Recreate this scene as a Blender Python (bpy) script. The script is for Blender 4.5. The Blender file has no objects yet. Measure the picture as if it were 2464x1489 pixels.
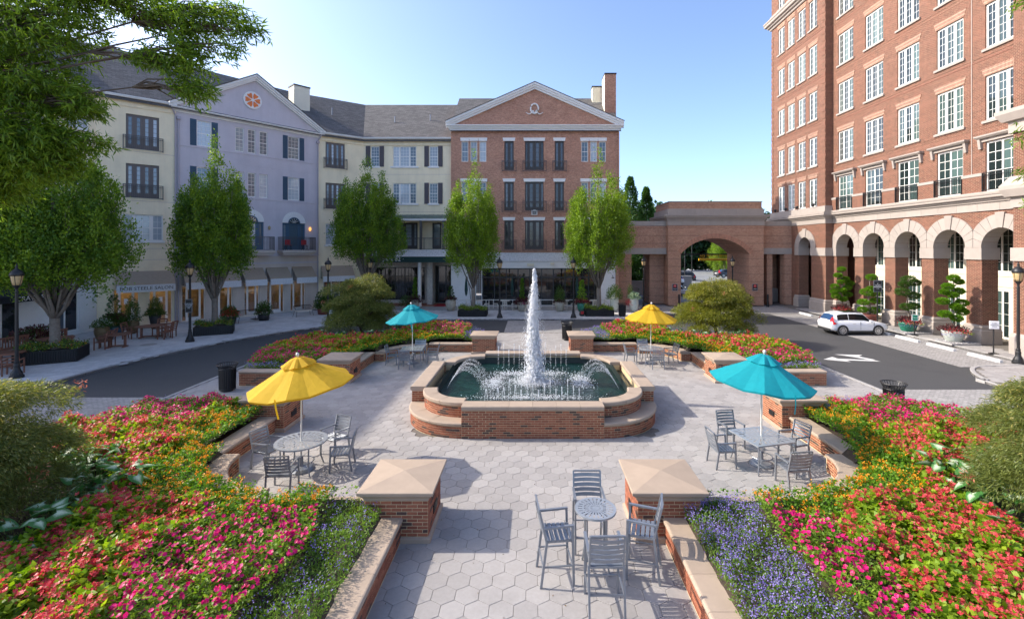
import bpy, math, random
import numpy as np
from mathutils import Vector, Matrix
random.seed(7)
RNG = np.random.default_rng(7)
S = bpy.context.scene
COL = S.collection
PI = math.pi
R = math.radians
# ------------------------------------------------------------------ camera, sky, sun, exposure
cam = bpy.data.cameras.new('camera')
cam.sensor_width = 36
cam.lens = 36 * 1136 / 2464
cam.shift_x = -(1282 - 1232) / 2464
cam.shift_y = -(744.5 - 597) / 2464
cam.clip_end = 1500
camo = bpy.data.objects.new('camera', cam)
camo.location = (0, 0, 5.6)
camo.rotation_euler = (R(90), 0, 0)
COL.objects.link(camo)
S.camera = camo
LDIR = Vector((1.46, -0.20, -1.0)).normalized()
W = bpy.data.worlds.new('World')
S.world = W
W.use_nodes = True
wn = W.node_tree
bg = wn.nodes['Background']
sky = wn.nodes.new('ShaderNodeTexSky')
sky.sky_type = 'NISHITA'
sky.sun_disc = False
sky.sun_elevation = math.asin(-LDIR.z)
sky.sun_rotation = math.atan2(-LDIR.x, -LDIR.y)
sky.altitude = 0
sky.air_density = 0.60
sky.dust_density = 1.8
sky.ozone_density = 2.4
wn.links.new(sky.outputs[0], bg.inputs[0])
bg.inputs[1].default_value = 0.15
sun = bpy.data.lights.new('sun', 'SUN')
sun.energy = 2.25
sun.angle = R(0.5)
sun.color = (1.0, 0.93, 0.82)
suno = bpy.data.objects.new('sun', sun)
suno.rotation_euler = (-LDIR).to_track_quat('Z', 'Y').to_euler()
suno.location = (-40, 10, 40)
COL.objects.link(suno)
S.view_settings.view_transform = 'Standard'
S.view_settings.look = 'None'
S.view_settings.gamma = 1
S.view_settings.exposure = 1.54
S.cycles.max_bounces = 5
S.cycles.diffuse_bounces = 4
S.cycles.glossy_bounces = 3
S.cycles.transparent_max_bounces = 12
# ------------------------------------------------------------------ materials
MATS = {}
def _base(name):
    m = bpy.data.materials.new(name)
    m.use_nodes = True
    nt = m.node_tree
    MATS[name] = m
    return m, nt, nt.nodes['Principled BSDF']
def N(nt, t, **kw):
    n = nt.nodes.new(t)
    for k, v in kw.items():
        setattr(n, k, v)
    return n
def mth(nt, op, a, b=None, c=None):
    n = nt.nodes.new('ShaderNodeMath'); n.operation = op
    for i, v in enumerate((a, b, c)):
        if v is None: continue
        if isinstance(v, (int, float)): n.inputs[i].default_value = v
        else: nt.links.new(v, n.inputs[i])
    return n.outputs[0]
def mixc(nt, f, a, b, bt='MIX'):
    n = nt.nodes.new('ShaderNodeMix'); n.data_type = 'RGBA'; n.blend_type = bt
    for s, v in ((0, f), (6, a), (7, b)):
        if isinstance(v, (int, float)): n.inputs[s].default_value = v
        elif isinstance(v, tuple): n.inputs[s].default_value = (*v[:3], 1)
        else: nt.links.new(v, n.inputs[s])
    return n.outputs[2]
def noise(nt, vec, scale, detail=4, rough=.55):
    n = nt.nodes.new('ShaderNodeTexNoise')
    n.inputs['Scale'].default_value = scale; n.inputs['Detail'].default_value = detail
    n.inputs['Roughness'].default_value = rough
    if vec is not None: nt.links.new(vec, n.inputs['Vector'])
    return n.outputs['Fac']
def ramp(nt, f, p0, p1, c0=(0, 0, 0), c1=(1, 1, 1)):
    n = nt.nodes.new('ShaderNodeValToRGB')
    e = n.color_ramp.elements
    e[0].position = p0; e[1].position = p1; e[0].color = (*c0, 1); e[1].color = (*c1, 1)
    nt.links.new(f, n.inputs[0])
    return n.outputs[0]
def wpos(nt):
    return N(nt, 'ShaderNodeNewGeometry')
def bumpn(nt, p, h, strength, dist=.01):
    b = nt.nodes.new('ShaderNodeBump')
    b.inputs['Strength'].default_value = strength; b.inputs['Distance'].default_value = dist
    nt.links.new(h, b.inputs['Height']); nt.links.new(b.outputs[0], p.inputs['Normal'])
def rnd_node(nt):
    """one random number for each piece: object random + island random"""
    o = N(nt, 'ShaderNodeObjectInfo'); g = N(nt, 'ShaderNodeNewGeometry')
    return mth(nt, 'FRACT', mth(nt, 'ADD', o.outputs['Random'], g.outputs['Random Per Island']))
def mat(name, col, rough=.6, metal=0., var=.0, vscale=2., bump=0., bscale=60., spec=.5, piece=0., dark=None, darkscale=.4, darkamt=.35, streak=False):
    m, nt, p = _base(name)
    p.inputs['Roughness'].default_value = rough; p.inputs['Metallic'].default_value = metal
    p.inputs['Specular IOR Level'].default_value = spec
    p.inputs['Base Color'].default_value = (*col, 1)
    c = None
    if var or bump or piece or dark:
        g = wpos(nt)
        c = None
        if var:
            n1 = noise(nt, g.outputs['Position'], vscale, 6, .65)
            if streak:      # rain streaks and patchy wash running down the wall
                mp = N(nt, 'ShaderNodeMapping'); mp.inputs['Scale'].default_value = (1.6, 1.6, .09)
                nt.links.new(g.outputs['Position'], mp.inputs[0])
                n1 = mth(nt, 'ADD', mth(nt, 'MULTIPLY', n1, .45), mth(nt, 'MULTIPLY', noise(nt, mp.outputs[0], 1.0, 6, .7), .55))
            lo = tuple(x * (1 - var) for x in col); hi = tuple(min(1, x * (1 + var)) for x in col)
            c = mixc(nt, ramp(nt, n1, .3, .7), lo, hi)
        if piece:
            r = rnd_node(nt)
            k = mth(nt, 'MULTIPLY_ADD', r, 2 * piece, 1 - piece)
            comb = nt.nodes.new('ShaderNodeCombineColor')
            for i in range(3): nt.links.new(k, comb.inputs[i])
            c = mixc(nt, 1., c if c is not None else col, comb.outputs[0], 'MULTIPLY')
        if dark:
            n2 = noise(nt, g.outputs['Position'], darkscale, 8, .7)
            f = mth(nt, 'MULTIPLY', ramp(nt, n2, .5, .72), darkamt)
            c = mixc(nt, f, c if c is not None else col, dark)
        if c is not None: nt.links.new(c, p.inputs['Base Color'])
        if bump: bumpn(nt, p, noise(nt, g.outputs['Position'], bscale, 3), bump)
    return m
def wall_uv(nt):
    g = wpos(nt)
    cr = N(nt, 'ShaderNodeVectorMath', operation='CROSS_PRODUCT')
    nt.links.new(g.outputs['True Normal'], cr.inputs[0]); cr.inputs[1].default_value = (0, 0, 1)
    d = N(nt, 'ShaderNodeVectorMath', operation='DOT_PRODUCT')
    nt.links.new(g.outputs['Position'], d.inputs[0]); nt.links.new(cr.outputs[0], d.inputs[1])
    s = N(nt, 'ShaderNodeSeparateXYZ'); nt.links.new(g.outputs['Position'], s.inputs[0])
    cb = N(nt, 'ShaderNodeCombineXYZ')
    nt.links.new(d.outputs['Value'], cb.inputs[0]); nt.links.new(s.outputs[2], cb.inputs[1])
    return g, cb.outputs[0], d.outputs['Value'], s.outputs[2]
def brickmat(name, c1, c2, mortar, bw=.215, bh=.075, ms=.010, stain=(.1, .05, .04), bands=0., horizontal=False, offset=.5, cdark=None):
    m, nt, p = _base(name)
    p.inputs['Roughness'].default_value = .85
    g, uv, u, z = wall_uv(nt)
    b = nt.nodes.new('ShaderNodeTexBrick')
    b.offset = offset
    nt.links.new(g.outputs['Position'] if horizontal else uv, b.inputs['Vector'])
    b.inputs['Scale'].default_value = 1
    b.inputs['Color1'].default_value = (*c1, 1); b.inputs['Color2'].default_value = (*c2, 1)
    b.inputs['Mortar'].default_value = (*mortar, 1)
    b.inputs['Mortar Size'].default_value = ms; b.inputs['Mortar Smooth'].default_value = .15
    b.inputs['Bias'].default_value = -.1
    b.inputs['Brick Width'].default_value = bw; b.inputs['Row Height'].default_value = bh
    n2 = noise(nt, g.outputs['Position'], .7, 6, .7)
    c = mixc(nt, mth(nt, 'MULTIPLY', ramp(nt, n2, .4, .75), .35), b.outputs['Color'], stain)
    n3 = mth(nt, 'MULTIPLY_ADD', mth(nt, 'SUBTRACT', noise(nt, g.outputs['Position'], 7., 5, .8), .5), 2.2, .5)
    c = mixc(nt, .6, c, mixc(nt, n3, (.45, .45, .45), (1.55, 1.5, 1.45)), 'MULTIPLY')
    if bands:   # darker header courses at regular heights
        f = mth(nt, 'LESS_THAN', mth(nt, 'FRACT', mth(nt, 'DIVIDE', z, bands)), .15)
        f = mth(nt, 'MULTIPLY', mth(nt, 'MULTIPLY', f, .55), mth(nt, 'SUBTRACT', 1., b.outputs['Fac']))
        c = mixc(nt, f, c, cdark or stain)
    nt.links.new(c, p.inputs['Base Color'])
    inv = mth(nt, 'SUBTRACT', 1., b.outputs['Fac'])
    bumpn(nt, p, inv, .5, .008)
    return m
def leafmat(name, c1, c2, trans=.35, rough=.45, tint=(1.25, 1.25, .55)):
    m, nt, p = _base(name)
    g = N(nt, 'ShaderNodeNewGeometry')
    c = mixc(nt, g.outputs['Random Per Island'], c1, c2)
    n2 = noise(nt, g.outputs['Position'], 1.1, 3)
    c = mixc(nt, .7, c, mixc(nt, n2, (.6, .65, .6), (1.4, 1.35, 1.3)), 'MULTIPLY')
    nt.links.new(c, p.inputs['Base Color'])
    p.inputs['Roughness'].default_value = rough
    p.inputs['Specular IOR Level'].default_value = .35
    t = nt.nodes.new('ShaderNodeBsdfTranslucent')
    nt.links.new(mixc(nt, 1., c, tint, 'MULTIPLY'), t.inputs[0])
    mx = nt.nodes.new('ShaderNodeMixShader'); mx.inputs[0].default_value = trans
    nt.links.new(p.outputs[0], mx.inputs[1]); nt.links.new(t.outputs[0], mx.inputs[2])
    nt.links.new(mx.outputs[0], nt.nodes['Material Output'].inputs[0])
    return m
def glassmat(name, c1, c2, rough=.04):
    """window glass with a dim room or blind behind it; each pane differs a little"""
    m, nt, p = _base(name)
    r = rnd_node(nt)
    c = mixc(nt, ramp(nt, r, .35, .95), c1, c2)
    nt.links.new(c, p.inputs['Base Color'])
    p.inputs['Roughness'].default_value = rough
    p.inputs['Specular IOR Level'].default_value = .9
    g = wpos(nt)
    bumpn(nt, p, noise(nt, g.outputs['Position'], 1.3, 2), .12, .03)
    return m
def shopglass(name, refl=.25, tint=(.9, .95, .95)):
    m, nt, p = _base(name)
    t = nt.nodes.new('ShaderNodeBsdfTransparent'); t.inputs[0].default_value = (*tint, 1)
    gl = nt.nodes.new('ShaderNodeBsdfGlossy'); gl.inputs['Roughness'].default_value = .02
    fr = nt.nodes.new('ShaderNodeFresnel'); fr.inputs[0].default_value = 1.6
    mx = nt.nodes.new('ShaderNodeMixShader')
    nt.links.new(mth(nt, 'ADD', fr.outputs[0], refl * .5), mx.inputs[0])
    nt.links.new(t.outputs[0], mx.inputs[1]); nt.links.new(gl.outputs[0], mx.inputs[2])
    nt.links.new(mx.outputs[0], nt.nodes['Material Output'].inputs[0])
    return m
def emitmat(name, col, s):
    m, nt, p = _base(name)
    p.inputs['Base Color'].default_value = (*col, 1)
    p.inputs['Emission Color'].default_value = (*col, 1); p.inputs['Emission Strength'].default_value = s
    return m
def fabric(name, col, trans=.35, scale=6.):
    m, nt, p = _base(name)
    g = wpos(nt)
    n1 = noise(nt, g.outputs['Position'], scale, 4)
    c = mixc(nt, n1, tuple(x * .88 for x in col), tuple(min(1, x * 1.1) for x in col))
    nt.links.new(c, p.inputs['Base Color']); p.inputs['Roughness'].default_value = .8
    bumpn(nt, p, noise(nt, g.outputs['Position'], 7, 3), .35, .03)
    t = nt.nodes.new('ShaderNodeBsdfTranslucent'); nt.links.new(c, t.inputs[0])
    mx = nt.nodes.new('ShaderNodeMixShader'); mx.inputs[0].default_value = trans
    nt.links.new(p.outputs[0], mx.inputs[1]); nt.links.new(t.outputs[0], mx.inputs[2])
    nt.links.new(mx.outputs[0], nt.nodes['Material Output'].inputs[0])
    return m
# brickwork
def brickpiece(name, c1, c2, cdark):
    m, nt, p = _base(name)
    r = rnd_node(nt)
    c = mixc(nt, r, c1, c2)
    c = mixc(nt, mth(nt, 'GREATER_THAN', mth(nt, 'FRACT', mth(nt, 'MULTIPLY', r, 17.3)), .88), c, cdark)
    g = wpos(nt)
    n3 = noise(nt, g.outputs['Position'], 24., 5)
    c = mixc(nt, .6, c, mixc(nt, n3, (.55, .55, .55), (1.45, 1.4, 1.35)), 'MULTIPLY')
    nt.links.new(c, p.inputs['Base Color']); p.inputs['Roughness'].default_value = .85
    bumpn(nt, p, noise(nt, g.outputs['Position'], 90, 3), .3, .006)
brickpiece('brick', (.21, .062, .032), (.34, .12, .062), (.085, .045, .035))
mat('mortar', (.58, .45, .26), .95, var=.12, vscale=9, bump=.3, bscale=80)
mat('cap_stone', (.37, .28, .205), .8, var=.07, vscale=3, bump=.12, bscale=120, piece=.05, dark=(.33, .25, .19), darkscale=1.2, darkamt=.35)
mat('cast_stone', (.345, .295, .255), .8, var=.06, vscale=2, bump=.1, bscale=60, piece=.05, dark=(.38, .32, .28), darkscale=.6, darkamt=.35)
mat('joint', (.15, .13, .11), .95, var=.2, vscale=20)
mat('paver', (.325, .30, .28), .85, var=.07, vscale=14, bump=.22, bscale=240, piece=.11, dark=(.225, .205, .185), darkscale=.9, darkamt=.4)
mat('walk_paver', (.56, .54, .525), .85, var=.1, vscale=8, piece=.10, dark=(.2, .19, .18), darkscale=.4, darkamt=.4)
mat('asphalt', (.058, .057, .057), .8, var=.25, vscale=30, bump=.3, bscale=150, dark=(.035, .035, .037), darkscale=.5, darkamt=.55)
mat('lot', (.23, .235, .24), .85, var=.15, vscale=3, dark=(.12, .12, .13), darkscale=.25, darkamt=.5)
mat('kerb_stone', (.34, .32, .30), .85, var=.12, vscale=6, bump=.15, piece=.12)
mat('concrete', (.36, .34, .315), .85, var=.1, vscale=4, bump=.1, dark=(.27, .25, .23), darkscale=.5, darkamt=.4)
brickmat('cobble', (.30, .285, .27), (.40, .38, .36), (.19, .18, .17), .2, .1, .010, stain=(.2, .19, .18), horizontal=True)
brickmat('brick_hotel', (.090, .024, .014), (.180, .056, .033), (.32, .22, .145), stain=(.25, .10, .06), bands=1.37, cdark=(.2, .07, .045))
brickmat('brick_hotel_pale', (.14, .046, .028), (.20, .075, .046), (.66, .52, .38), bw=.075, bh=.22, offset=0, stain=(.42, .18, .1))
brickmat('brick_red', (.37, .14, .085), (.55, .27, .18), (.52, .39, .29), stain=(.16, .06, .04))
brickmat('brick_gate', (.36, .145, .085), (.48, .235, .145), (.58, .43, .30), stain=(.18, .075, .05), bands=.75, cdark=(.16, .06, .04))
brickmat('brick_white', (.74, .74, .76), (.80, .80, .82), (.62, .62, .64), stain=(.6, .6, .6))
brickmat('brick_paint', (.60, .56, .50), (.68, .64, .57), (.48, .44, .40), stain=(.5, .46, .4))
brickmat('shingle', (.085, .080, .078), (.145, .136, .132), (.05, .047, .047), .28, .13, .006, stain=(.05, .05, .05))
mat('stucco_cream', (.88, .75, .52), .9, streak=True, var=.11, vscale=1.2, bump=.25, bscale=140, dark=(.60, .53, .37), darkscale=.35, darkamt=.3)
mat('stucco_mauve', (.555, .505, .53), .9, streak=True, var=.10, vscale=1.2, bump=.25, bscale=140, dark=(.38, .33, .355), darkscale=.35, darkamt=.3)
mat('stucco_taupe', (.58, .50, .435), .9, streak=True, var=.10, vscale=1.2, bump=.25, bscale=140)
mat('stucco_ivory', (.74, .68, .53), .85, var=.04)
mat('white_paint', (.78, .76, .73), .55, var=.05, vscale=3, dark=(.55, .53, .49), darkscale=1.5, darkamt=.25)
mat('gutter_white', (.72, .70, .67), .5, var=.05)
mat('window_frame', (.80, .77, .71), .5)
mat('dark_frame', (.055, .048, .045), .5)
mat('steel_frame', (.025, .027, .03), .4)
mat('bronze_frame', (.13, .105, .095), .5)
mat('blue_door', (.045, .10, .16), .5)
mat('blue_shutter', (.022, .065, .115), .55)
mat('plum_shutter', (.085, .072, .082), .6)
mat('iron', (.018, .017, .017), .45, metal=.2, var=.2, vscale=10)
mat('rail_grey', (.10, .088, .085), .5, metal=.3)
mat('downspout', (.40, .36, .39), .5)
mat('silver', (.26, .275, .30), .38, metal=.55, var=.06, vscale=8)
mat('silver_top', (.38, .40, .42), .35, metal=.5, var=.08, vscale=12)
mat('pole_white', (.66, .62, .56), .4, metal=.2)
fabric('canvas_yellow', (.72, .45, .018), .42)
fabric('canvas_teal', (.006, .36, .41), .40)
fabric('awning_taupe', (.42, .33, .245), .1)
fabric('awning_green', (.016, .055, .05), .05)
fabric('awning_navy', (.02, .025, .035), .05)
mat('bark', (.18, .148, .118), .9, var=.3, vscale=9, bump=.6, bscale=30)
mat('bark_dark', (.10, .075, .055), .9, var=.3, vscale=9, bump=.6, bscale=30)
mat('soil', (.05, .034, .022), .95, var=.4, vscale=14, bump=.6, bscale=30)
mat('wood', (.20, .083, .050), .6, var=.25, vscale=12, bump=.15, bscale=40)
mat('wood_grey', (.25, .17, .13), .7, var=.2, vscale=10)
mat('cream_seat', (.62, .55, .45), .6)
mat('pot_blue', (.03, .075, .12), .3, var=.2)
mat('pot_bronze', (.17, .115, .055), .4, var=.3, vscale=20, metal=.3)
mat('pot_rust', (.20, .055, .04), .5, var=.2)
mat('pot_green', (.03, .20, .125), .25, var=.25, vscale=5)
mat('pot_pale', (.50, .53, .47), .5, var=.15, vscale=5)
mat('pot_stone', (.40, .36, .28), .7, var=.2, vscale=5)
mat('red_paint', (.55, .02, .02), .4)
mat('red_cloth', (.42, .02, .025), .8)
mat('orange_paint', (.78, .20, .045), .6, var=.2, vscale=4)
mat('text_white', (.85, .85, .85), .6)
mat('text_dark', (.03, .022, .02), .6)
mat('sign_black', (.015, .016, .018), .5)
mat('sign_green', (.012, .20, .13), .5)
mat('sign_yellow', (.82, .46, .01), .5)
mat('road_paint', (.60, .59, .56), .7, var=.06, vscale=9, dark=(.4, .4, .4), darkscale=6, darkamt=.35)
mat('car_white', (.78, .78, .78), .22, spec=.8)
mat('car_dark', (.035, .038, .045), .22, spec=.8)
mat('car_plastic', (.02, .02, .021), .6)
mat('car_glass', (.012, .014, .016), .08, spec=.35)
mat('car_bluewin', (.02, .06, .14), .05, spec=.9)
mat('tyre', (.016, .016, .017), .8)
mat('rim', (.55, .55, .56), .3, metal=.8)
mat('tail_red', (.55, .012, .012), .2)
mat('lens', (.7, .7, .7), .1)
mat('lamp_glass', (.50, .35, .17), .25, var=.1)
mat('room_warm', (.55, .42, .27), .9, var=.2, vscale=1.5)
mat('room_dark', (.045, .042, .042), .9, var=.3, vscale=1.0)
mat('gravel', (.40, .38, .37), .9, var=.3, vscale=30, piece=.35)
mat('pool_tile', (.018, .026, .024), .4, var=.3, vscale=5)
glassmat('glass_dim', (.018, .022, .026), (.10, .115, .13))
glassmat('glass_blind', (.09, .13, .16), (.46, .50, .53), .08)
glassmat('glass_hotel', (.012, .024, .024), (.08, .13, .12))
glassmat('glass_black', (.010, .011, .012), (.028, .028, .028))
shopglass('shop_glass', .12)
emitmat('warm_lamp', (1.0, .72, .38), 14)
emitmat('bulb', (1.0, .45, .10), .5)
# foliage
leafmat('leaf_horn', (.12, .215, .016), (.26, .38, .040), .50)
leafmat('leaf_horn_dark', (.065, .145, .020), (.15, .26, .036), .46)
leafmat('leaf_oak', (.085, .165, .016), (.23, .34, .036), .52)
leafmat('leaf_maple', (.10, .13, .030), (.23, .265, .070), .45, tint=(1.2, 1.15, .6))
leafmat('leaf_maple_warm', (.115, .145, .014), (.27, .28, .034), .45, tint=(1.25, 1.1, .5))
leafmat('leaf_tip', (.32, .30, .09), (.46, .38, .12), .4)
leafmat('leaf_pinktip', (.45, .12, .08), (.55, .22, .13), .35, tint=(1.2, .9, .8))
leafmat('leaf_conifer', (.042, .115, .032), (.09, .19, .05), .36)
leafmat('leaf_wood', (.020, .055, .024), (.050, .105, .036), .3)
leafmat('leaf_begonia', (.14, .27, .012), (.34, .46, .032), .50)
leafmat('leaf_imp', (.11, .23, .018), (.27, .40, .045), .48)
leafmat('leaf_lant', (.08, .20, .012), (.19, .35, .026), .45)
leafmat('leaf_ang', (.09, .19, .022), (.20, .32, .05), .45)
leafmat('leaf_lime', (.22, .32, .03), (.34, .42, .05), .42)
leafmat('leaf_green', (.040, .095, .018), (.095, .165, .032), .32)
leafmat('leaf_plum', (.06, .018, .022), (.13, .04, .04), .3, tint=(1.2, .8, .8))
leafmat('caladium_leaf', (.38, .50, .34), (.50, .58, .45), .4, tint=(1.1, 1.15, .9))
leafmat('flower_coral', (.60, .022, .050), (.76, .12, .13), .40, tint=(1.15, 1, .9))
leafmat('flower_magenta', (.58, .006, .095), (.78, .018, .25), .36, tint=(1.1, 1, 1.05))
leafmat('flower_orange', (.80, .22, .008), (.85, .42, .02), .36, tint=(1.1, 1, .8))
leafmat('flower_violet', (.22, .15, .50), (.40, .32, .70), .40, tint=(1, 1, 1.1))
leafmat('flower_white', (.75, .75, .72), (.82, .82, .80), .3, tint=(1, 1, 1))
leafmat('flower_red', (.55, .03, .03), (.70, .10, .07), .35, tint=(1.1, 1, 1))
def watermat():
    m, nt, p = _base('water')
    p.inputs['Base Color'].default_value = (.006, .040, .030, 1)
    p.inputs['Roughness'].default_value = .06
    p.inputs['Specular IOR Level'].default_value = .6
    g = wpos(nt)
    c = mixc(nt, ramp(nt, noise(nt, g.outputs['Position'], 1.1, 4), .35, .7), (.0015, .010, .007), (.006, .042, .030))
    nt.links.new(c, p.inputs['Base Color'])
    bumpn(nt, p, noise(nt, g.outputs['Position'], 4.5, 5, .65), .9, .12)
watermat()
def foammat():
    m, nt, p = _base('foam')
    p.inputs['Base Color'].default_value = (.97, .97, .98, 1); p.inputs['Roughness'].default_value = .35
    t = nt.nodes.new('ShaderNodeBsdfTranslucent'); t.inputs[0].default_value = (.95, .96, .98, 1)
    mx = nt.nodes.new('ShaderNodeMixShader'); mx.inputs[0].default_value = .55
    nt.links.new(p.outputs[0], mx.inputs[1]); nt.links.new(t.outputs[0], mx.inputs[2])
    nt.links.new(mx.outputs[0], nt.nodes['Material Output'].inputs[0])
foammat()
def diamondmat():
    """printed concentric diamonds of the salon valances"""
    m, nt, p = _base('valance_print')
    tc = N(nt, 'ShaderNodeTexCoord')
    s = N(nt, 'ShaderNodeSeparateXYZ'); nt.links.new(tc.outputs['Object'], s.inputs[0])
    def tri(o):
        return mth(nt, 'ABSOLUTE', mth(nt, 'SUBTRACT', mth(nt, 'FRACT', mth(nt, 'DIVIDE', o, .42)), .5))
    d = mth(nt, 'ADD', tri(s.outputs[0]), tri(mth(nt, 'ADD', s.outputs[2], .21)))
    f = mth(nt, 'GREATER_THAN', mth(nt, 'SINE', mth(nt, 'MULTIPLY', d, 44.)), .35)
    nt.links.new(mixc(nt, f, (.78, .79, .80), (.40, .41, .44)), p.inputs['Base Color'])
    p.inputs['Roughness'].default_value = .8
diamondmat()
# ------------------------------------------------------------------ geometry helpers
class MB:
    def __init__(s): s.v = []; s.f = []
    def add(s, vs, fs):
        o = len(s.v); s.v.extend(vs); s.f.extend([tuple(i + o for i in f) for f in fs]); return s
    def box(s, x0, x1, y0, y1, z0, z1):
        return s.add([(x0, y0, z0), (x1, y0, z0), (x1, y1, z0), (x0, y1, z0), (x0, y0, z1), (x1, y0, z1), (x1, y1, z1), (x0, y1, z1)],
                     [(0, 3, 2, 1), (4, 5, 6, 7), (0, 1, 5, 4), (1, 2, 6, 5), (2, 3, 7, 6), (3, 0, 4, 7)])
    def cbox(s, x0, x1, y0, y1, z0, z1, c=.01):
        """box with its top and front edges eased"""
        return s.rings([(x0, x1, y0, y1, z0), (x0, x1, y0, y1, z1 - c), (x0 + c, x1 - c, y0 + c, y1 - c, z1)])
    def rings(s, rs):
        vs = []; fs = []
        for (x0, x1, y0, y1, z) in rs: vs += [(x0, y0, z), (x1, y0, z), (x1, y1, z), (x0, y1, z)]
        n = len(rs)
        for i in range(n - 1):
            for k in range(4):
                a = i * 4 + k; b = i * 4 + (k + 1) % 4
                fs.append((a, b, b + 4, a + 4))
        fs.append((3, 2, 1, 0)); fs.append(tuple(range(n * 4 - 4, n * 4)))
        return s.add(vs, fs)
    def quad(s, a, b, c, d): return s.add([a, b, c, d], [(0, 1, 2, 3)])
    def prism(s, pts, z0, z1):
        n = len(pts)
        vs = [(x, y, z0) for x, y in pts] + [(x, y, z1) for x, y in pts]
        fs = [(i, (i + 1) % n, n + (i + 1) % n, n + i) for i in range(n)]
        fs += [tuple(range(n - 1, -1, -1)), tuple(range(n, 2 * n))]
        return s.add(vs, fs)
    def prism_y(s, pts, y0, y1):
        """outline in x,z pushed along y"""
        n = len(pts)
        vs = [(x, y0, z) for x, z in pts] + [(x, y1, z) for x, z in pts]
        fs = [(i, n + i, n + (i + 1) % n, (i + 1) % n) for i in range(n)]
        fs += [tuple(range(n)), tuple(range(2 * n - 1, n - 1, -1))]
        return s.add(vs, fs)
    def tube(s, pts, rad, n=6, cap=True):
        pts = [Vector(p) for p in pts]
        if not hasattr(rad, '__len__'): rad = [rad] * len(pts)
        vs = []; fs = []
        for i, p in enumerate(pts):
            d = (pts[min(i + 1, len(pts) - 1)] - pts[max(i - 1, 0)])
            d = d.normalized() if d.length > 1e-9 else Vector((0, 0, 1))
            a = d.cross(Vector((0, 0, 1)) if abs(d.z) < .9 else Vector((1, 0, 0))).normalized(); b = d.cross(a)
            for k in range(n):
                t = 2 * PI * k / n
                vs.append(tuple(p + (a * math.cos(t) + b * math.sin(t)) * rad[i]))
        for i in range(len(pts) - 1):
            for k in range(n):
                q = i * n + k; w = i * n + (k + 1) % n
                fs.append((q, q + n, w + n, w))
        if cap: fs.append(tuple(range(n))); fs.append(tuple(range(len(vs) - 1, len(vs) - n - 1, -1)))
        return s.add(vs, fs)
    def lathe(s, prof, n=16, c=(0, 0), flute=0):
        vs = []; fs = []
        for r, z in prof:
            for k in range(n):
                t = 2 * PI * k / n; q = r * (1 - flute * (k % 2))
                vs.append((c[0] + q * math.cos(t), c[1] + q * math.sin(t), z))
        for i in range(len(prof) - 1):
            for k in range(n):
                a = i * n + k; b = i * n + (k + 1) % n
                fs.append((a, b, b + n, a + n))
        fs.append(tuple(range(n - 1, -1, -1))); fs.append(tuple(range(len(vs) - n, len(vs))))
        return s.add(vs, fs)
    def bar(s, p, q, w, h=None):
        """square bar from p to q"""
        h = h or w
        p = Vector(p); q = Vector(q); d = (q - p).normalized()
        a = d.cross(Vector((0, 0, 1)) if abs(d.z) < .95 else Vector((0, 1, 0))).normalized(); b = a.cross(d)
        a = a * w / 2; b = b * h / 2
        vs = [tuple(x) for x in (p - a - b, p + a - b, p + a + b, p - a + b, q - a - b, q + a - b, q + a + b, q - a + b)]
        return s.add(vs, [(0, 3, 2, 1), (4, 5, 6, 7), (0, 1, 5, 4), (1, 2, 6, 5), (2, 3, 7, 6), (3, 0, 4, 7)])
    def sweep(s, path, prof):
        """path: [(x,y)], prof: closed outline [(offset to the left, z)]"""
        n = len(prof); vs = []; fs = []
        for i, p in enumerate(path):
            a = Vector(path[max(i - 1, 0)]); b = Vector(path[min(i + 1, len(path) - 1)])
            d = (b - a).normalized(); nn = Vector((-d.y, d.x))
            k = 1.
            if 0 < i < len(path) - 1:
                d1 = (Vector(p) - a).normalized(); k = 1 / max(.5, d.dot(d1))
            for o, z in prof: vs.append((p[0] + nn.x * o * k, p[1] + nn.y * o * k, z))
        for i in range(len(path) - 1):
            for k in range(n):
                a = i * n + k; b = i * n + (k + 1) % n
                fs.append((a, a + n, b + n, b))
        fs.append(tuple(range(n))); fs.append(tuple(range(len(vs) - 1, len(vs) - n - 1, -1)))
        return s.add(vs, fs)
    def mesh(s, name, m, smooth=False):
        me = bpy.data.meshes.new(name); me.from_pydata(s.v, [], s.f)
        if m: me.materials.append(MATS[m])
        if smooth: me.polygons.foreach_set('use_smooth', [True] * len(me.polygons))
        me.update(); return me
WM = {}
I4 = Matrix.Identity(4)
def T(x=0, y=0, z=0): return Matrix.Translation((x, y, z))
def RZ(a): return Matrix.Rotation(a, 4, 'Z')
def ob(name, data, parent=None, M=I4):
    """links an object; M is its place in the world"""
    if isinstance(data, tuple): data = data[0].mesh(name, data[1], len(data) > 2 and data[2])
    o = bpy.data.objects.new(name, data)
    COL.objects.link(o)
    if parent is not None:
        o.parent = parent; o.matrix_basis = WM[parent].inverted() @ M
    else:
        o.matrix_basis = M
    WM[o] = M.copy()
    return o
def tag(o, label, cat=None, group=None, kind=None):
    o['label'] = label
    if cat: o['category'] = cat
    if group: o['group'] = group
    if kind: o['kind'] = kind
    return o
def thing(name, label, cat, M=I4, group=None):
    return tag(ob(name, None, None, M), label, cat, group)
def struct(name, data, label, M=I4):
    return tag(ob(name, data, None, M), label, None, None, 'structure')
CACHE = {}
def shared(key, fn):
    if key not in CACHE: CACHE[key] = fn()
    return CACHE[key]
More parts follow.
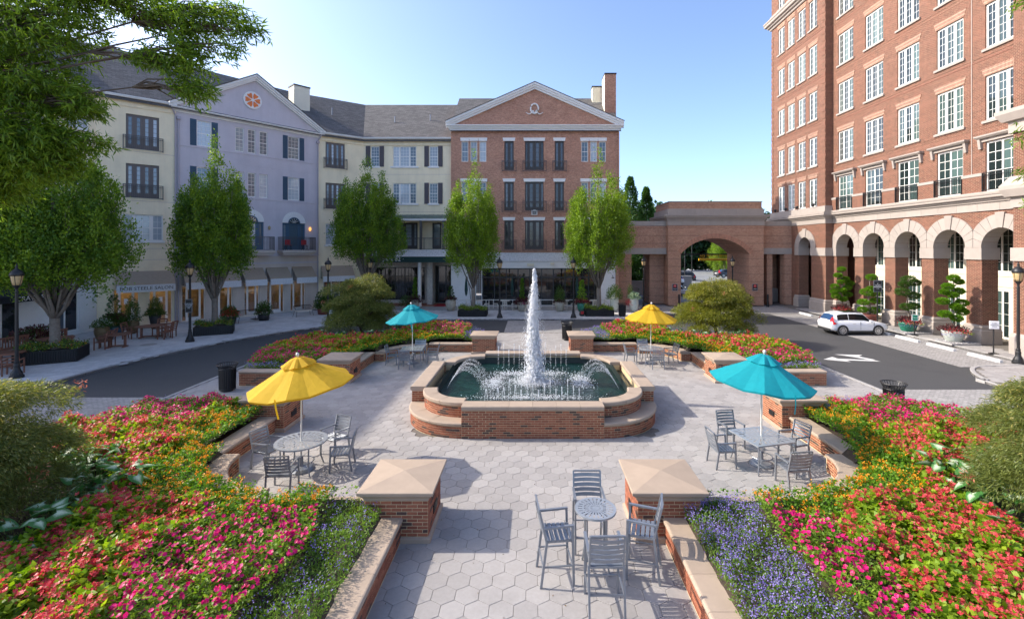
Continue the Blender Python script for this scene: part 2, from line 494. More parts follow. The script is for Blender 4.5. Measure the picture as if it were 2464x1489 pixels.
def npmesh(name, V, F, mats, mi=None, smooth=False):
    """V (n,3), F (m,k) arrays"""
    me = bpy.data.meshes.new(name)
    k = F.shape[1]
    me.vertices.add(len(V)); me.vertices.foreach_set('co', np.asarray(V, np.float32).ravel())
    me.loops.add(F.size); me.loops.foreach_set('vertex_index', F.astype(np.int32).ravel())
    me.polygons.add(len(F)); me.polygons.foreach_set('loop_start', np.arange(0, F.size, k, dtype=np.int32))
    for m in mats: me.materials.append(MATS[m])
    if mi is not None: me.polygons.foreach_set('material_index', np.asarray(mi, np.int32))
    me.update(calc_edges=True)
    me.validate()
    return me
def unit(v): return v / np.maximum(np.linalg.norm(v, axis=1, keepdims=True), 1e-9)
def leaves(P, D, L, Wd, bend=0., w0=.45):
    """one four-cornered leaf for each base point P along D"""
    n = len(P)
    D = unit(D); s = unit(np.cross(D, unit(RNG.normal(size=(n, 3)) + np.array([0, 0, 1.2]))))
    L = np.broadcast_to(np.asarray(L, float), (n,))[:, None]; Wd = np.broadcast_to(np.asarray(Wd, float), (n,))[:, None]
    nn = np.cross(s, D)
    mid = P + D * L * w0
    tip = P + D * L - nn * L * bend
    return np.stack([P, mid + s * Wd / 2, tip, mid - s * Wd / 2], 1)
def qmesh(name, groups):
    """groups: [(array (n,4,3), material)] -> mesh of loose leaves"""
    groups = [g for g in groups if len(g[0])]
    V = np.concatenate([g[0].reshape(-1, 3) for g in groups])
    F = np.arange(len(V)).reshape(-1, 4)
    mi = np.concatenate([np.full(len(g[0]), i) for i, g in enumerate(groups)])
    return npmesh(name, V, F, [g[1] for g in groups], mi)
def pieces(parent, name, mesh, Ms, limit=300, key=None):
    """each piece an object of its own up to the limit (nearest first), the others joined into one stuff part"""
    if key is None: key = lambda M: M.translation.x ** 2 + M.translation.y ** 2
    Ms = sorted(Ms, key=lambda q: key(q[0] if isinstance(q, tuple) else q))
    norm = [(q if isinstance(q, tuple) else (q, mesh)) for q in Ms]
    for M, me in norm[:limit]: ob(name, me, parent, M)
    rest = norm[limit:]
    if rest:
        Vs = []; Fs = []; o = 0
        for M, me in rest:
            A = np.array(M)
            v = np.array([x.co[:] for x in me.vertices]) if me.name not in PV else PV[me.name]
            PV[me.name] = v
            f = PF.setdefault(me.name, [tuple(p.vertices) for p in me.polygons])
            Vs.append(v @ A[:3, :3].T + A[:3, 3]); Fs += [tuple(i + o for i in q) for q in f]; o += len(v)
        m2 = bpy.data.meshes.new(name + 's'); m2.from_pydata(np.concatenate(Vs).tolist(), [], Fs)
        m2.materials.append(norm[0][1].materials[0]); m2.update()
        r = ob(name + '_mass', m2, parent, I4); r['kind'] = 'stuff'
        return r
PV = {}; PF = {}
TXT = {}
def build_texts(strings):
    tmp = []
    for s in strings:
        cu = bpy.data.curves.new('lettering', 'FONT'); cu.body = s; cu.size = 1; cu.extrude = .012
        cu.align_x = 'CENTER'; cu.align_y = 'CENTER'; cu.resolution_u = 2
        o = bpy.data.objects.new('tmp', cu); COL.objects.link(o); tmp.append((s, o))
    dg = bpy.context.evaluated_depsgraph_get()
    for s, o in tmp: TXT[s] = bpy.data.meshes.new_from_object(o.evaluated_get(dg))
    for s, o in tmp: bpy.data.objects.remove(o)
build_texts(['BOB STEELE SALON', '· park 82 ·', 'EAT · DRINK', '4403', 'MARKET', 'CRAVELER', 'NO TRUCKS BEYOND THIS POINT', 'STOP', 'PEDESTRIANS\nCROSSWALK',
             'P\nVALETS\nPARKING\n<->', '5 MIN\nPARKING\nONLY', 'PLANTATION\nSHUTTERS\nSTONE\nTILE', 'Reserved', 'CLEARANCE 8 FT', 'RESTAURANT', 'HOURS\nMON - SAT', 'ARTISAN\nFOODS'])
def text(parent, s, size, M, m, sx=1.):
    me = TXT[s].copy(); me.materials.clear(); me.materials.append(MATS[m])
    return ob('lettering', me, parent, M @ Matrix.Rotation(R(90), 4, 'X') @ Matrix.Diagonal((size * sx, size, size, 1)))
# ------------------------------------------------------------------ ground, roads, pavements
def flat(pts, z0, z1): return MB().prism(pts, z0, z1)
def inpoly(poly, P):
    x, y = P[:, 0], P[:, 1]; r = np.zeros(len(P), bool); n = len(poly)
    for i in range(n):
        (x1, y1), (x2, y2) = poly[i], poly[(i + 1) % n]
        c = ((y1 > y) != (y2 > y)) & (x < (x2 - x1) * (y - y1) / ((y2 - y1) if y2 != y1 else 1e-9) + x1)
        r ^= c
    return r
def smooth_path(pts, k=5):
    out = []
    for i in range(len(pts) - 1):
        p0 = Vector(pts[max(i - 1, 0)]); p1 = Vector(pts[i]); p2 = Vector(pts[i + 1]); p3 = Vector(pts[min(i + 2, len(pts) - 1)])
        for j in range(k):
            t = j / k
            q = .5 * ((2 * p1) + (p2 - p0) * t + (2 * p0 - 5 * p1 + 4 * p2 - p3) * t * t + (3 * p1 - p0 - 3 * p2 + p3) * t ** 3)
            out.append((q.x, q.y))
    out.append(tuple(pts[-1])); return out
struct('ground', (MB().quad((-400, -60, -.30), (400, -60, -.30), (400, 700, -.30), (-400, 700, -.30)), 'concrete'), 'wide ground under the whole place')
struct('road', (flat([(-20.6, -4), (26, -4), (26, 47), (-20.6, 47)], -.29, -.10), 'asphalt'), 'dark asphalt loop road around the plaza')
LK = smooth_path([(-20.3, -4), (-20.2, 10), (-20.1, 18.8), (-20.0, 22.5), (-19.1, 26.4), (-17.6, 29.9), (-14.9, 33.8), (-11.5, 36.3), (-7, 37.2), (0, 37.25), (8, 37.25), (9.3, 37.6), (9.9, 38.8), (10, 41), (10, 46.5)])
FAC = [(10, 46.5), (-16.5, 46.5), (-19.8, 44.1), (-27, 35.6), (-30.2, 32.4), (-30.2, -4)]
struct('left_pavement', (flat(LK + FAC, -.29, -.012), 'joint'), 'broad pavement along the shops left and behind the road')
def kerb(path, side, name, label):
    """kerb stones along a path, each with a joint"""
    ms = []
    P = [Vector(p) for p in path]
    acc = 0; cur = [tuple(P[0])]
    mb = MB()
    def emit(pp):
        if len(pp) < 2: return
        a, b = 0.0, .17 * side
        lo, hi = min(a, b), max(a, b)
        mb.sweep(pp, [(lo, -.2), (hi, -.2), (hi, .012), (hi - .02, .022), (lo + .02, .022), (lo, .012)])
    i = 0; p = P[0]; seg = [tuple(p)]; left = 1.8
    for i in range(len(P) - 1):
        a, b = P[i], P[i + 1]; d = (b - a).length
        if d < 1e-6: continue
        t = 0.
        while d - t > left:
            t += left
            q = a + (b - a) * (t / d); u = (b - a) / d
            seg.append(tuple(q - u * .006)); emit(seg); seg = [tuple(q + u * .006)]; left = 1.8
        left -= d - t; seg.append(tuple(b))
    emit(seg)
    return struct(name, (mb, 'kerb_stone'), label)
kerb(LK, 1, 'kerb', 'grey stone kerb of the shop pavement')
PLZ_R = [(13.8, -4), (13.8, 22), (13.3, 25), (11.9, 28), (9.4, 30.3), (6.5, 31.2), (2.2, 31.4)]
PR = smooth_path(PLZ_R, 4)
PLZ = PR + [(-x, y) for x, y in reversed(PR)]
plaza = struct('plaza_pavement', (flat(PLZ, -.29, -.014), 'joint'), 'plaza floor of grey hexagonal pavers around the fountain')
kerb([(-x, y) for x, y in PR], -1, 'kerb', 'pale flush kerb on the left side of the plaza')
kerb(PR, 1, 'kerb', 'pale flush kerb on the right side of the plaza')
struct('crosswalk', (flat([(-1.95, 31.5), (2.2, 31.5), (2.2, 37.1), (-1.95, 37.1)], -.098, -.086), 'cobble'), 'paver crosswalk behind the fountain')
struct('crosswalk', (flat([(-20.1, -4), (-13.9, -4), (-13.9, 18.0), (-20.1, 18.0)], -.098, -.086), 'cobble'), 'pale paver crosswalk at the left edge')
struct('crosswalk', (flat([(13.9, -4), (18.9, -4), (18.9, 19.0), (13.9, 19.0)], -.098, -.086), 'cobble'), 'pale paver crosswalk at the right edge')
struct('gate_apron', (flat([(10.2, 40.9), (25.4, 40.9), (25.4, 46.9), (10.2, 46.9)], -.098, -.075), 'cobble'), 'cobbled apron in front of the brick gatehouse')
struct('parking_strip', (flat([(20.5, 22.6), (24.1, 22.6), (24.1, 40.8), (20.5, 40.8)], -.098, -.084), 'cobble'), 'cobbled parking strip beside the arcade')
RKP = smooth_path([(24.2, 41.5), (24.2, 30), (24.2, 24.0), (23.4, 22.8), (21.2, 22.5), (20.1, 21.7), (19.3, 20.2), (19, 18), (19, -4)])
struct('right_pavement', (flat(RKP + [(30, -4), (30, 52), (24.2, 52)], -.29, -.012), 'joint'), 'raised pavement in front of the arcade')
kerb(RKP, 1, 'kerb', 'grey kerb along the arcade pavement')
# hexagonal pavers
HW = .38; HS = HW / math.sqrt(3)
def hexmesh(m, w=HW, gap=.006):
    s = w / math.sqrt(3) - gap / 1.73
    mb = MB(); vs = []
    for (q, z) in ((s, -.03), (s, -.004), (s - .004, 0)):
        vs += [(q * math.sin(PI / 3 * k), q * math.cos(PI / 3 * k), z) for k in range(6)]
    vs.reverse()
    fs = []
    n = 6
    vs = []
    for (q, z) in ((s, -.03), (s, -.004), (s - .004, 0)):
        vs += [(q * math.cos(PI / 6 + PI / 3 * k), q * math.sin(PI / 6 + PI / 3 * k), z) for k in range(6)]
    for i in range(2):
        for k in range(6):
            a = i * 6 + k; b = i * 6 + (k + 1) % 6
            fs.append((a, b, b + 6, a + 6))
    fs.append(tuple(range(12, 18)))
    mb.add(vs, fs)
    return mb.mesh('paver', m)
def hexgrid(x0, x1, y0, y1):
    out = []
    j = 0; y = y0
    while y < y1:
        xs = np.arange(x0 + (HW / 2 if j % 2 else 0), x1, HW)
        out.append(np.stack([xs, np.full(len(xs), y)], 1)); y += 1.5 * HS; j += 1
    return np.concatenate(out)
CY0 = 17.6
arc = [(5.65 + 1.75 * math.cos(t), 5.8 + 1.75 * math.sin(t)) for t in np.linspace(PI / 2, 0, 9)]
BEDIN = [(2.6, 8.0), (3.1, 7.95), (5.7, 7.95), (5.7, 7.55)] + arc + [(7.9, 5.75), (7.95, 3.1), (8.0, 2.6), (8.2, 1.65), (11.9, 1.65), (12.75, 4.4), (12.45, 7.4)]
BED_FRONT = [(2.6, 16)] + BEDIN + [(11.6, 10.4), (11.0, 13), (11.0, 16)]
BED_BACK = [(2.6, 10.6)] + BEDIN + [(11.0, 10.4), (8.6, 12.5), (6, 13.0), (4, 12.2), (3.0, 10.6)]
def quad_pts(poly, sx, sy): return [(sx * a, CY0 + sy * b) for a, b in poly]
BEDS = [('front left', -1, -1, BED_FRONT), ('front right', 1, -1, BED_FRONT), ('back left', -1, 1, BED_BACK), ('back right', 1, 1, BED_BACK)]
G = hexgrid(-13.6, 13.7, 5.0, 31.3)
ok = inpoly([(x * .985, y - .12) for x, y in PLZ], G)
for _, sx, sy, poly in BEDS: ok &= ~inpoly(quad_pts(poly, sx, sy), G)
ok &= ~((np.abs(G[:, 0]) < 3.7) & (np.abs(G[:, 1] - CY0) < 3.4))
G = G[ok]
hm = hexmesh('paver')
def hexMs(G, amp=.0022, z=0.):
    out = []
    for x, y in G:
        M = T(x, y, z + random.uniform(-amp, amp)) @ Matrix.Rotation(random.gauss(0, .0035), 4, 'X') @ Matrix.Rotation(random.gauss(0, .0035), 4, 'Y') @ RZ(random.choice((0, PI / 3, -PI / 3, PI)) + random.gauss(0, .006))
        out.append(M)
    return out
pieces(plaza, 'paver', hm, hexMs(G), 300, key=lambda M: abs(M.translation.x) * .5 + M.translation.y if M.translation.y > 6.9 else 99)
wm = hexmesh('walk_paver')
G2 = hexgrid(-30, 10, 20, 42.6)
G2 = G2[inpoly(LK + FAC, G2)]
d2 = np.min(np.linalg.norm(G2[:, None, :] - np.array(LK)[None, :, :], axis=2), axis=1)
LKP = bpy.data.objects['left_pavement']
pieces(LKP, 'paver', wm, hexMs(G2[d2 > .3], .001), 0)
G3 = hexgrid(19.2, 26, 14, 44)
G3 = G3[inpoly([(24.5, 44), (24.5, 30), (24.5, 24), (23.5, 23), (21.2, 22.2), (20.4, 21.5), (19.6, 20.2), (19.3, 18), (19.3, 14), (26, 14), (26, 44)], G3)]
pieces(bpy.data.objects['right_pavement'], 'paver', hm, hexMs(G3, .001), 0)
struct('terrace', (flat([(-16, 42.7), (9.6, 42.7), (9.6, 46.4), (-16, 46.4)], -.01, .012), 'concrete'), 'concrete dining terrace before the brick building')
# ------------------------------------------------------------------ brickwork of the plaza
BRK = {}
def brick_mesh(L):
    k = round(L, 3)
    if k not in BRK:
        h = .028; d = .035; l = L / 2; c = .004
        mb = MB()
        vs = [(-l, 0 + c, -h), (l, 0 + c, -h), (l, d, -h), (-l, d, -h), (-l, c, h), (l, c, h), (l, d, h), (-l, d, h), (-l + c, 0, -h + c), (l - c, 0, -h + c), (l - c, 0, h - c), (-l + c, 0, h - c)]
        fs = [(0, 3, 2, 1), (4, 5, 6, 7), (1, 2, 6, 5), (3, 0, 4, 7), (8, 9, 10, 11), (0, 1, 9, 8), (1, 5, 10, 9), (5, 4, 11, 10), (4, 0, 8, 11)]
        mb.add(vs, fs)
        BRK[k] = mb.mesh('brick', 'brick')
    return BRK[k]
CRS = .0677
def course_run(Ms, pos, length, z0, n, phase=0, unitl=.205):
    """bricks along pos(s) -> (x, y, nx, ny): outward normal n"""
    for c in range(n):
        z = z0 + (c + .5) * CRS
        s = -unitl / 2 if (c + phase) % 2 else 0.
        while s < length - .02:
            a = max(s, 0.) + .005; b = min(s + unitl, length) - .005
            if b - a > .03:
                x, y, nx, ny = pos((a + b) / 2)
                ang = math.atan2(nx, -ny)   # local -y faces outward
                Ms.append((T(x + nx * .007 + random.uniform(-.0015, .0015) * nx, y + ny * .007, z) @ RZ(ang), brick_mesh(round(b - a, 2))))
            s += unitl
def line_pos(p, q, n):
    L = math.dist(p, q); d = ((q[0] - p[0]) / L, (q[1] - p[1]) / L)
    return (lambda s: (p[0] + d[0] * s, p[1] + d[1] * s, n[0], n[1])), L
def arc_pos(c, r, a0, a1, inward):
    L = abs(a1 - a0) * r; sg = -1 if inward else 1
    def f(s):
        t = a0 + (a1 - a0) * s / L
        return (c[0] + r * math.cos(t), c[1] + r * math.sin(t), sg * math.cos(t), sg * math.sin(t))
    return f, L
def cap_path(path_fn, L, n, prof, parent, name='cap_stone', gap=.006, m='cap_stone'):
    """cap stones along a path; prof offsets to the left of travel"""
    for i in range(n):
        a = L * i / n + gap / 2; b = L * (i + 1) / n - gap / 2
        k = max(1, int((b - a) / .18))
        pts = [path_fn(a + (b - a) * j / k)[:2] for j in range(k + 1)]
        mb = MB().sweep(pts, prof)
        ob(name, (mb, m), parent, I4)
def capprof(o0, o1, z0, z1, nose=.05):
    """moulded cap: cove under a rounded nose on both sides"""
    lo, hi = min(o0, o1), max(o0, o1)
    return [(lo, z0), (hi, z0), (hi + nose * .5, z0 + .03), (hi + nose, z0 + .05), (hi + nose, z1 - .025), (hi + nose - .02, z1 - .006), (hi + nose - .04, z1),
            (lo - nose + .04, z1), (lo - nose + .02, z1 - .006), (lo - nose, z1 - .025), (lo - nose, z0 + .05), (lo - nose * .5, z0 + .03)]
PIERS = [('left front of the plaza', -2.6, -8.0, 0), ('right front, behind the tall table', 2.6, -8.0, 0),
         ('left side, behind the near yellow parasol', -8.2, -2.6, 1), ('right side, behind the near turquoise parasol', 8.2, -2.6, 1),
         ('left side, beyond the path gap', -8.2, 2.6, 1), ('right side, beyond the path gap', 8.2, 2.6, 1),
         ('back left of the fountain, at the far exit', -2.6, 8.0, 0), ('back right of the fountain, at the far exit', 2.6, 8.0, 0)]
def pier(desc, x, b, grate):
    y = CY0 + b
    t = thing('brick_pier', 'square brick pier with pyramid stone cap, ' + desc, 'pier', T(x, y, 0), 'brick piers around the plaza')
    h = .6
    ob('core', (MB().box(-h + .001, h - .001, -h + .001, h - .001, .0, .80), 'mortar'), t, T(x, y, 0))
    ob('plinth', (MB().rings([(-h - .05, h + .05, -h - .05, h + .05, .0), (-h - .05, h + .05, -h - .05, h + .05, .08), (-h - .015, h + .015, -h - .015, h + .015, .105)]), 'cap_stone'), t, T(x, y, 0))
    def rr(q, z): return (-h - q, h + q, -h - q, h + q, z)
    ob('cap', (MB().rings([rr(.0, .785), rr(.015, .80), rr(.03, .85), rr(.075, .90), rr(.08, .925), rr(.115, .93), rr(.125, .985), rr(.115, .995), (-.02, .02, -.02, .02, 1.09)]), 'cap_stone'), t, T(x, y, 0))
    Ms = []
    for k, (p, q, n) in enumerate((((-h, -h), (h, -h), (0, -1)), ((h, -h), (h, h), (1, 0)), ((h, h), (-h, h), (0, 1)), ((-h, h), (-h, -h), (-1, 0)))):
        f, L = line_pos((x + p[0], y + p[1]), (x + q[0], y + q[1]), n)
        course_run(Ms, f, L, .108, 10, k % 2, .2)
    pieces(t, 'brick', None, Ms, 300)
    # black louvred grate on the face towards the fountain
    sx = -1 if x > 0 else 1
    g = MB(); gx = x + sx * (h + .022)
    g.box(min(gx - sx * .02, gx), max(gx - sx * .02, gx), y - .16, y + .16, .30, .46)
    for k in range(5): g.box(min(gx, gx + sx * .008), max(gx, gx + sx * .008), y - .14, y + .14, .32 + k * .027, .335 + k * .027)
    ob('grate', (g, 'iron'), t, I4)
for d, x, b, k in PIERS: pier(d, x, b, k)
def qmap(sx, sy):
    return lambda a, b: (sx * a, CY0 + sy * b)
def wall_thing(name, label, runs, ztop, ncourse, group=None):
    """runs: list of (pos fn, length, nstones, thickness, capped)"""
    x, y = runs[0][0](0)[:2]
    t = thing(name, label, 'wall', T(x, y, 0), group)
    core = MB(); Ms = []
    z0 = .02
    zc = z0 + ncourse * CRS
    for i, (f, L, ns, th, capped) in enumerate(runs):
        k = max(1, int(L / .12))
        pts = [f(L * j / k) for j in range(k + 1)]
        # wall body on the inner side of the face
        P = [(p[0], p[1]) for p in pts]
        d = Vector(P[1]) - Vector(P[0]); nl = Vector((-d.y, d.x)); side = 1 if nl.dot(Vector(pts[0][2:])) < 0 else -1
        if th > .1: core.sweep(P, [(0, -.02), (side * th, -.02), (side * th, zc), (0, zc)])
        else: core.sweep(P, [(0, -.02), (side * .06, -.02), (side * .06, zc), (0, zc)])
        course_run(Ms, f, L, z0, ncourse, i % 2)
        if capped: cap_path(f, L, ns, capprof(0, side * th, zc, ztop, .045), t)
    ob('core', (core, 'mortar'), t, I4)
    pieces(t, 'brick', None, Ms, 300)
    return t
def mirror_arc(sx, sy, c, r, a0, a1):
    L = abs(a1 - a0) * r
    def f(s):
        t = a0 + (a1 - a0) * s / L
        return (sx * (c[0] + r * math.cos(t)), CY0 + sy * (c[1] + r * math.sin(t)), -sx * math.cos(t), -sy * math.sin(t))
    return f, L
for (nm, sx, sy, poly), what in zip(BEDS, ('behind the near yellow parasol table', 'behind the near turquoise parasol table', 'behind the far turquoise parasol table', 'behind the far yellow parasol table')):
    q = qmap(sx, sy)
    runs = []
    f, L = line_pos(q(7.85, 3.2), q(7.85, 5.74), (-sx, 0)); runs.append((f, L, 3, .45, True))
    f, L = line_pos(q(7.36, 5.76), q(7.85, 5.76), (0, -sy)); runs.append((f, L, 1, .0, False))
    f, L = mirror_arc(sx, sy, (5.65, 5.8), 1.7, 0, PI / 2); runs.append((f, L, 4, .45, True))
    f, L = line_pos(q(5.63, 7.52), q(5.63, 7.93), (-sx, 0)); runs.append((f, L, 1, .0, False))
    f, L = line_pos(q(5.6, 7.85), q(3.2, 7.85), (0, -sy)); runs.append((f, L, 3, .45, True))
    wall_thing('seat_wall', 'low curved brick seat wall with stone coping ' + what, runs, .47, 5, 'curved seat walls')
    b1 = 15.6 if sy < 0 else 10.4
    f, L = line_pos(q(2.52, 8.6), q(2.52, b1), (-sx, 0))
    wall_thing('planter_wall', 'straight low brick planter wall at the %s entrance, %s' % (nm, 'beside the violet flowers' if sy < 0 else 'behind the pier'), [(f, L, int(L / .75), .45, True)], .47, 5, 'straight planter walls')
    f, L = line_pos(q(8.8, 1.6), q(11.95, 1.6), (0, -sy))
    r2 = [(f, L, 4, .4, True)]
    f2, L2 = line_pos(q(11.95, 2.06), q(12.65, 4.3), (sx * .95, -sy * .3)); r2.append((f2, L2, 3, .35, True))
    wall_thing('planter_wall', 'brick planter wall with stone coping at the %s flower bed facing the side path' % nm, r2, .60, 7, 'outer planter walls')
# ------------------------------------------------------------------ fountain
ft = thing('fountain', 'brick fountain basin with stone coping and curved corner benches', 'fountain', T(0, CY0, 0))
FX, FY, FR = 4.05, 3.72, 1.95    # half size, corner radius
SX = FX - FR; SY = FY - FR
core = MB(); Ms = []
ZC = 12 * CRS
def fcap(f, L, n, prof): cap_path(f, L, n, prof, ft)
# straight projecting sections
for (p, q, n, ns) in (((-SX, -FY), (SX, -FY), (0, -1), 6), ((SX, FY), (-SX, FY), (0, 1), 6), ((FX, -SY), (FX, SY), (1, 0), 5), ((-FX, SY), (-FX, -SY), (-1, 0), 5)):
    P = (p[0], CY0 + p[1]); Q = (q[0], CY0 + q[1])
    f, L = line_pos(P, Q, n)
    course_run(Ms, f, L, 0, 12)
    core.sweep([P, Q], [(0, -.02), (.42, -.02), (.42, ZC), (0, ZC)])
    fcap(f, L, ns, capprof(0, .42, ZC, .97, .055))
    # returns of the projecting section
    for e, sgn in ((P, -1), (Q, 1)):
        d = ((Q[0] - P[0]) / L, (Q[1] - P[1]) / L)
        e2 = (e[0] - n[0] * .5, e[1] - n[1] * .5)
        g, L2 = line_pos(e2 if sgn < 0 else e, e if sgn < 0 else e2, (d[0] * sgn, d[1] * sgn))
        course_run(Ms, g, L2, 0, 12, 1)
for (sx, sy) in ((-1, -1), (1, -1), (1, 1), (-1, 1)):
    c = (sx * SX, CY0 + sy * SY)
    a0 = math.atan2(sy, 0) if (sx * sy) > 0 else (0 if sx > 0 else PI)
    # sweep counter-clockwise through the corner
    st = {(-1, -1): PI, (1, -1): -PI / 2, (1, 1): 0, (-1, 1): PI / 2}[(sx, sy)]
    rb = FR - .02
    f, L = arc_pos(c, rb, st, st + PI / 2, False)
    course_run(Ms, f, L, 0, 5)
    k = 14
    core.sweep([f(L * j / k)[:2] for j in range(k + 1)], [(0, -.02), (.4, -.02), (.4, 5 * CRS), (0, 5 * CRS)])
    fcap(f, L, 3, capprof(0, .5, 5 * CRS, .46, .05))
    f, L = arc_pos(c, FR - .47, st, st + PI / 2, False)
    course_run(Ms, f, L, .44, 5, 1)
    core.sweep([f(L * j / k)[:2] for j in range(k + 1)], [(0, -.02), (.3, -.02), (.3, .80), (0, .80)])
    fcap(f, L, 3, capprof(0, .36, .78, .935, .06))
ob('core', (core, 'mortar'), ft, I4)
pieces(ft, 'brick', None, Ms, 300, key=lambda M: M.translation.y)
# inner lining and water
def inner_outline(e):
    pts = []
    for (sx, sy, st) in ((-1, -1, PI), (1, -1, -PI / 2), (1, 1, 0), (-1, 1, PI / 2)):
        for j in range(9):
            t = st + PI / 2 * j / 8
            pts.append((sx * SX + (FR - .47 - .34 + e) * math.cos(t), CY0 + sy * SY + (FR - .47 - .34 + e) * math.sin(t)))
    return pts
io = inner_outline(0)
lin = MB(); n = len(io)
lin.add([(x, y, .05) for x, y in io] + [(x, y, .86) for x, y in io], [(i, n + i, n + (i + 1) % n, (i + 1) % n) for i in range(n)])
ob('basin_lining', (lin, 'pool_tile'), ft, I4)
oo = inner_outline(.30)
wv = MB().add([(x, y, .60) for x, y in oo], [tuple(range(len(oo)))])
struct('pool_water', (wv, 'water'), 'dark green rippled water in the fountain basin')
# water in the air: every drop a small faceted bead
OCT = np.array([(1, 0, 0), (-1, 0, 0), (0, 1, 0), (0, -1, 0), (0, 0, 1), (0, 0, -1)], float)
OCF = np.array([(0, 2, 4), (2, 1, 4), (1, 3, 4), (3, 0, 4), (2, 0, 5), (1, 2, 5), (3, 1, 5), (0, 3, 5)])
def beads(P, r, stretch=1.6):
    n = len(P)
    sc = np.stack([r, r, r * stretch], 1)
    V = (P[:, None, :] + OCT[None] * sc[:, None, :]).reshape(-1, 3)
    F = (OCF[None] + (np.arange(n) * 6)[:, None, None]).reshape(-1, 3)
    return V, F
jx, jy = 0.04, CY0
h = RNG.random(26000) ** .85
rad = .06 + .34 * (1 - h) ** 1.1
ang = RNG.random(len(h)) * 2 * PI
rr = rad * np.abs(RNG.normal(0, .42, len(h)))
P = np.stack([jx + rr * np.cos(ang) + .03 * np.sin(h * 9), jy + rr * np.sin(ang), .62 + 4.15 * h + RNG.normal(0, .03, len(h))], 1)
V1, F1 = beads(P, RNG.uniform(.005, .017, len(h)) * (1.25 - .4 * h), 3.6)
h2 = RNG.random(2200)
a2 = RNG.random(2200) * 2 * PI; r2 = .12 + .62 * (1 - h2) ** .8 * RNG.random(2200) ** .6
P2 = np.stack([jx + r2 * np.cos(a2), jy + r2 * np.sin(a2), .62 + 3.6 * h2], 1)
V2, F2 = beads(P2, RNG.uniform(.003, .009, 2200), 1.8)
# ragged core of the jet
nk, ns = 60, 14
ck = []
for i in range(nk):
    u = i / (nk - 1)
    for k in range(ns):
        t = 2 * PI * k / ns
        q = (.07 + .15 * (1 - u) ** 1.0) * (1 + .28 * math.sin(i * .9 + k * 2.1) * math.sin(i * .33 - k * 1.3)) * (1 if u < .94 else (1 - u) / .06 * .9 + .1)
        ck.append((jx + q * math.cos(t) + .03 * math.sin(u * 9), jy + q * math.sin(t), .6 + 4.2 * u))
cf = [(i * ns + k, i * ns + (k + 1) % ns, (i + 1) * ns + (k + 1) % ns) for i in range(nk - 1) for k in range(ns)] + [(i * ns + k, (i + 1) * ns + (k + 1) % ns, (i + 1) * ns + k) for i in range(nk - 1) for k in range(ns)]
V3 = np.array(ck); F3 = np.array(cf)
def joinvf(lst):
    Vs = []; Fs = []; o = 0
    for V, F in lst: Vs.append(V); Fs.append(F + o); o += len(V)
    return np.concatenate(Vs), np.concatenate(Fs)
V, F = joinvf([(V1, F1), (V2, F2), (V3, F3)])
tag(ob('water_jet', npmesh('water_jet', V, F, ['foam'])), 'tall white jet of water rising from the middle of the fountain', 'water jet', kind='stuff')
# ring of foam where the water falls back
lst = []
def foam(cx, cy, sxr, syr, n, ring=None, zmax=.10):
    if ring: 
        a = RNG.random(n) * 2 * PI; q = np.abs(RNG.normal(ring, .16, n)); x = cx + q * np.cos(a) * sxr; y = cy + q * np.sin(a) * syr
    else: x = cx + RNG.normal(0, sxr, n); y = cy + RNG.normal(0, syr, n)
    z = .602 + np.abs(RNG.normal(0, zmax, n)) * RNG.random(n)
    lst.append(beads(np.stack([x, y, z], 1), RNG.uniform(.006, .024, n), .6))
foam(jx, jy, .40, .32, 3000, zmax=.14)
foam(jx - 1.45, jy - .1, .20, .45, 900); foam(jx + 1.75, jy + .1, .20, .45, 900)
foam(jx, jy - 1.85, .85, .10, 900); foam(jx - .75, jy + 1.15, .45, .13, 700); foam(jx + .7, jy + 1.15, .35, .13, 500)
# low arcs from the four sides
def arcjet(x0, y0, z0, x1, y1, zt, n, sp):
    t = RNG.random(n)
    x = x0 + (x1 - x0) * t; y = y0 + (y1 - y0) * t
    z = z0 + (.6 - z0) * t + 4 * (zt - (z0 + .6) / 2) * t * (1 - t)
    s = sp * t
    lst.append(beads(np.stack([x + RNG.normal(0, 1, n) * s, y + RNG.normal(0, 1, n) * s, z + RNG.normal(0, 1, n) * s], 1), RNG.uniform(.003, .0065, n), 2.2))
for k in range(17):
    x = -1.55 + k * .19
    hgt = (1.15 + .18 * math.sin(k * 1.9)) if 1 <= k else 1.0
    arcjet(x, jy - 2.45, .6, x + .05, jy - 1.95, hgt, 260, .010)
for k in range(14):
    x = -1.45 + k * .22
    arcjet(x, jy + 2.55, .6, x, jy + 2.15, 1.45 + .15 * math.sin(k * 2.3), 170, .016)
for sg in (-1, 1):
    for k in range(9):
        y = jy - .85 + k * .2
        arcjet(sg * 3.05, y, .62, sg * 1.75, y + .05, 1.26 + .06 * math.sin(k * 2.), 190, .04)
V, F = joinvf(lst)
tag(ob('water_spray', npmesh('water_spray', V, F, ['foam'])), 'low arcs of water and white foam around the jet', 'water spray', kind='stuff')
nz = MB().lathe([(.06, .5), (.06, .66), (.04, .70), (.035, .72)], 12, (jx, jy))
ob('nozzle', (nz, 'pot_bronze'), ft, I4)
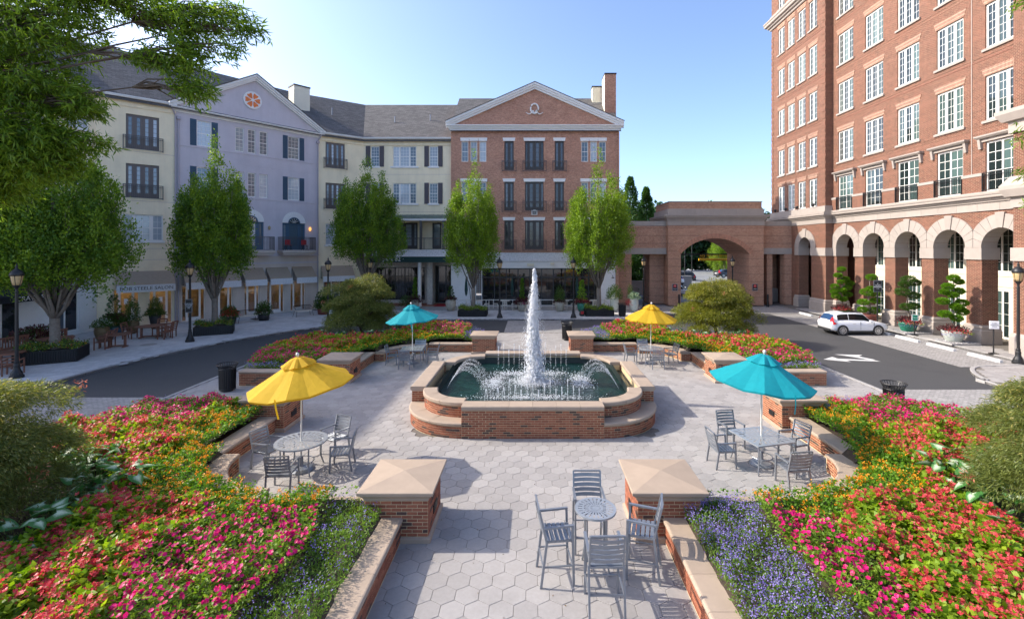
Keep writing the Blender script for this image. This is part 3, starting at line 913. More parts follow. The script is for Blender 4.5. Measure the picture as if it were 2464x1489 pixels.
# ------------------------------------------------------------------ building helpers (local x along the face, y into the building)
def frame(P, Q):
    return T(P[0], P[1], 0) @ RZ(math.atan2(Q[1] - P[1], Q[0] - P[0])), math.dist(P, Q)
def wallgrid(mb, u0, u1, z0, z1, ops=(), y=0., reveal=.18):
    us = sorted({u0, u1, *[c for o in ops for c in o[:2] if u0 < c < u1]})
    zs = sorted({z0, z1, *[c for o in ops for c in o[2:4] if z0 < c < z1]})
    for i in range(len(us) - 1):
        for j in range(len(zs) - 1):
            cu = (us[i] + us[i + 1]) / 2; cz = (zs[j] + zs[j + 1]) / 2
            if any(o[0] < cu < o[1] and o[2] < cz < o[3] for o in ops): continue
            mb.quad((us[i], y, zs[j]), (us[i + 1], y, zs[j]), (us[i + 1], y, zs[j + 1]), (us[i], y, zs[j + 1]))
    for (a, b, c, d) in ops:
        r = y + reveal
        mb.quad((a, y, c), (a, y, d), (a, r, d), (a, r, c)); mb.quad((b, y, d), (b, y, c), (b, r, c), (b, r, d))
        mb.quad((a, y, d), (b, y, d), (b, r, d), (a, r, d)); mb.quad((a, y, c), (a, r, c), (b, r, c), (b, y, c))
    return mb
def arch_fill(mb, uc, zs, r, y, depth, a=0., n=14, ry=None):
    """spandrels above a half-round opening (square opening uc+-r, zs..zs+r) and its soffit"""
    ry = ry or r
    pts = [(uc - r * math.cos(PI * k / n), zs + ry * math.sin(PI * k / n)) for k in range(n + 1)]
    for k in range(n):
        p, q = pts[k], pts[k + 1]
        mb.quad((p[0], y, p[1]), (q[0], y, q[1]), (q[0], y, zs + ry), (p[0], y, zs + ry))
        mb.quad((p[0], y, p[1]), (p[0], y + depth, p[1]), (q[0], y + depth, q[1]), (q[0], y, q[1]))
def win_mesh(w, h, lights, grid, fr, mu, m, sash, depth=.07, munt=.018):
    """frame with mullions, muntins and (sash) a meeting rail; returns mesh and the pane rectangles"""
    mb = MB(); d = depth
    mb.box(0, fr, 0, d, 0, h); mb.box(w - fr, w, 0, d, 0, h)
    mb.box(fr, w - fr, 0, d, 0, fr); mb.box(fr, w - fr, 0, d, h - fr, h)
    tot = sum(lights); av = w - 2 * fr - mu * (len(lights) - 1); x = fr; panes = []
    for i, l in enumerate(lights):
        lw = av * l / tot
        panes.append((x, x + lw, fr, h - fr))
        c, r = grid[i] if isinstance(grid, list) else grid
        for k in range(1, c): mb.box(x + lw * k / c - munt / 2, x + lw * k / c + munt / 2, .022, d - .012, fr, h - fr)
        for k in range(1, r):
            zz = fr + (h - 2 * fr) * k / r
            mb.box(x, x + lw, .020, d - .014, zz - munt / 2, zz + munt / 2)
        if sash: mb.box(x, x + lw, .012, d - .006, h / 2 - .028, h / 2 + .028)
        x += lw
        if i < len(lights) - 1: mb.box(x, x + mu, -.004, d + .002, fr, h - fr); x += mu
    return mb.mesh('window', m), panes
def window(par, F, u0, u1, z0, z1, lights=(1,), grid=(2, 4), fr=.06, mu=.08, m='window_frame', g='glass_dim', y=.08, sash=False, sill=None, name='window', shutters=None, munt=.018, sillw=.1):
    w, h = round(u1 - u0, 3), round(z1 - z0, 3)
    key = (w, h, tuple(lights), str(grid), fr, mu, m, sash, munt)
    me, panes = shared(('win',) + key, lambda: win_mesh(w, h, lights, grid, fr, mu, m, sash, munt=munt))
    M = F @ T(u0, y, z0)
    o = ob(name, me, par, M)
    for i, (a, b, c, d) in enumerate(panes):
        pm = shared(('pane', round(a, 3), round(b, 3), round(c, 3), round(d, 3), g), lambda: MB().box(a, b, .034, .040, c, d).mesh('pane', g))
        ob('pane', pm, o, M)
    if sill:
        sm = shared(('sill', w, sill, sillw), lambda: MB().rings([(-sillw, w + sillw, -y - .10, .0, -.15), (-sillw, w + sillw, -y - .10, .0, -.02), (-sillw + .01, w + sillw - .01, -y - .08, .0, .0)]).mesh('sill', sill))
        ob('sill', sm, o, M)
    if shutters:
        sw, smat, y0 = shutters
        def shm():
            mb = MB().box(0, sw, -.05, -.015, -.03, h + .03)
            for (c, d) in ((.06, h * .46), (h * .52, h - .06)):
                for k in range(int((d - c) / .06)): mb.box(.05, sw - .05, -.062, -.045, c + k * .06, c + k * .06 + .035)
            return mb.mesh('shutter', smat)
        sh = shared(('shut', sw, smat, h), shm)
        ob('shutter', sh, o, F @ T(u0 - sw - .02, 0, z0)); ob('shutter', sh, o, F @ T(u1 + .02, 0, z0))
    return o
def french(par, F, u0, u1, z0, z1, lights, m='dark_frame', g='glass_dim', rows=6, y=.1):
    """dark door set with narrow glazed leaves"""
    w, h = round(u1 - u0, 3), round(z1 - z0, 3)
    def mk():
        mb = MB(); tot = sum(lights); x = 0; panes = []
        for l in lights:
            lw = w * l / tot
            st = min(.16, lw * .30)
            mb.box(x, x + st, 0, .08, 0, h); mb.box(x + lw - st, x + lw, 0, .08, 0, h)
            mb.box(x + st, x + lw - st, 0, .08, 0, .35); mb.box(x + st, x + lw - st, 0, .08, h - .18, h)
            for k in range(1, rows): 
                zz = .35 + (h - .53) * k / rows
                mb.box(x + st, x + lw - st, .02, .06, zz - .012, zz + .012)
            mb.box(x - .006, x + .006, -.012, .0, 0, h)
            panes.append((x + st, x + lw - st, .35, h - .18)); x += lw
        mb.box(0, w, -.02, 0, h - .05, h)
        return mb.mesh('french_door', m), panes
    me, panes = shared(('fd', w, h, tuple(lights), m, rows), mk)
    M = F @ T(u0, y, z0)
    o = ob('french_door', me, par, M)
    for (a, b, c, d) in panes:
        ob('pane', shared(('fp', round(a, 3), round(b, 3), c, d, g), lambda: MB().box(a, b, .036, .042, c, d).mesh('pane', g)), o, M)
    return o
def railing(par, F, u0, u1, z0, z1, out=.22, m='rail_grey', step=.11, y=0., sides=True, posts=()):
    w = round(u1 - u0, 3); h = round(z1 - z0, 3)
    def mk():
        mb = MB()
        mb.box(0, w, -out - .02, -out + .02, h - .045, h); mb.box(0, w, -out - .015, -out + .015, h - .16, h - .13); mb.box(0, w, -out - .018, -out + .018, .05, .09)
        n = max(2, int(w / step))
        for k in range(n + 1):
            x = .01 + (w - .02) * k / n; mb.box(x - .009, x + .009, -out - .009, -out + .009, .09, h - .045)
        for x in [0.0, w, *posts]: mb.box(x - .025, x + .025, -out - .027, -out + .027, 0, h)
        if sides:
            for x in (0, w):
                mb.box(x - .018, x + .018, -out, 0, h - .04, h - .005); mb.box(x - .015, x + .015, -out, 0, .05, .085)
                for k in range(1, max(2, int(out / step))): mb.box(x - .009, x + .009, -out + out * k / max(2, int(out / step)) - .009, -out + out * k / max(2, int(out / step)) + .009, .085, h - .04)
        return mb.mesh('railing', m)
    return ob('railing', shared(('rail', w, h, out, m, step, sides, tuple(posts)), mk), par, F @ T(u0, y, z0))
def awning(par, F, u0, u1, ztop, zbot, out, drop, m='awning_taupe', vm='valance_print', y=0., name='awning'):
    w = u1 - u0; mb = MB()
    mb.add([(0, 0, ztop), (w, 0, ztop), (w, -out, zbot), (0, -out, zbot), (0, 0, ztop - .03), (w, 0, ztop - .03), (w, -out + .01, zbot - .03), (0, -out + .01, zbot - .03)],
           [(0, 3, 2, 1), (4, 5, 6, 7), (0, 4, 7, 3), (1, 2, 6, 5), (2, 3, 7, 6), (0, 1, 5, 4)])
    M = F @ T(u0, y, 0)
    o = ob(name, (mb, m), par, M)
    ob('valance', (MB().box(0, w, -out - .012, -out, zbot - drop, zbot), vm), o, F @ T(u0, y, 0))
    fm = MB()
    for x in (.02, w - .02):
        fm.bar((x, -.02, zbot - drop * .4), (x, -out + .03, zbot - drop * .4), .03); fm.bar((x, -.02, ztop - .1), (x, -.02, zbot - drop * .4), .03)
        fm.bar((x, -.4 * out, ztop - .4 * (ztop - zbot) - .05), (x, -.4 * out, zbot - drop * .4), .025)
    ob('frame', (fm, 'iron'), o, M)
    return o
def cornice(mb, u0, u1, z0, z1, proj, steps=3, y=0.):
    """stepped classical moulding; each step proud of the one below"""
    for k in range(steps):
        a = z0 + (z1 - z0) * k / steps; b = z0 + (z1 - z0) * (k + 1) / steps; p = proj * (k + 1) / steps
        mb.rings([(u0 - p * .9, u1 + p * .9, y - p * .82, y + .05, a), (u0 - p, u1 + p, y - p, y + .05, a + (b - a) * .55), (u0 - p, u1 + p, y - p, y + .05, b)])
def offset_poly(P, d):
    out = []
    for i, p in enumerate(P):
        ns = []
        for (a, b) in ((i - 1, i), (i, i + 1)):
            if 0 <= a and b < len(P):
                v = Vector(P[b]) - Vector(P[a]); v.normalize(); ns.append(Vector((-v.y, v.x)))
        if len(ns) == 2:
            n = (ns[0] + ns[1]).normalized(); k = 1 / max(.4, n.dot(ns[0]))
        else: n = ns[0]; k = 1
        out.append((p[0] + n.x * d * k, p[1] + n.y * d * k))
    return out
def roof_strip(P, i0, i1, ze, zr, depth, over=.35):
    """front slope, ridge and back slope above P[i0..i1]; left of travel is into the building"""
    E = offset_poly(P, -over); Rg = offset_poly(P, depth); B = offset_poly(P, 2 * depth)
    mb = MB(); zo = ze - over * (zr - ze) / depth
    for i in range(i0, i1):
        e0, e1, r0, r1, b0, b1 = E[i], E[i + 1], Rg[i], Rg[i + 1], B[i], B[i + 1]
        mb.add([(*e0, zo), (*e1, zo), (*r1, zr), (*r0, zr), (*b1, ze), (*b0, ze)], [(0, 1, 2, 3), (3, 2, 4, 5)])
        mb.add([(*e0, zo - .12), (*e1, zo - .12), (*e1, zo), (*e0, zo)], [(0, 1, 2, 3)])
    return mb
def side_closed(P, i0, i1, depth, z):
    """body of a terrace behind its faces (sides and back)"""
    B = offset_poly(P, 2 * depth); mb = MB()
    f = [P[i] for i in range(i0, i1 + 1)]; b = [B[i] for i in range(i0, i1 + 1)]
    mb.quad((*f[0], 0), (*b[0], 0), (*b[0], z), (*f[0], z)); mb.quad((*f[-1], 0), (*f[-1], z), (*b[-1], z), (*b[-1], 0))
    for k in range(len(b) - 1): mb.quad((*b[k], 0), (*b[k + 1], 0), (*b[k + 1], z), (*b[k], z))
    return mb
def gutter(par, P, i0, i1, z, over=.35, m='gutter_white'):
    E = offset_poly(P, -over)
    ob('gutter', (MB().sweep([E[i] for i in range(i0, i1 + 1)], [(0, z - .16), (.16, z - .16), (.16, z), (-.05, z), (-.05, z - .06)]), m), par, I4)
    F0 = offset_poly(P, -.02)
    mb = MB().sweep([F0[i] for i in range(i0, i1 + 1)], [(-.02, z - .75), (.3, z - .75), (.3, z - .16), (-.22, z - .16), (-.18, z - .28), (-.08, z - .34), (-.06, z - .68)])
    ob('frieze', (mb, 'stucco_cream'), par, I4)
# terrace of shops: one polyline of faces
TP = [(-29.8, 18), (-29.8, 32.2), (-26.6, 35.2), (-19.8, 43.6), (-16.5, 46), (-7.9, 46)]
ZE, ZR, DP = 16.3, 21.6, 6.8
# ---- cream building, left wing
yl = thing('shop_building', 'cream stucco building with dark double doors and small iron balconies, left of the mauve gable', 'building', T(-29.8, 32.2, 0))
F0, L0 = frame((-29.8, 14), TP[1]); F1, L1 = frame(TP[1], TP[2])
ob('roof', (roof_strip(TP, 0, 2, ZE, ZR, DP), 'shingle'), yl, I4)
ob('body', (side_closed(TP, 0, 2, DP, ZE), 'stucco_cream'), yl, I4)
gutter(yl, TP, 0, 2, ZE)
ops = [(16.2, 17.7, 13.5, 15.2), (16.2, 17.7, 9.8, 11.5), (16.2, 17.7, 6.1, 7.9)] + [(u, u + 1.0, z, z + 1.9) for u in (11.2, 13.4) for z in (13.3, 9.7, 6.0)]
mb = wallgrid(MB(), 12.9, L0, 4.2, ZE, [o for o in ops if o[0] > 12.95])
ob('wall', (mb, 'stucco_cream'), yl, F0)
mb = wallgrid(MB(), 4, 12.9, 4.2, ZE, [o for o in ops if o[1] < 12.9], y=-.12)
mb.quad((12.9, -.12, 4.2), (12.9, .02, 4.2), (12.9, .02, ZE), (12.9, -.12, ZE))
ob('wall', (mb, 'brick_red'), yl, F0)
for o in ops:
    window(yl, F0, *o, lights=(1, 1) if o[1] - o[0] > 1.2 else (1,), grid=(2, 4), g='glass_blind', sash=True, sill='white_paint', y=.06 if o[0] > 12.9 else -.06)
# white shop front below with two dark awnings
so = [(u, u + 1.75, .25, 3.1) for u in (6.4, 9.0, 11.6, 15.2)]
ob('shop_front', (wallgrid(MB(), 4, L0, 0, 4.2, so, y=-.05), 'white_paint'), yl, F0)
for o in so: window(yl, F0, *o, lights=(1, 1), grid=(1, 1), g='glass_dim', fr=.07, y=.02)
for (u0, u1, s) in ((7.2, 10.6, 'MARKET'), (11.0, 14.4, 'CRAVELER')):
    a = awning(yl, F0, u0, u1, 4.35, 2.95, 1.5, .34, 'awning_navy', 'awning_navy')
    text(a, s, .36, F0 @ T((u0 + u1) / 2, -1.53, 2.78), 'text_white')
# angled face with the salon
ops = [(1.55, 3.4, 12.65, 15.1), (1.55, 3.4, 9.2, 11.6), (1.3, 3.62, 6.12, 8.0), (.88, 2.26, .08, 2.7), (2.81, 4.15, .08, 2.7)]
ob('wall', (wallgrid(MB(), 0, L1, 0, ZE, ops), 'stucco_cream'), yl, F1)
for (z0, z1) in ((12.65, 15.1), (9.2, 11.6)):
    french(yl, F1, 1.55, 3.4, z0, z1, (1, 1, 1, 1), 'bronze_frame', 'glass_blind')
    railing(yl, F1, 1.40, 3.60, z0 - .08, z0 + .92, .20)
window(yl, F1, 1.3, 3.62, 6.12, 8.0, lights=(.8, 1.25, .8), grid=(2, 4), fr=.08, mu=.22, g='glass_blind', sash=True, sill='window_frame')
bm = MB()
for z in (12.45, 8.95, 5.55, 4.75): bm.box(.0, L1, -.015, .02, z, z + .03)
ob('wall_joints', (bm, 'stucco_taupe'), yl, F1)
for (u0, u1) in ((.88, 2.26), (2.81, 4.15)):
    w = window(yl, F1, u0, u1, .08, 2.7, lights=(.35, 1.0, .35), grid=(1, 1), fr=.05, mu=.14, g='shop_glass', m='window_frame', name='shop_door')
    M2 = F1 @ T(u0, .08, .08); wd = u1 - u0
    ob('door_handle', (MB().tube([(wd * .70, -.02, .95), (wd * .70, -.08, 1.0), (wd * .70, -.08, 1.3), (wd * .70, -.02, 1.35)], .014, 6), 'silver'), w, M2)
    ob('door_notice', (MB().box(wd * .5 - .12, wd * .5 + .12, .028, .033, 1.55, 1.95), 'text_white'), w, M2)
a = awning(yl, F1, 1.02, 4.25, 3.95, 3.02, 1.0, .50)
text(a, 'BOB STEELE SALON', .33, F1 @ T(2.66, -1.016, 2.77), 'text_dark', 1.02)
room = MB(); 
room.quad((.6, 3., 0), (4.3, 3., 0), (4.3, 3., 3.2), (.6, 3., 3.2)); room.quad((.6, .25, 3.2), (.6, 3, 3.2), (4.3, 3, 3.2), (4.3, .25, 3.2)); room.quad((.6, .25, .02), (4.3, .25, .02), (4.3, 3, .02), (.6, 3, .02))
room.quad((.6, .25, 0), (.6, 3, 0), (.6, 3, 3.2), (.6, .25, 3.2)); room.quad((4.3, .25, 0), (4.3, 3, 0), (4.3, 3, 3.2), (4.3, .25, 3.2))
ob('shop_room', (room, 'room_warm'), yl, F1)
ob('counter', (MB().box(.9, 2.2, 1.4, 1.9, .02, 1.05), 'room_warm'), yl, F1)
lm = MB()
for u in (1.3, 2.4, 3.5): lm.lathe([(.09, 2.98), (.11, 3.05), (.05, 3.1)], 10, (u, 1.2))
ob('ceiling_lamps', (lm, 'warm_lamp'), yl, F1)
ds = MB().tube([(L1 - .05, -.1, 15.5), (L1 - .05, -.1, .1)], .05, 8); ds.tube([(L1 - .35, -.35, 16.1), (L1 - .05, -.1, 15.5)], .05, 8)
ob('downspout', (ds, 'downspout'), yl, F1)
# ---- mauve building
pu = thing('gable_building', 'mauve-grey stucco building with white pediment and orange star emblem', 'building', T(-26.6, 35.2, 0))
F2, L2 = frame(TP[2], TP[3])
ob('roof', (roof_strip(TP, 2, 3, ZE, ZR, DP), 'shingle'), pu, I4)
ob('body', (side_closed(TP, 2, 3, DP, ZE), 'stucco_mauve'), pu, I4)
W1 = [(1.3, 2.27), (8.07, 9.05)]; W3 = [(3.93, 4.57), (4.85, 5.46), (5.74, 6.39)]
rows = [(13.46, 15.42), (9.84, 11.82)]
ops = [(a, b, c, d) for (a, b) in W1 + W3 for (c, d) in rows]
AR = [(5.1, .98), (8.58, .98)]
for c, r in AR: ops.append((c - r, c + r, 5.45, 7.8))
SD = [(.35, 1.85), (2.55, 3.75), (4.6, 5.75), (6.35, 7.75), (8.3, 9.6)]
ops2 = [(a, b, .06, 2.75) for a, b in SD]
ob('wall', (wallgrid(MB(), 0, L2, 5.0, ZE + .1, ops, y=-.04), 'stucco_mauve'), pu, F2)
ob('shop_front', (wallgrid(MB(), 0, L2, 0, 5.0, ops2, y=0), 'stucco_taupe'), pu, F2)
for (a, b) in W1:
    for (c, d) in rows: window(pu, F2, a, b, c, d, grid=(3, 6), g='glass_blind', sash=True, shutters=(.42, 'blue_shutter', 0), y=.03)
for (a, b) in W3:
    for (c, d) in rows: window(pu, F2, a, b, c, d, grid=(2, 6), g='glass_blind', sash=True, y=.03)
bm = MB()
for z in (13.28, 9.66, 12.4, 8.9): bm.box(0, L2, -.075 if z in (13.28, 9.66) else -.05, 0, z, z + (.13 if z in (13.28, 9.66) else .03))
bm.box(0, L2, -.06, 0, 4.25, 4.4); bm.box(0, L2, -.08, 0, 4.9, 5.02)
ob('string_course', (bm, 'stucco_mauve'), pu, F2)
for c, r in AR:
    # fanned white arch, its blades laid like rays
    for k in range(17):
        a0 = PI * k / 17; a1 = PI * (k + 1) / 17
        pts = [(c + q * math.cos(t), 7.8 + q * math.sin(t)) for q, t in ((.50, a0 + .01), (1.0, a0 + .006), (1.0, a1 - .006), (.50, a1 - .01))]
        ob('arch_ray', (MB().prism_y(pts, -.10, -.02), 'white_paint'), pu, F2)
    back = [(c + .99 * math.cos(PI * k / 16), 7.8 + .99 * math.sin(PI * k / 16)) for k in range(17)]
    ob('arch_panel', (MB().prism_y(back, -.07, -.041), 'gutter_white'), pu, F2)
    d = french(pu, F2, c - .98, c + .98, 5.45, 7.8, (.55, 1.3, .55), 'blue_door', 'glass_blind', 5, y=.05)
    rim = [(c + .52 * math.cos(PI * k / 12), 7.8 + .52 * math.sin(PI * k / 12)) for k in range(13)] + [(c + .42 * math.cos(PI * k / 12), 7.8 + .42 * math.sin(PI * k / 12)) for k in range(12, -1, -1)]
    ob('fanlight_frame', (MB().prism_y(rim, -.115, -.03), 'blue_door'), d, F2)
    gl = [(c + .43 * math.cos(PI * k / 12), 7.8 + .43 * math.sin(PI * k / 12)) for k in range(13)]
    ob('fanlight', (MB().prism_y(gl, -.085, -.08), 'glass_dim'), d, F2)
    sp = MB()
    for k in range(1, 6):
        t = PI * k / 6; sp.bar((c + .06 * math.cos(t), -.095, 7.8 + .06 * math.sin(t)), (c + .42 * math.cos(t), -.095, 7.8 + .42 * math.sin(t)), .022)
    ob('fanlight_bars', (sp, 'window_frame'), d, F2)
    sl = MB().rings([(c - 1.30, c + 1.35, -1.05, 0, 5.02), (c - 1.30, c + 1.35, -1.05, 0, 5.1), (c - 1.42, c + 1.47, -1.17, 0, 5.22), (c - 1.45, c + 1.50, -1.2, 0, 5.40)])
    ob('balcony_slab', (sl, 'stucco_taupe'), pu, F2)
    railing(pu, F2, c - 1.35, c + 1.40, 5.40, 6.56, 1.08, step=.12)
    ob('wall_lamp', (MB().lathe([(.04, 7.15), (.09, 7.2), (.11, 7.4), (.03, 7.5)], 8, (c + 1.4, -.13)), 'bulb' if c > 8 else 'lamp_glass'), pu, F2)
pm = MB(); cornice(pm, 0, L2, 15.75, 16.12, .42); ob('cornice', (pm, 'white_paint'), pu, F2)
ga = [(-.2, 16.1), (L2 + .2, 16.1), (L2 / 2, 19.55)]
ob('tympanum', (MB().prism_y(ga, -.035, .3), 'stucco_mauve'), pu, F2)
rk = MB()
for sg in (0, 1):
    x0 = -.5 if sg == 0 else L2 + .5
    for (t, p) in ((0., .42), (.17, .30), (.30, .18)):
        a = (x0, 16.12 + .26 - t); b = (L2 / 2, 19.98 - t)
        pts = [a, b, (b[0], b[1] - .17), (a[0], a[1] - .17)]
        if sg: pts.reverse()
        rk.prism_y(pts, -p - .04, .02)
ob('raking_cornice', (rk, 'white_paint'), pu, F2)
gr = MB()
for x0 in (-.55, L2 + .55):
    a = (x0, -.5, 16.42); b = (L2 / 2, -.5, 20.06); c2 = (L2 / 2, 5.2, 20.06); d2 = (x0, .6 if True else 0, 16.42)
    gr.quad(a, b, c2, d2) if x0 < 0 else gr.quad(b, a, d2, c2)
    gr.quad((x0, -.5, 16.34), (L2 / 2, -.5, 19.98), b, a)
ob('gable_roof', (gr, 'shingle'), pu, F2)
em = ob('emblem', (MB().lathe([(.70, 0), (.72, .04), (.70, .07), (.64, .07)], 40), 'white_paint'), pu, F2 @ T(L2 / 2 - .2, -.05, 17.85) @ Matrix.Rotation(R(90), 4, 'X'))
EM = WM[em]
for k in range(6):
    t0 = PI / 3 * k
    pts = [(.06 * math.cos(t0), .06 * math.sin(t0)), (.46 * math.cos(t0 - .42), .46 * math.sin(t0 - .42)), (.60 * math.cos(t0 - .30), .60 * math.sin(t0 - .30)), (.54 * math.cos(t0), .54 * math.sin(t0)), (.60 * math.cos(t0 + .30), .60 * math.sin(t0 + .30)), (.46 * math.cos(t0 + .42), .46 * math.sin(t0 + .42))]
    ob('petal', (MB().prism(pts, .07, .095), 'orange_paint'), em, EM)
st = [((.36 if k % 2 == 0 else .09) * math.cos(PI / 6 * k + PI / 6 * 1), (.36 if k % 2 == 0 else .09) * math.sin(PI / 6 * k + PI / 6)) for k in range(12)]
ob('star', (MB().prism(st, .095, .115), 'white_paint'), em, EM)
for (u0, u1) in ((.35, 4.05), (4.35, 6.0), (6.25, 8.05), (8.4, 10.2)):
    awning(pu, F2, u0, u1, 3.95, 3.02, 1.0, .50)
for i, (a, b) in enumerate(SD):
    w = window(pu, F2, a, b, .06, 2.75, lights=(.3, 1.0, .3), grid=(1, 1), fr=.05, mu=.13, g='shop_glass', name='shop_door')
    M2 = F2 @ T(a, .08, .06)
    ob('kick_plate', (MB().box((b - a) * .25, (b - a) * .75, .005, .035, .05, .28), 'window_frame'), w, M2)
room = MB()
room.quad((.2, 3., 0), (L2 - .2, 3., 0), (L2 - .2, 3., 3.2), (.2, 3., 3.2)); room.quad((.2, .25, 3.2), (.2, 3, 3.2), (L2 - .2, 3, 3.2), (L2 - .2, .25, 3.2)); room.quad((.2, .25, .02), (L2 - .2, .25, .02), (L2 - .2, 3, .02), (.2, 3, .02))
for u in (.2, 2.2, 4.2, 6.05, 8.0, L2 - .2): room.quad((u, .25, 0), (u, 3, 0), (u, 3, 3.2), (u, .25, 3.2))
ob('shop_room', (room, 'room_warm'), pu, F2)
sh = MB()
for u in (.3, 2.5, 4.5, 6.4, 8.3):
    for z in (.6, 1.1, 1.6, 2.1): sh.box(u, u + 1.2, 2.6, 2.98, z, z + .04)
    for k in range(14): x = u + .05 + k * .08; z = random.choice((.64, 1.14, 1.64, 2.14)); sh.box(x, x + .05, 2.7, 2.8, z, z + random.uniform(.1, .3))
ob('shelf_goods', (sh, 'wood_grey'), pu, F2)
lm = MB()
for u in (1.0, 3.0, 5.2, 7.0, 9.0): lm.lathe([(.09, 2.98), (.11, 3.05), (.05, 3.1)], 10, (u, 1.3))
ob('ceiling_lamps', (lm, 'warm_lamp'), pu, F2)
ds = MB().tube([(L2 - .12, -.14, 15.2), (L2 - .12, -.14, .1)], .05, 8); ds.box(L2 - .24, L2, -.26, -.03, 15.2, 15.42); ds.tube([(L2 + .1, -.4, 16.0), (L2 - .12, -.14, 15.4)], .05, 8)
ds.tube([(.12, -.14, 15.2), (.12, -.14, .1)], .05, 8); ds.box(0, .24, -.26, -.03, 15.2, 15.42)
ob('downspout', (ds, 'downspout'), pu, F2)
def chimney(par, x, y, w, d, z0, z1, rot, m='stucco_ivory', cap='iron'):
    c = ob('chimney', (MB().box(-w / 2, w / 2, -d / 2, d / 2, z0, z1), m), par, T(x, y, 0) @ RZ(rot))
    ob('chimney_cap', (MB().box(-w / 2 - .05, w / 2 + .05, -d / 2 - .05, d / 2 + .05, z1, z1 + .12), cap), c, T(x, y, 0) @ RZ(rot))
chimney(pu, -22.9, 46.3, 1.5, 1.3, 16.5, 21.25, R(48))
chimney(yl, -30.6, 40.3, 1.3, 1.6, 16.5, 21.6, R(47))
# ---- cream building, right of the gable
yf = thing('shop_building', 'cream stucco building between the mauve gable and the brick pediment, restaurant below', 'building', T(-16.5, 46, 0))
ob('roof', (roof_strip(TP, 3, 5, ZE, ZR, DP), 'shingle'), yf, I4)
ob('body', (side_closed(TP, 3, 5, DP, ZE), 'stucco_cream'), yf, I4)
gutter(yf, TP, 3, 5, ZE)
F3, L3 = frame(TP[3], TP[4]); F4, L4 = frame(TP[4], TP[5])
ops = [(.62, 2.34, 13.1, 15.5), (.62, 2.34, 9.3, 11.7), (.62, 2.34, 5.9, 7.9), (.4, 2.6, .06, 2.75)]
ob('wall', (wallgrid(MB(), 0, L3, 0, ZE, ops), 'stucco_cream'), yf, F3)
for (z0, z1) in ((13.1, 15.5), (9.3, 11.7)):
    french(yf, F3, .62, 2.34, z0, z1, (1, 1, 1, 1), 'bronze_frame', 'glass_blind'); railing(yf, F3, .45, 2.5, z0 - .08, z0 + .92, .2)
window(yf, F3, .62, 2.34, 5.9, 7.9, lights=(1, 1), grid=(2, 4), g='glass_blind', sash=True, sill='white_paint')
window(yf, F3, .4, 2.6, .06, 2.75, lights=(1, 1, 1), grid=(1, 2), g='glass_dim', name='shop_door')
awning(yf, F3, .2, 3.0, 3.95, 3.02, 1.0, .5)
FW = [((.7, 1.55), (1,), True), ((2.86, 5.15), (.62, 1, .62), False), ((6.4, 7.26), (1,), True)]
rows = [(13.54, 15.5), (9.93, 11.92)]
ops = [(a, b, c, d) for ((a, b), _, _) in FW for (c, d) in rows]
ob('wall', (wallgrid(MB(), 0, L4, 8.5, ZE, ops), 'stucco_cream'), yf, F4)
for ((a, b), li, s) in FW:
    for (c, d) in rows:
        window(yf, F4, a, b, c, d, lights=li, grid=(3, 6) if len(li) == 1 else [(2, 6), (3, 6), (2, 6)], fr=.07, mu=.15, g='glass_blind', sash=True, sill='white_paint', shutters=(.44, 'plum_shutter', 0) if s else None, sillw=.12 if s else .22)
bm = MB(); bm.box(0, L4, -.012, .02, 12.75, 12.78); bm.box(0, L4, -.012, .02, 9.1, 9.13); ob('wall_joints', (bm, 'stucco_taupe'), yf, F4)
# loggia with metal roof, columns and railing
lo = wallgrid(MB(), 0, L4, 5.45, 8.5, [(3.09, 4.91, 5.5, 8.15), (6.4, 7.31, 5.5, 8.15)], y=1.5)
lo.quad((0, 0, 8.5), (L4, 0, 8.5), (L4, 1.5, 8.5), (0, 1.5, 8.5)); lo.quad((0, 0, 5.45), (0, 1.5, 5.45), (0, 1.5, 8.5), (0, 0, 8.5))
ob('loggia_wall', (lo, 'stucco_cream'), yf, F4)
french(yf, F4, 3.09, 4.91, 5.5, 8.15, (.6, 1.1, .6), 'dark_frame', 'glass_blind', 6, y=1.55); french(yf, F4, 6.4, 7.31, 5.5, 8.15, (1,), 'dark_frame', 'glass_blind', 6, y=1.55)
rm = MB().add([(1.2, 0, 8.85), (8.2, 0, 8.85), (8.2, -.75, 8.52), (1.2, -.75, 8.52), (1.2, 0, 8.8), (8.2, 0, 8.8), (8.2, -.75, 8.47), (1.2, -.75, 8.47)], [(0, 3, 2, 1), (4, 5, 6, 7), (0, 4, 7, 3), (1, 2, 6, 5), (2, 3, 7, 6)])
for k in range(17): rm.bar((1.25 + k * .43, -.01, 8.87), (1.25 + k * .43, -.74, 8.545), .03, .04)
mat('metal_green', (.14, .19, .16), .5, metal=.3, var=.15)
ob('porch_roof', (rm, 'metal_green'), yf, F4)
ob('porch_beam', (MB().box(1.2, 8.2, -.7, -.45, 8.24, 8.46), 'white_paint'), yf, F4)
for u in (2.37, 5.73, 7.89): ob('column', (MB().box(u - .11, u + .11, -.65, -.45, 5.45, 8.24), 'rail_grey'), yf, F4)
railing(yf, F4, 1.35, 8.15, 5.46, 6.60, .62, step=.12, posts=(2.4, 4.7))
ob('balcony_slab', (MB().box(.0, 8.55, -.7, 1.6, 4.80, 5.44), 'brick_white'), yf, F4)
aw = ob('sign_band', (MB().box(1.1, 11.0, -1.0, -.72, 4.24, 4.78), 'awning_green'), yf, F4)
ob('trim', (MB().box(1.1, 8.5, -1.02, -.70, 4.79, 4.84), 'white_paint'), aw, F4)
text(aw, '· park 82 ·', .56, F4 @ T(3.05, -1.02, 4.54), 'text_white'); text(aw, 'EAT · DRINK', .22, F4 @ T(9.3, -1.02, 4.52), 'text_white')
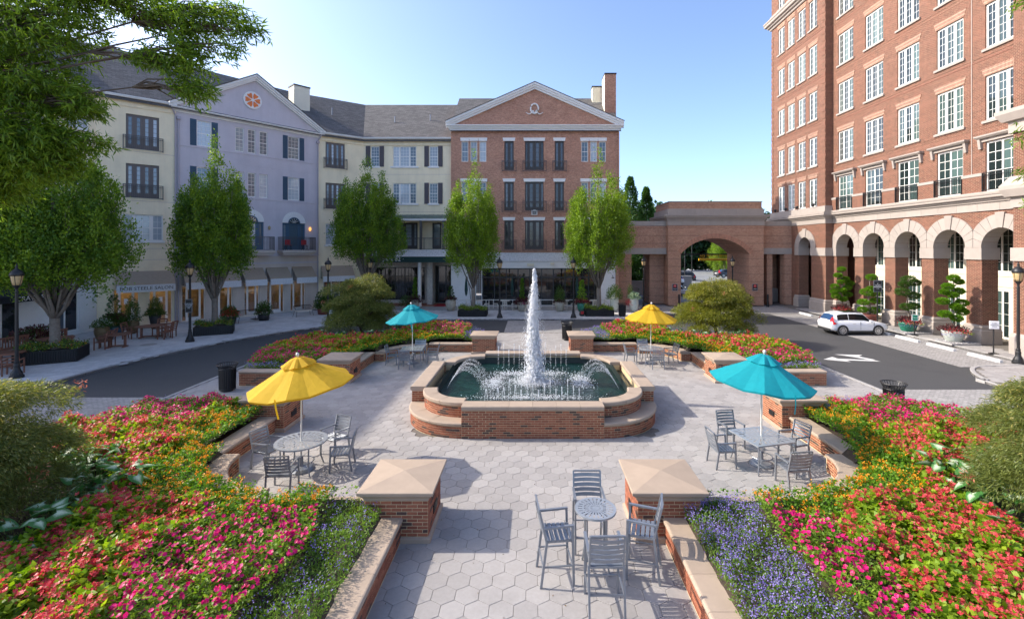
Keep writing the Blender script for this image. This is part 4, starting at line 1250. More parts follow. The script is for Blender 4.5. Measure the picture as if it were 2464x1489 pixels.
gw = wallgrid(MB(), 0, L4, 0, 4.8, [(.46, 5.55, .35, 3.66), (6.6, 8.45, .05, 3.85)], y=1.9)
gw.quad((0, 0, 0), (0, 1.9, 0), (0, 1.9, 4.8), (0, 0, 4.8)); gw.quad((0, 0, 4.79), (0, 1.9, 4.79), (L4, 1.9, 4.79), (L4, 0, 4.79))
gw.box(6.05, 6.6, .6, 1.9, 0, 4.8)
ob('shop_front', (gw, 'brick_paint'), yf, F4)
window(yf, F4, .46, 5.55, .35, 3.66, lights=(1, 1, 1, 1, 1), grid=(3, 4), fr=.08, mu=.09, m='steel_frame', g='glass_black', y=1.98, munt=.03)
window(yf, F4, 6.6, 8.45, .05, 3.85, lights=(.3, 1, 1), grid=[(1, 4), (1, 2), (1, 2)], fr=.08, mu=.1, m='steel_frame', g='glass_black', y=2.0, name='shop_door', munt=.03)
ob('column', (MB().lathe([(.22, 0), (.22, .12), (.18, .15), (.18, 4.2), (.21, 4.24)], 20, (5.6, -.55)), 'white_paint'), yf, F4)
ob('threshold', (MB().box(.3, 8.5, -.6, 1.88, .012, .035), 'brick_red'), yf, F4)
for (u, z) in ((2.2, 18.6), (5.8, 18.9)):
    ob('vent_pipe', (MB().lathe([(.06, z), (.06, z + .55), (.08, z + .55), (.08, z + .62)], 8, (u, (z - ZE) / (ZR - ZE) * DP + .0)), 'silver'), yf, F4)
ob('vent_pipe', (MB().lathe([(.06, 18.9), (.06, 19.5), (.08, 19.5), (.08, 19.6)], 8, (1.9, 3.1)), 'silver'), yf, F3)
# ---- brick building with pediment
br = thing('pediment_building', 'red brick building with white pediment, wreath and glazed restaurant front', 'building', T(-7.9, 45.6, 0))
FB, LB = frame((-7.9, 45.6), (8.3, 45.6))
DR = [(5.15, 6.06, (1, 1)), (7.15, 8.95, (.5, 1, 1, .5)), (10.02, 10.91, (1, 1))]
TR = [(1.0, 1.67), (1.87, 2.53), (2.74, 3.41), (12.58, 13.25), (13.44, 14.10), (14.29, 14.96)]
dz = [(13.12, 15.93), (9.22, 12.0), (5.48, 8.27)]; tz = [(13.93, 15.88), (10.0, 11.95), (6.27, 8.22)]
ops = [(a, b, c, d) for a, b, _ in DR for c, d in dz] + [(a, b, c, d) for a, b in TR for c, d in tz]
ob('wall', (wallgrid(MB(), 0, LB, 5.16, 17.0, ops), 'brick_red'), br, FB)
bd = MB().quad((0, 0, 5.16), (0, 13, 5.16), (0, 13, 17), (0, 0, 17)).quad((LB, 13, 0), (LB, 0, 0), (LB, 0, 17), (LB, 13, 17)).quad((LB, 13, 0), (0, 13, 0), (0, 13, 17), (LB, 13, 17))
bd.add([(0, 0, 17), (0, 13, 17), (0, 6.5, 22.1)], [(0, 2, 1)]); bd.add([(LB, 0, 17), (LB, 13, 17), (LB, 6.5, 22.1)], [(0, 1, 2)])
ob('body', (bd, 'brick_red'), br, FB)
for a, b, li in DR:
    for c, d in dz:
        french(br, FB, a, b, c, d, li, 'dark_frame', 'glass_dim', 5)
        railing(br, FB, a - .2, b + .25, c - .17, c + .9, .25)
for a, b in TR:
    for c, d in tz: window(br, FB, a, b, c, d, grid=(2, 4), fr=.07, g='glass_blind', sash=True)
def lintel(par, F, u0, u1, z0, z1, fl=.06, m='white_paint'):
    ob('lintel', (MB().prism_y([(u0, z0), (u1, z0), (u1 + fl, z1), (u0 - fl, z1)], -.05, .03), m), par, F)
for a, b, _ in DR:
    for c, d in dz: lintel(br, FB, a - .1, b + .1, d, d + .31)
for a, b in TR:
    for c, d in tz: lintel(br, FB, a - .07, b + .07, d + .04, d + .36, .03)
cm = MB(); cornice(cm, 0, LB, 16.95, 17.42, .40); ob('cornice', (cm, 'white_paint'), br, FB)
ob('tympanum', (MB().prism_y([(.0, 17.4), (LB, 17.4), (LB / 2, 21.0)], -.02, .3), 'brick_red'), br, FB)
rk = MB()
for sg in (0, 1):
    x0 = -.45 if sg == 0 else LB + .45
    for (t, p) in ((0., .42), (.2, .32), (.40, .2)):
        a = (x0, 17.46 + .30 - t); b = (LB / 2, 21.50 - t)
        pts = [a, b, (b[0], b[1] - .2), (a[0], a[1] - .2)]
        if sg: pts.reverse()
        rk.prism_y(pts, -p, .02)
ob('raking_cornice', (rk, 'white_paint'), br, FB)
rf = MB()
rf.quad((-.2, -.3, 16.8), (LB + .2, -.3, 16.8), (LB + .2, 6.5, 22.1), (-.2, 6.5, 22.1)); rf.quad((-.2, 6.5, 22.1), (LB + .2, 6.5, 22.1), (LB + .2, 13.3, 16.8), (-.2, 13.3, 16.8))
for x0 in (-.5, LB + .5):
    a = (x0, -.46, 17.80); b = (LB / 2, -.46, 21.56); c2 = (LB / 2, 5.9, 21.56); d2 = (x0, 1.0, 17.80)
    rf.quad(a, b, c2, d2) if x0 < 0 else rf.quad(b, a, d2, c2)
    rf.quad((x0, -.46, 17.74), (LB / 2, -.46, 21.50), b, a)
ob('roof', (rf, 'shingle'), br, FB)
chimney(br, 8.05, 49.8, 1.15, 1.8, 15, 23.6, 0, 'brick_red', 'iron'); chimney(br, 7.1, 51.6, 1.3, 1.0, 20, 23.0, 0, 'stucco_ivory', 'iron')
ob('chimney_cladding', (MB().box(-.02, .0, -.88, .88, 17.5, 23.55), 'stucco_ivory'), br, T(8.05 - .585, 49.8, 0))
wr = MB()
ring = [(8.07 + .38 * math.cos(2 * PI * k / 20), -.09, 19.02 + .47 * math.sin(2 * PI * k / 20)) for k in range(21)]
wr.tube(ring, [.075 + .02 * (k % 2) for k in range(21)], 6, False)
for sg in (-1, 1):
    wr.tube([(8.07 + sg * x, -.09, 18.58 + .09 * math.sin(x * 9) + .0) for x in np.linspace(.05, .84, 12)], [.07 - .004 * k for k in range(12)], 6)
    wr.tube([(8.07 + sg * .1, -.1, 18.62), (8.07 + sg * .3, -.12, 18.75), (8.07 + sg * .2, -.1, 18.86), (8.07 + sg * .05, -.1, 18.68)], .06, 6)
ob('wreath', (wr, 'white_paint', True), br, FB)
pl = ob('number_plaque', (MB().box(7.77, 8.35, -.05, 0, 8.80, 9.24).box(7.95, 8.17, -.05, 0, 9.24, 9.30), 'white_paint'), br, FB)
ob('number_field', (MB().box(7.86, 8.26, -.06, -.05, 8.88, 9.16), 'sign_black'), pl, FB); text(pl, '4403', .2, FB @ T(8.06, -.062, 9.02), 'text_white')
# ground floor
ob('fascia', (MB().box(0, 15.95, -.03, .3, 4.33, 5.155), 'brick_white'), br, FB)
ob('shop_front', (wallgrid(MB(), 0, 15.95, 0, 4.33, [(3.0, 14.5, .05, 3.66), (2.42, 2.95, .6, 3.66)], y=.05), 'white_paint'), br, FB)
ob('corner_pier', (MB().box(15.9, LB, -.02, .5, 0, 5.15), 'brick_red'), br, FB)
window(br, FB, 3.0, 14.5, .05, 3.66, lights=(1,) * 10, grid=[(1, 1), (1, 1), (1, 1), (1, 1), (2, 3), (2, 3), (1, 1), (2, 3), (2, 3), (2, 3)], fr=.1, mu=.1, m='steel_frame', g='glass_black', name='shop_window', y=.15, munt=.03)
tb = MB().box(3.0, 14.5, .09, .16, 2.72, 2.82)
ob('transom_bar', (tb, 'steel_frame'), br, FB)
lt = MB()
for k in range(4): lt.box(2.42 + .177 * k - .012, 2.42 + .177 * k + .012, .0, .03, .6, 3.66)
for k in range(16): lt.box(2.42, 2.95, .005, .025, .6 + .2 * k, .625 + .2 * k)
ob('lattice', (lt, 'white_paint'), br, FB)
ob('awning_box', (MB().box(7.35, 8.0, -.12, .05, 3.86, 4.12), 'stucco_ivory'), br, FB); ob('awning_box', (MB().box(9.6, 9.95, -.10, .05, 3.98, 4.2), 'stucco_ivory'), br, FB)
rl = ob('downspout', (MB().tube([(LB - .02, -.12, 16.8), (LB - .02, -.12, 5.2)], .06, 8), 'brick_red'), br, FB)
wl = MB().tube([(15.6, 0, 2.9), (15.6, -.2, 3.0), (15.6, -.25, 2.8)], .02, 6); wl.lathe([(.16, 2.72), (.05, 2.82)], 10, (15.6, -.25))
ob('wall_lamp', (wl, 'iron'), br, FB)
mt = thing('door_mat', 'red mat at the dark restaurant entrance', 'mat', T(-8.6, 45.8, .037))
ob('mat', (MB().box(-.9, .5, -.7, 1.3, 0, .012), 'red_cloth'), mt, T(-8.6, 45.8, .037))
# ------------------------------------------------------------------ gatehouse
gh = thing('gatehouse', 'brick gatehouse with wide segmental arch and stone cornice over the driveway', 'building', T(13.2, 46, 0))
FG, LG = frame((13.2, 46), (22.5, 46))
GD = 5.3
def seg_pts(u0, u1, zs, rise, n=18, off=0.):
    hw = (u1 - u0) / 2; Rr = (hw * hw + rise * rise) / (2 * rise); c = ((u0 + u1) / 2, zs + rise - Rr); a = math.asin(hw / Rr)
    return [(c[0] + (Rr + off) * math.sin(-a + 2 * a * k / n), c[1] + (Rr + off) * math.cos(-a + 2 * a * k / n)) for k in range(n + 1)]
ap = seg_pts(1.22, 7.92, 5.03, 1.52)
w = MB()
for y, flip in ((0, False), (GD, True)):
    for (a, b) in ((0, 1.22), (7.92, LG)): w.quad((a, y, 0), (b, y, 0), (b, y, 7.8), (a, y, 7.8))
    for k in range(len(ap) - 1):
        p, q = ap[k], ap[k + 1]; w.quad((p[0], y, p[1]), (q[0], y, q[1]), (q[0], y, 7.8), (p[0], y, 7.8))
for k in range(len(ap) - 1):
    p, q = ap[k], ap[k + 1]; w.quad((p[0], 0, p[1]), (p[0], GD, p[1]), (q[0], GD, q[1]), (q[0], 0, q[1]))
for u in (0, 1.22, 7.92, LG): w.quad((u, 0, 0), (u, GD, 0), (u, GD, 5.03 if 0 < u < LG else 7.8), (u, 0, 5.03 if 0 < u < LG else 7.8))
ob('wall', (w, 'brick_gate'), gh, FG)
# soldier bricks of the arch ring, each laid on its own
ri = seg_pts(1.22, 7.92, 5.03, 1.52, 84, 0); ro = seg_pts(1.22, 7.92, 5.03, 1.52, 84, .50); rm_ = seg_pts(1.22, 7.92, 5.03, 1.52, 84, .245)
mat('ring_mortar', (.55, .42, .30), .95)
ob('arch_bed', (MB().prism_y(ri + ro[::-1], -.035, .0), 'ring_mortar'), gh, FG)
def lerp2(a, b, t): return (a[0] + (b[0] - a[0]) * t, a[1] + (b[1] - a[1]) * t)
mat('brick_ring', (.42, .19, .115), .85, piece=.22, bump=.2)
for k in range(84):
    for A, B in ((ri, rm_), (rm_, ro)):
        a0, a1, b0, b1 = A[k], A[k + 1], B[k], B[k + 1]
        p = [lerp2(a0, a1, .1), lerp2(a0, a1, .9), lerp2(b0, b1, .9), lerp2(b0, b1, .1)]
        p[2] = lerp2(p[1], p[2], .96); p[3] = lerp2(p[0], p[3], .96)
        ob('arch_brick', (MB().prism_y(p, -.05, -.02), 'brick_ring'), gh, FG)
def stone_course(par, F, u0, u1, z0, z1, y0, y1, step, m='cast_stone', name='stone', gap=.012):
    n = max(1, round((u1 - u0) / step))
    for k in range(n):
        a = u0 + (u1 - u0) * k / n + gap / 2; b = u0 + (u1 - u0) * (k + 1) / n - gap / 2
        ob(name, shared(('st', round(b - a, 3), round(z1 - z0, 3), round(y1 - y0, 3), m), lambda: MB().box(0, b - a, 0, y1 - y0, 0, z1 - z0).mesh(name, m)), par, F @ T(a, y0, z0))
stone_course(gh, FG, -.06, LG + .06, 7.8, 8.28, -.06, GD + .06, 1.35)
cm = MB()
for (z0, z1, p) in ((8.285, 8.42, .14), (8.42, 8.56, .22), (8.56, 8.68, .36), (8.68, 8.86, .42)): cm.rings([(-p + .03, LG + p - .03, -p + .03, GD + p - .03, z0), (-p, LG + p, -p, GD + p, z0 + .04), (-p, LG + p, -p, GD + p, z1)])
ob('cornice', (cm, 'cast_stone'), gh, FG)
stone_course(gh, FG, -.02, LG + .02, 8.865, 9.43, -.02, GD, 1.35)
ob('parapet', (MB().box(.14, LG - .14, .12, GD - .14, 9.43, 10.10), 'brick_gate'), gh, FG); ob('coping', (MB().box(.08, LG - .08, .06, GD - .08, 10.10, 10.17), 'cast_stone'), gh, FG)
for u in (.64, 8.44):
    s = thing('stop_notice', 'black notice with red stop sign on the %s pier of the gatehouse' % ('left' if u < 4 else 'right'), 'sign', FG @ T(u, -.03, 1.78))
    MS = FG @ T(u, -.03, 1.78)
    ob('board', (MB().box(-.27, .27, 0, .025, -.34, .34), 'silver'), s, MS); ob('field', (MB().box(-.23, .23, -.006, 0, -.30, .30), 'sign_black'), s, MS)
    oc = [(.15 * math.cos(PI / 8 + PI / 4 * k), .13 + .15 * math.sin(PI / 8 + PI / 4 * k)) for k in range(8)]
    ob('stop_disc', (MB().prism_y(oc[::-1], -.012, -.006), 'red_paint'), s, MS)
    text(s, 'STOP', .09, MS @ T(0, -.014, .13), 'text_white'); text(s, 'PEDESTRIANS\nCROSSWALK', .055, MS @ T(0, -.014, -.15), 'text_white')
# wings either side: lintel, brick panel, coping on piers
def wing(par, x0, x1, y, depth, piers, name):
    F = T(0, y, 0)
    ob('wall', (MB().box(x0, x1, 0, depth, 5.6, 7.78), 'brick_gate'), par, F)
    stone_course(par, F, x0, x1, 5.0, 5.6, -.04, depth + .04, 1.25); stone_course(par, F, x0, x1, 7.785, 8.26, -.05, depth + .05, 1.35)
    for (a, b, c, d) in piers: ob('pier', (MB().box(a, b, c, d, 0, 5.0), 'brick_gate'), par, F)
wing(gh, 8.35, 13.2, 46.6, 4.0, [(8.5, 9.75, 0, 1.0), (11.75, 13.2, .9, 3.8), (8.4, 9.6, 3.0, 3.9)], 'l')
wing(gh, 22.5, 25.6, 46.6, 4.0, [(23.15, 23.7, .1, 1.0), (24.85, 25.6, .0, .9), (23.9, 25.4, 2.6, 3.9)], 'r')
ob('stone_base', (MB().rings([(23.85, 25.5, 2.5, 3.9, 0), (23.85, 25.5, 2.5, 3.9, 1.35), (23.95, 25.4, 2.6, 3.9, 1.45)]), 'cast_stone'), gh, T(0, 46.6, 0))
# ------------------------------------------------------------------ arcaded hotel on the right
ht = thing('hotel', 'tall orange brick hotel with stone arcade and white casement windows', 'building', T(26.2, 41.2, 0))
FH, LH = frame((26.2, 41.2), (26.2, 12)); FT, LT = frame((25.55, 50.5), (25.55, 41.2))
HT = 36.
BAY = [1.65 + 3.29 * k for k in range(8)]
UR = [(12.95, 15.52), (17.1, 19.65), (21.2, 23.8), (25.35, 27.95), (29.5, 32.0)]
HWD = .95
ops = []
for c in BAY[:5]:
    for (a, b) in UR: ops.append((c - HWD, c + HWD, a, b))
    ops.append((c - .93, c + .93, 8.86, 11.72))
mb = wallgrid(MB(), 0, 16.1, 7.7, HT, ops)
ob('wall', (mb, 'brick_hotel'), ht, FH)
AR_, AS, AE = 1.15, 5.62, 1.92
aw_ = MB()
for k, c in enumerate(BAY[:5]):
    aw_.quad((c - 1.645, 0, AS), (c - AR_, 0, AS), (c - AR_, 0, 7.75), (c - 1.645, 0, 7.75)); aw_.quad((c + AR_, 0, AS), (c + 1.645, 0, AS), (c + 1.645, 0, 7.75), (c + AR_, 0, 7.75))
    arch_fill(aw_, c, AS, AR_, 0, .9, n=16)
    aw_.quad((c - AR_, 0, AS + AR_), (c + AR_, 0, AS + AR_), (c + AR_, 0, 7.75), (c - AR_, 0, 7.75))
ob('arcade_wall', (aw_, 'brick_hotel'), ht, FH)
def voussoirs(par, F, c, zs, r, R2, lim, n=11, y0=-.07, y1=.0, key=True):
    for k in range(n):
        a0 = PI * k / n + .006; a1 = PI * (k + 1) / n - .006
        mid = n // 2; rr = R2 + (.10 if (k == mid and key) else 0); yy = y0 - (.05 if k == mid and key else 0)
        pts = []
        def P(q, t):
            x = q * math.cos(t); z = q * math.sin(t)
            if abs(x) > lim: x = math.copysign(lim, x)
            return (c - x, zs + z)
        pts = [P(r, a0), P(r, (a0 + a1) / 2), P(r, a1), P(rr, a1), P(rr, (a0 + a1) / 2), P(rr, a0)]
        ob('voussoir', (MB().prism_y(pts[::-1], yy, y1 + .88), 'cast_stone'), par, F)
for c in BAY[:5]: voussoirs(ht, FH, c, AS, AR_ - .012, AE, 1.632)
def arc_pier(par, F, u0, u1, d=.95):
    M = F
    ob('pier', (MB().box(u0, u1, .001, d, 1.1, 4.92), 'brick_hotel'), par, M)
    ob('impost', (MB().box(u0 - .06, u1 + .06, -.09, d + .06, 4.92, AS), 'cast_stone'), par, M)
    ob('pier_base', (MB().rings([(u0 - .14, u1 + .14, -.16, d + .12, 0), (u0 - .14, u1 + .14, -.16, d + .12, .78), (u0 - .09, u1 + .09, -.11, d + .08, .84), (u0 - .10, u1 + .10, -.12, d + .09, .98), (u0 - .03, u1 + .03, -.05, d + .03, 1.1)]), 'cast_stone'), par, M)
for k in range(6):
    c = BAY[0] - 1.645 + 3.29 * k
    if k == 0: arc_pier(ht, FH, -.005, .5)
    elif k == 5: arc_pier(ht, FH, c - .495, c + 1.0)
    else: arc_pier(ht, FH, c - .495, c + .495)
# arcade back wall, ceiling, glazed doors
bops = []
for c in BAY[:5]: bops += [(c - .85, c + .85, .03, 3.0), (c - 1.1, c + 1.1, 4.1, 7.0)]
bw = wallgrid(MB(), -.5, 20, 0, 7.72, bops, y=2.9, reveal=.1); bw.quad((-.5, .9, 7.7), (20, .9, 7.7), (20, 2.9, 7.7), (-.5, 2.9, 7.7))
ob('arcade_back_wall', (bw, 'stucco_ivory'), ht, FH)
for c in BAY[:5]:
    window(ht, FH, c - .85, c + .85, .03, 3.0, lights=(.45, 1, .45), grid=[(1, 4), (2, 4), (1, 4)], fr=.08, mu=.12, g='glass_hotel', y=2.95, name='glazed_door')
    window(ht, FH, c - 1.1, c + 1.1, 4.1, 7.0, lights=(1, 1, 1), grid=(2, 5), fr=.09, mu=.12, g='glass_hotel', y=2.95)
ob('arcade_panels', (MB().box(0, 16, 2.85, 2.9, 3.2, 3.3).box(0, 16, 2.85, 2.9, 3.85, 3.95), 'stucco_ivory'), ht, FH)
# stone belt with joints, mouldings
stone_course(ht, FH, 0, 16.1, 7.75, 8.22, -.05, .0, 1.3)
cm = MB()
for (z0, z1, p) in ((8.22, 8.34, .14), (8.34, 8.46, .24), (8.46, 8.60, .40), (8.60, 8.68, .44), (8.68, 8.84, .30)): cm.rings([(0, 16.1, -p + .03, .0, z0), (0, 16.1, -p, .0, z0 + .04), (0, 16.1, -p, .0, z1)])
ob('cornice', (cm, 'cast_stone'), ht, FH)
for i, c in enumerate(BAY[:5]):
    window(ht, FH, c - .93, c + .93, 8.86, 11.72, lights=(1, 1), grid=(2, 5), fr=.10, mu=.10, g='glass_hotel', name='balcony_door', munt=.03)
    railing(ht, FH, c - .98, c + .98, 8.86, 9.95, .14, 'iron', .11, sides=False)
    hd = MB(); hd.box(c - 1.12, c + 1.12, -.08, .02, 11.74, 11.92); hd.rings([(c - 1.28, c + 1.28, -.22, .02, 11.92), (c - 1.36, c + 1.36, -.32, .02, 12.02), (c - 1.36, c + 1.36, -.32, .02, 12.10)])
    for s in (-1, 1): hd.rings([(c + s * 1.18 - .08, c + s * 1.18 + .08, -.12, .02, 11.35), (c + s * 1.18 - .08, c + s * 1.18 + .08, -.2, .02, 11.91)])
    ob('window_hood', (hd, 'cast_stone'), ht, FH)
    for (a, b) in UR:
        window(ht, FH, c - HWD, c + HWD, a, b, lights=(1, 1, 1), grid=(2, 5), fr=.11, mu=.19, g='glass_hotel', sill='cast_stone', sillw=.14, munt=.020)
        if b < 30: ob('flat_arch', (MB().prism_y([(c - 1.0, b), (c + 1.0, b), (c + 1.16, b + .46), (c - 1.16, b + .46)], -.022, .05), 'brick_hotel_pale'), ht, FH)
    if i < 5:
        ob('balcony_parapet', (MB().box(c + 1.02, min(c + 2.27, 16.0), -.13, .0, 8.84, 9.78), 'brick_hotel'), ht, FH); ob('parapet_cap', (MB().box(c + 1.0, min(c + 2.29, 16.05), -.17, .0, 9.78, 9.96), 'cast_stone'), ht, FH)
ob('balcony_parapet', (MB().box(.0, .62, -.13, 0, 8.84, 9.78), 'brick_hotel'), ht, FH); ob('parapet_cap', (MB().box(.0, .64, -.17, 0, 9.78, 9.96), 'cast_stone'), ht, FH)
bc = MB()
for z in (12.5, 16.5, 20.6, 24.75, 28.8): bc.box(0, 16.1, -.018, .0, z, z + .075); bc.box(0, 16.1, -.018, .0, z + .2, z + .275)
ob('brick_courses', (bc, 'brick_hotel'), ht, FH)
ob('downpipe', (MB().box(13.02, 13.06, -.03, 0, 9.96, HT), 'cast_stone'), ht, FH)
# projecting end bay at the right edge
eb = MB().quad((16.1, -.65, 0), (22, -.65, 0), (22, -.65, HT), (16.1, -.65, HT)).quad((16.1, 0, 0), (16.1, -.65, 0), (16.1, -.65, HT), (16.1, 0, HT)).quad((22, -.65, 0), (22, 12, 0), (22, 12, HT), (22, -.65, HT))
ob('end_bay', (eb, 'brick_hotel'), ht, FH)
ob('end_bay_base', (MB().rings([(16.0, 22, -.80, 0, 0), (16.0, 22, -.80, 0, .9), (16.06, 22, -.72, 0, 1.1)]), 'cast_stone'), ht, FH)
ob('end_bay_impost', (MB().box(16.02, 22, -.74, .0, 4.92, 5.62), 'cast_stone'), ht, FH)
ob('end_bay_belt', (MB().rings([(16.0, 22, -.72, 0, 7.75), (16.0, 22, -.72, 0, 8.3), (15.9, 22, -.95, 0, 8.32), (15.75, 22, -1.1, 0, 8.7), (15.75, 22, -1.1, 0, 8.9), (16.0, 22, -.74, 0, 9.4)]), 'cast_stone'), ht, FH)
ob('end_bay_hood', (MB().rings([(15.95, 22, -.78, 0, 11.7), (15.95, 22, -.78, 0, 12.3), (15.8, 22, -1.0, 0, 12.32), (15.6, 22, -1.2, 0, 12.7), (15.6, 22, -1.2, 0, 12.9)]), 'cast_stone'), ht, FH)
for c in (17.6, 20.2):
    for (a, b) in UR + [(8.95, 11.6)]: window(ht, FH, c - .8, c + .8, a, b, lights=(1, 1, 1), grid=(2, 5), fr=.11, mu=.16, g='glass_hotel', sill='cast_stone', munt=.020, y=-.71)
# tower
TWC = [1.98, 3.82, 5.66, 7.46]
TR_ = [(9.34, 11.9), (13.05, 15.65), (17.24, 19.8), (21.4, 24.0), (25.6, 28.2), (30.3, 32.9)]
ops = [(c - .62, c + .62, a, b) for c in TWC for a, b in TR_]
ob('wall', (wallgrid(MB(), 0, LT, 7.75, HT, ops), 'brick_hotel'), ht, FT)
sd = MB().quad((LT, 0, 5.6), (LT, .66, 5.6), (LT, .66, HT), (LT, 0, HT)).quad((0, 12, 0), (0, 0, 0), (0, 0, HT), (0, 12, HT)).quad((0, 0, HT), (LT, 0, HT), (LT, 12, HT), (0, 12, HT))
ob('tower_side', (sd, 'brick_hotel'), ht, FT)
for c in TWC:
    for a, b in TR_:
        window(ht, FT, c - .62, c + .62, a, b, lights=(1, 1), grid=(2, 5), fr=.11, mu=.17, g='glass_hotel', sill='cast_stone' if a > 10 else None, sillw=.12, munt=.020)
        if 10 < b < 30: ob('flat_arch', (MB().prism_y([(c - .65, b), (c + .65, b), (c + .78, b + .42), (c - .78, b + .42)], -.022, .05), 'brick_hotel_pale'), ht, FT)
cm = MB()
for (z0, z1, p) in ((28.75, 29.0, .15), (29.0, 29.2, .35), (29.2, 29.45, .55), (29.45, 29.65, .62)): cm.rings([(-p, LT + p * .5, -p + .05, .0, z0), (-p, LT + p * .5, -p, .0, z0 + .06), (-p, LT + p * .5, -p, .0, z1)])
cm.box(-.1, LT + .1, -.12, 0, 29.65, 30.2)
ob('top_cornice', (cm, 'cast_stone'), ht, FT); cm = MB()
for (z0, z1, p) in ((7.75, 8.2, .06), (8.2, 8.32, .16), (8.32, 8.45, .28), (8.45, 8.6, .42), (8.6, 8.78, .36), (8.78, 9.3, .14)): cm.rings([(-p, LT + p, -p + .03, .6, z0), (-p, LT + p, -p, .6, z0 + .04), (-p, LT + p, -p, .6, z1)])
ob('cornice', (cm, 'cast_stone'), ht, FT)
qn = MB()
for k in range(30):
    z = 9.5 + k * .62
    for (a, b) in ((0, .42), (LT - .42, LT)): qn.box(a, b, -.03, .0, z, z + .42)
ob('quoins', (qn, 'brick_hotel'), ht, FT)
bc = MB()
for z in (12.5, 16.6, 20.7, 24.9): bc.box(.45, LT - .45, -.018, .0, z, z + .075); bc.box(.45, LT - .45, -.018, .0, z + .2, z + .275)
ob('brick_courses', (bc, 'brick_hotel'), ht, FT)
gt = MB(); c = 6.2
gt.quad((4.6, 0, AS), (c - 1.0, 0, AS), (c - 1.0, 0, 7.76), (4.6, 0, 7.76)); gt.quad((c + 1.0, 0, AS), (LT, 0, AS), (LT, 0, 7.76), (c + 1.0, 0, 7.76)); gt.quad((0, 0, 0), (4.6, 0, 0), (4.6, 0, 7.76), (0, 0, 7.76))
arch_fill(gt, c, AS, 1.0, 0, .9); gt.quad((c - 1, 0, AS + 1.0), (c + 1, 0, AS + 1.0), (c + 1, 0, 7.76), (c - 1, 0, 7.76))
gt.box(-.2, LT, 3.0, 3.2, 0, 7.7)
ob('arcade_wall', (gt, 'brick_hotel'), ht, FT)
voussoirs(ht, FT, c, AS, .988, 1.70, 1.68, 9)
arc_pier(ht, FT, 4.62, c - 1.0, .9); arc_pier(ht, FT, c + 1.0, LT + .04, 1.5)
sp = MB()
for u in (1.2, 3.2, 5.2, 7.8): sp.lathe([(.10, 9.35), (.14, 9.5), (.12, 9.62)], 8, (u, -.22)); sp.bar((u, -.22, 9.3), (u, -.22, 9.38), .05)
ob('floodlights', (sp, 'iron'), ht, FT)
ob('body', (MB().box(.1, 22, 3.3, 12, .1, HT - .1), 'brick_hotel'), ht, FH)
# hanging sign in the fourth arch
hs = thing('hanging_sign', 'dark green hanging sign on scrolled iron bracket inside the arcade', 'sign', FH @ T(13.1, .95, 3.4))
MS = FH @ T(12.95, .95, 0)
ob('board', (MB().box(-.06, .06, .1, .55, 2.85, 4.15), 'awning_green'), hs, MS)
bk = MB().tube([(0, -.0, 4.5), (0, .2, 4.62), (0, .45, 4.55), (0, .55, 4.4), (0, .42, 4.35), (0, .38, 4.45)], .02, 6); bk.bar((0, 0, 4.3), (0, .62, 4.3), .03)
ob('bracket', (bk, 'iron'), hs, MS)
text(hs, 'RESTAURANT', .12, MS @ T(-.066, .32, 3.5) @ RZ(-PI / 2), 'text_white')
# ------------------------------------------------------------------ beyond the gate
struct('parking_lot', (flat([(8, 47.1), (60, 47.1), (60, 110), (8, 110)], -.28, -.085), 'lot'), 'sunlit grey car park beyond the gatehouse')
struct('verge', (flat([(8, 60), (14.4, 60), (14.4, 90), (8, 90)], -.08, .12), 'soil'), 'planted verge beside the car park')
lw = thing('retaining_wall', 'pale concrete retaining wall seen through the left gate opening', 'wall', T(10, 57.6, 0))
ob('wall', (MB().box(7.0, 15.8, 57.6, 57.9, -.1, 1.5), 'concrete'), lw, I4); ob('coping', (MB().box(6.9, 15.9, 57.5, 58.0, 1.5, 1.6), 'concrete'), lw, I4)
pw = thing('parapet_block', 'short concrete wall left inside the arch view', 'wall', T(17.2, 60, 0)); ob('block', (MB().cbox(15.9, 17.6, 56.2, 56.6, -.1, 1.35), 'concrete'), pw, I4)
pw = thing('parapet_block', 'concrete block wall behind the height bar post', 'wall', T(20.9, 66, 0)); ob('block', (MB().cbox(20.5, 22.1, 65.6, 66.1, -.1, 1.75), 'concrete'), pw, I4)
hb = thing('height_barrier', 'yellow height bar reading NO TRUCKS BEYOND THIS POINT', 'barrier', T(18.9, 58, 0))
ob('post', (MB().box(18.0, 18.2, 57.9, 58.1, -.1, 4.75), 'iron'), hb, I4); ob('post', (MB().box(26.4, 26.6, 57.9, 58.1, -.1, 4.75), 'iron'), hb, I4); ob('beam', (MB().box(18.0, 26.6, 57.95, 58.05, 4.75, 4.92), 'iron'), hb, I4)
ob('footing', (MB().cbox(17.8, 18.4, 57.7, 58.3, -.1, .75), 'concrete'), hb, I4)
ob('bar', (MB().tube([(20.4, 58, 4.2), (26.4, 58, 4.2)], .16, 10), 'sign_yellow'), hb, I4)
mat('text_orange', (.9, .45, .01), .6)
text(hb, 'NO TRUCKS BEYOND THIS POINT', .42, T(23.6, 57.93, 4.62), 'text_orange', .95); text(hb, 'CLEARANCE 8 FT', .2, T(22.9, 57.83, 4.2), 'text_dark')
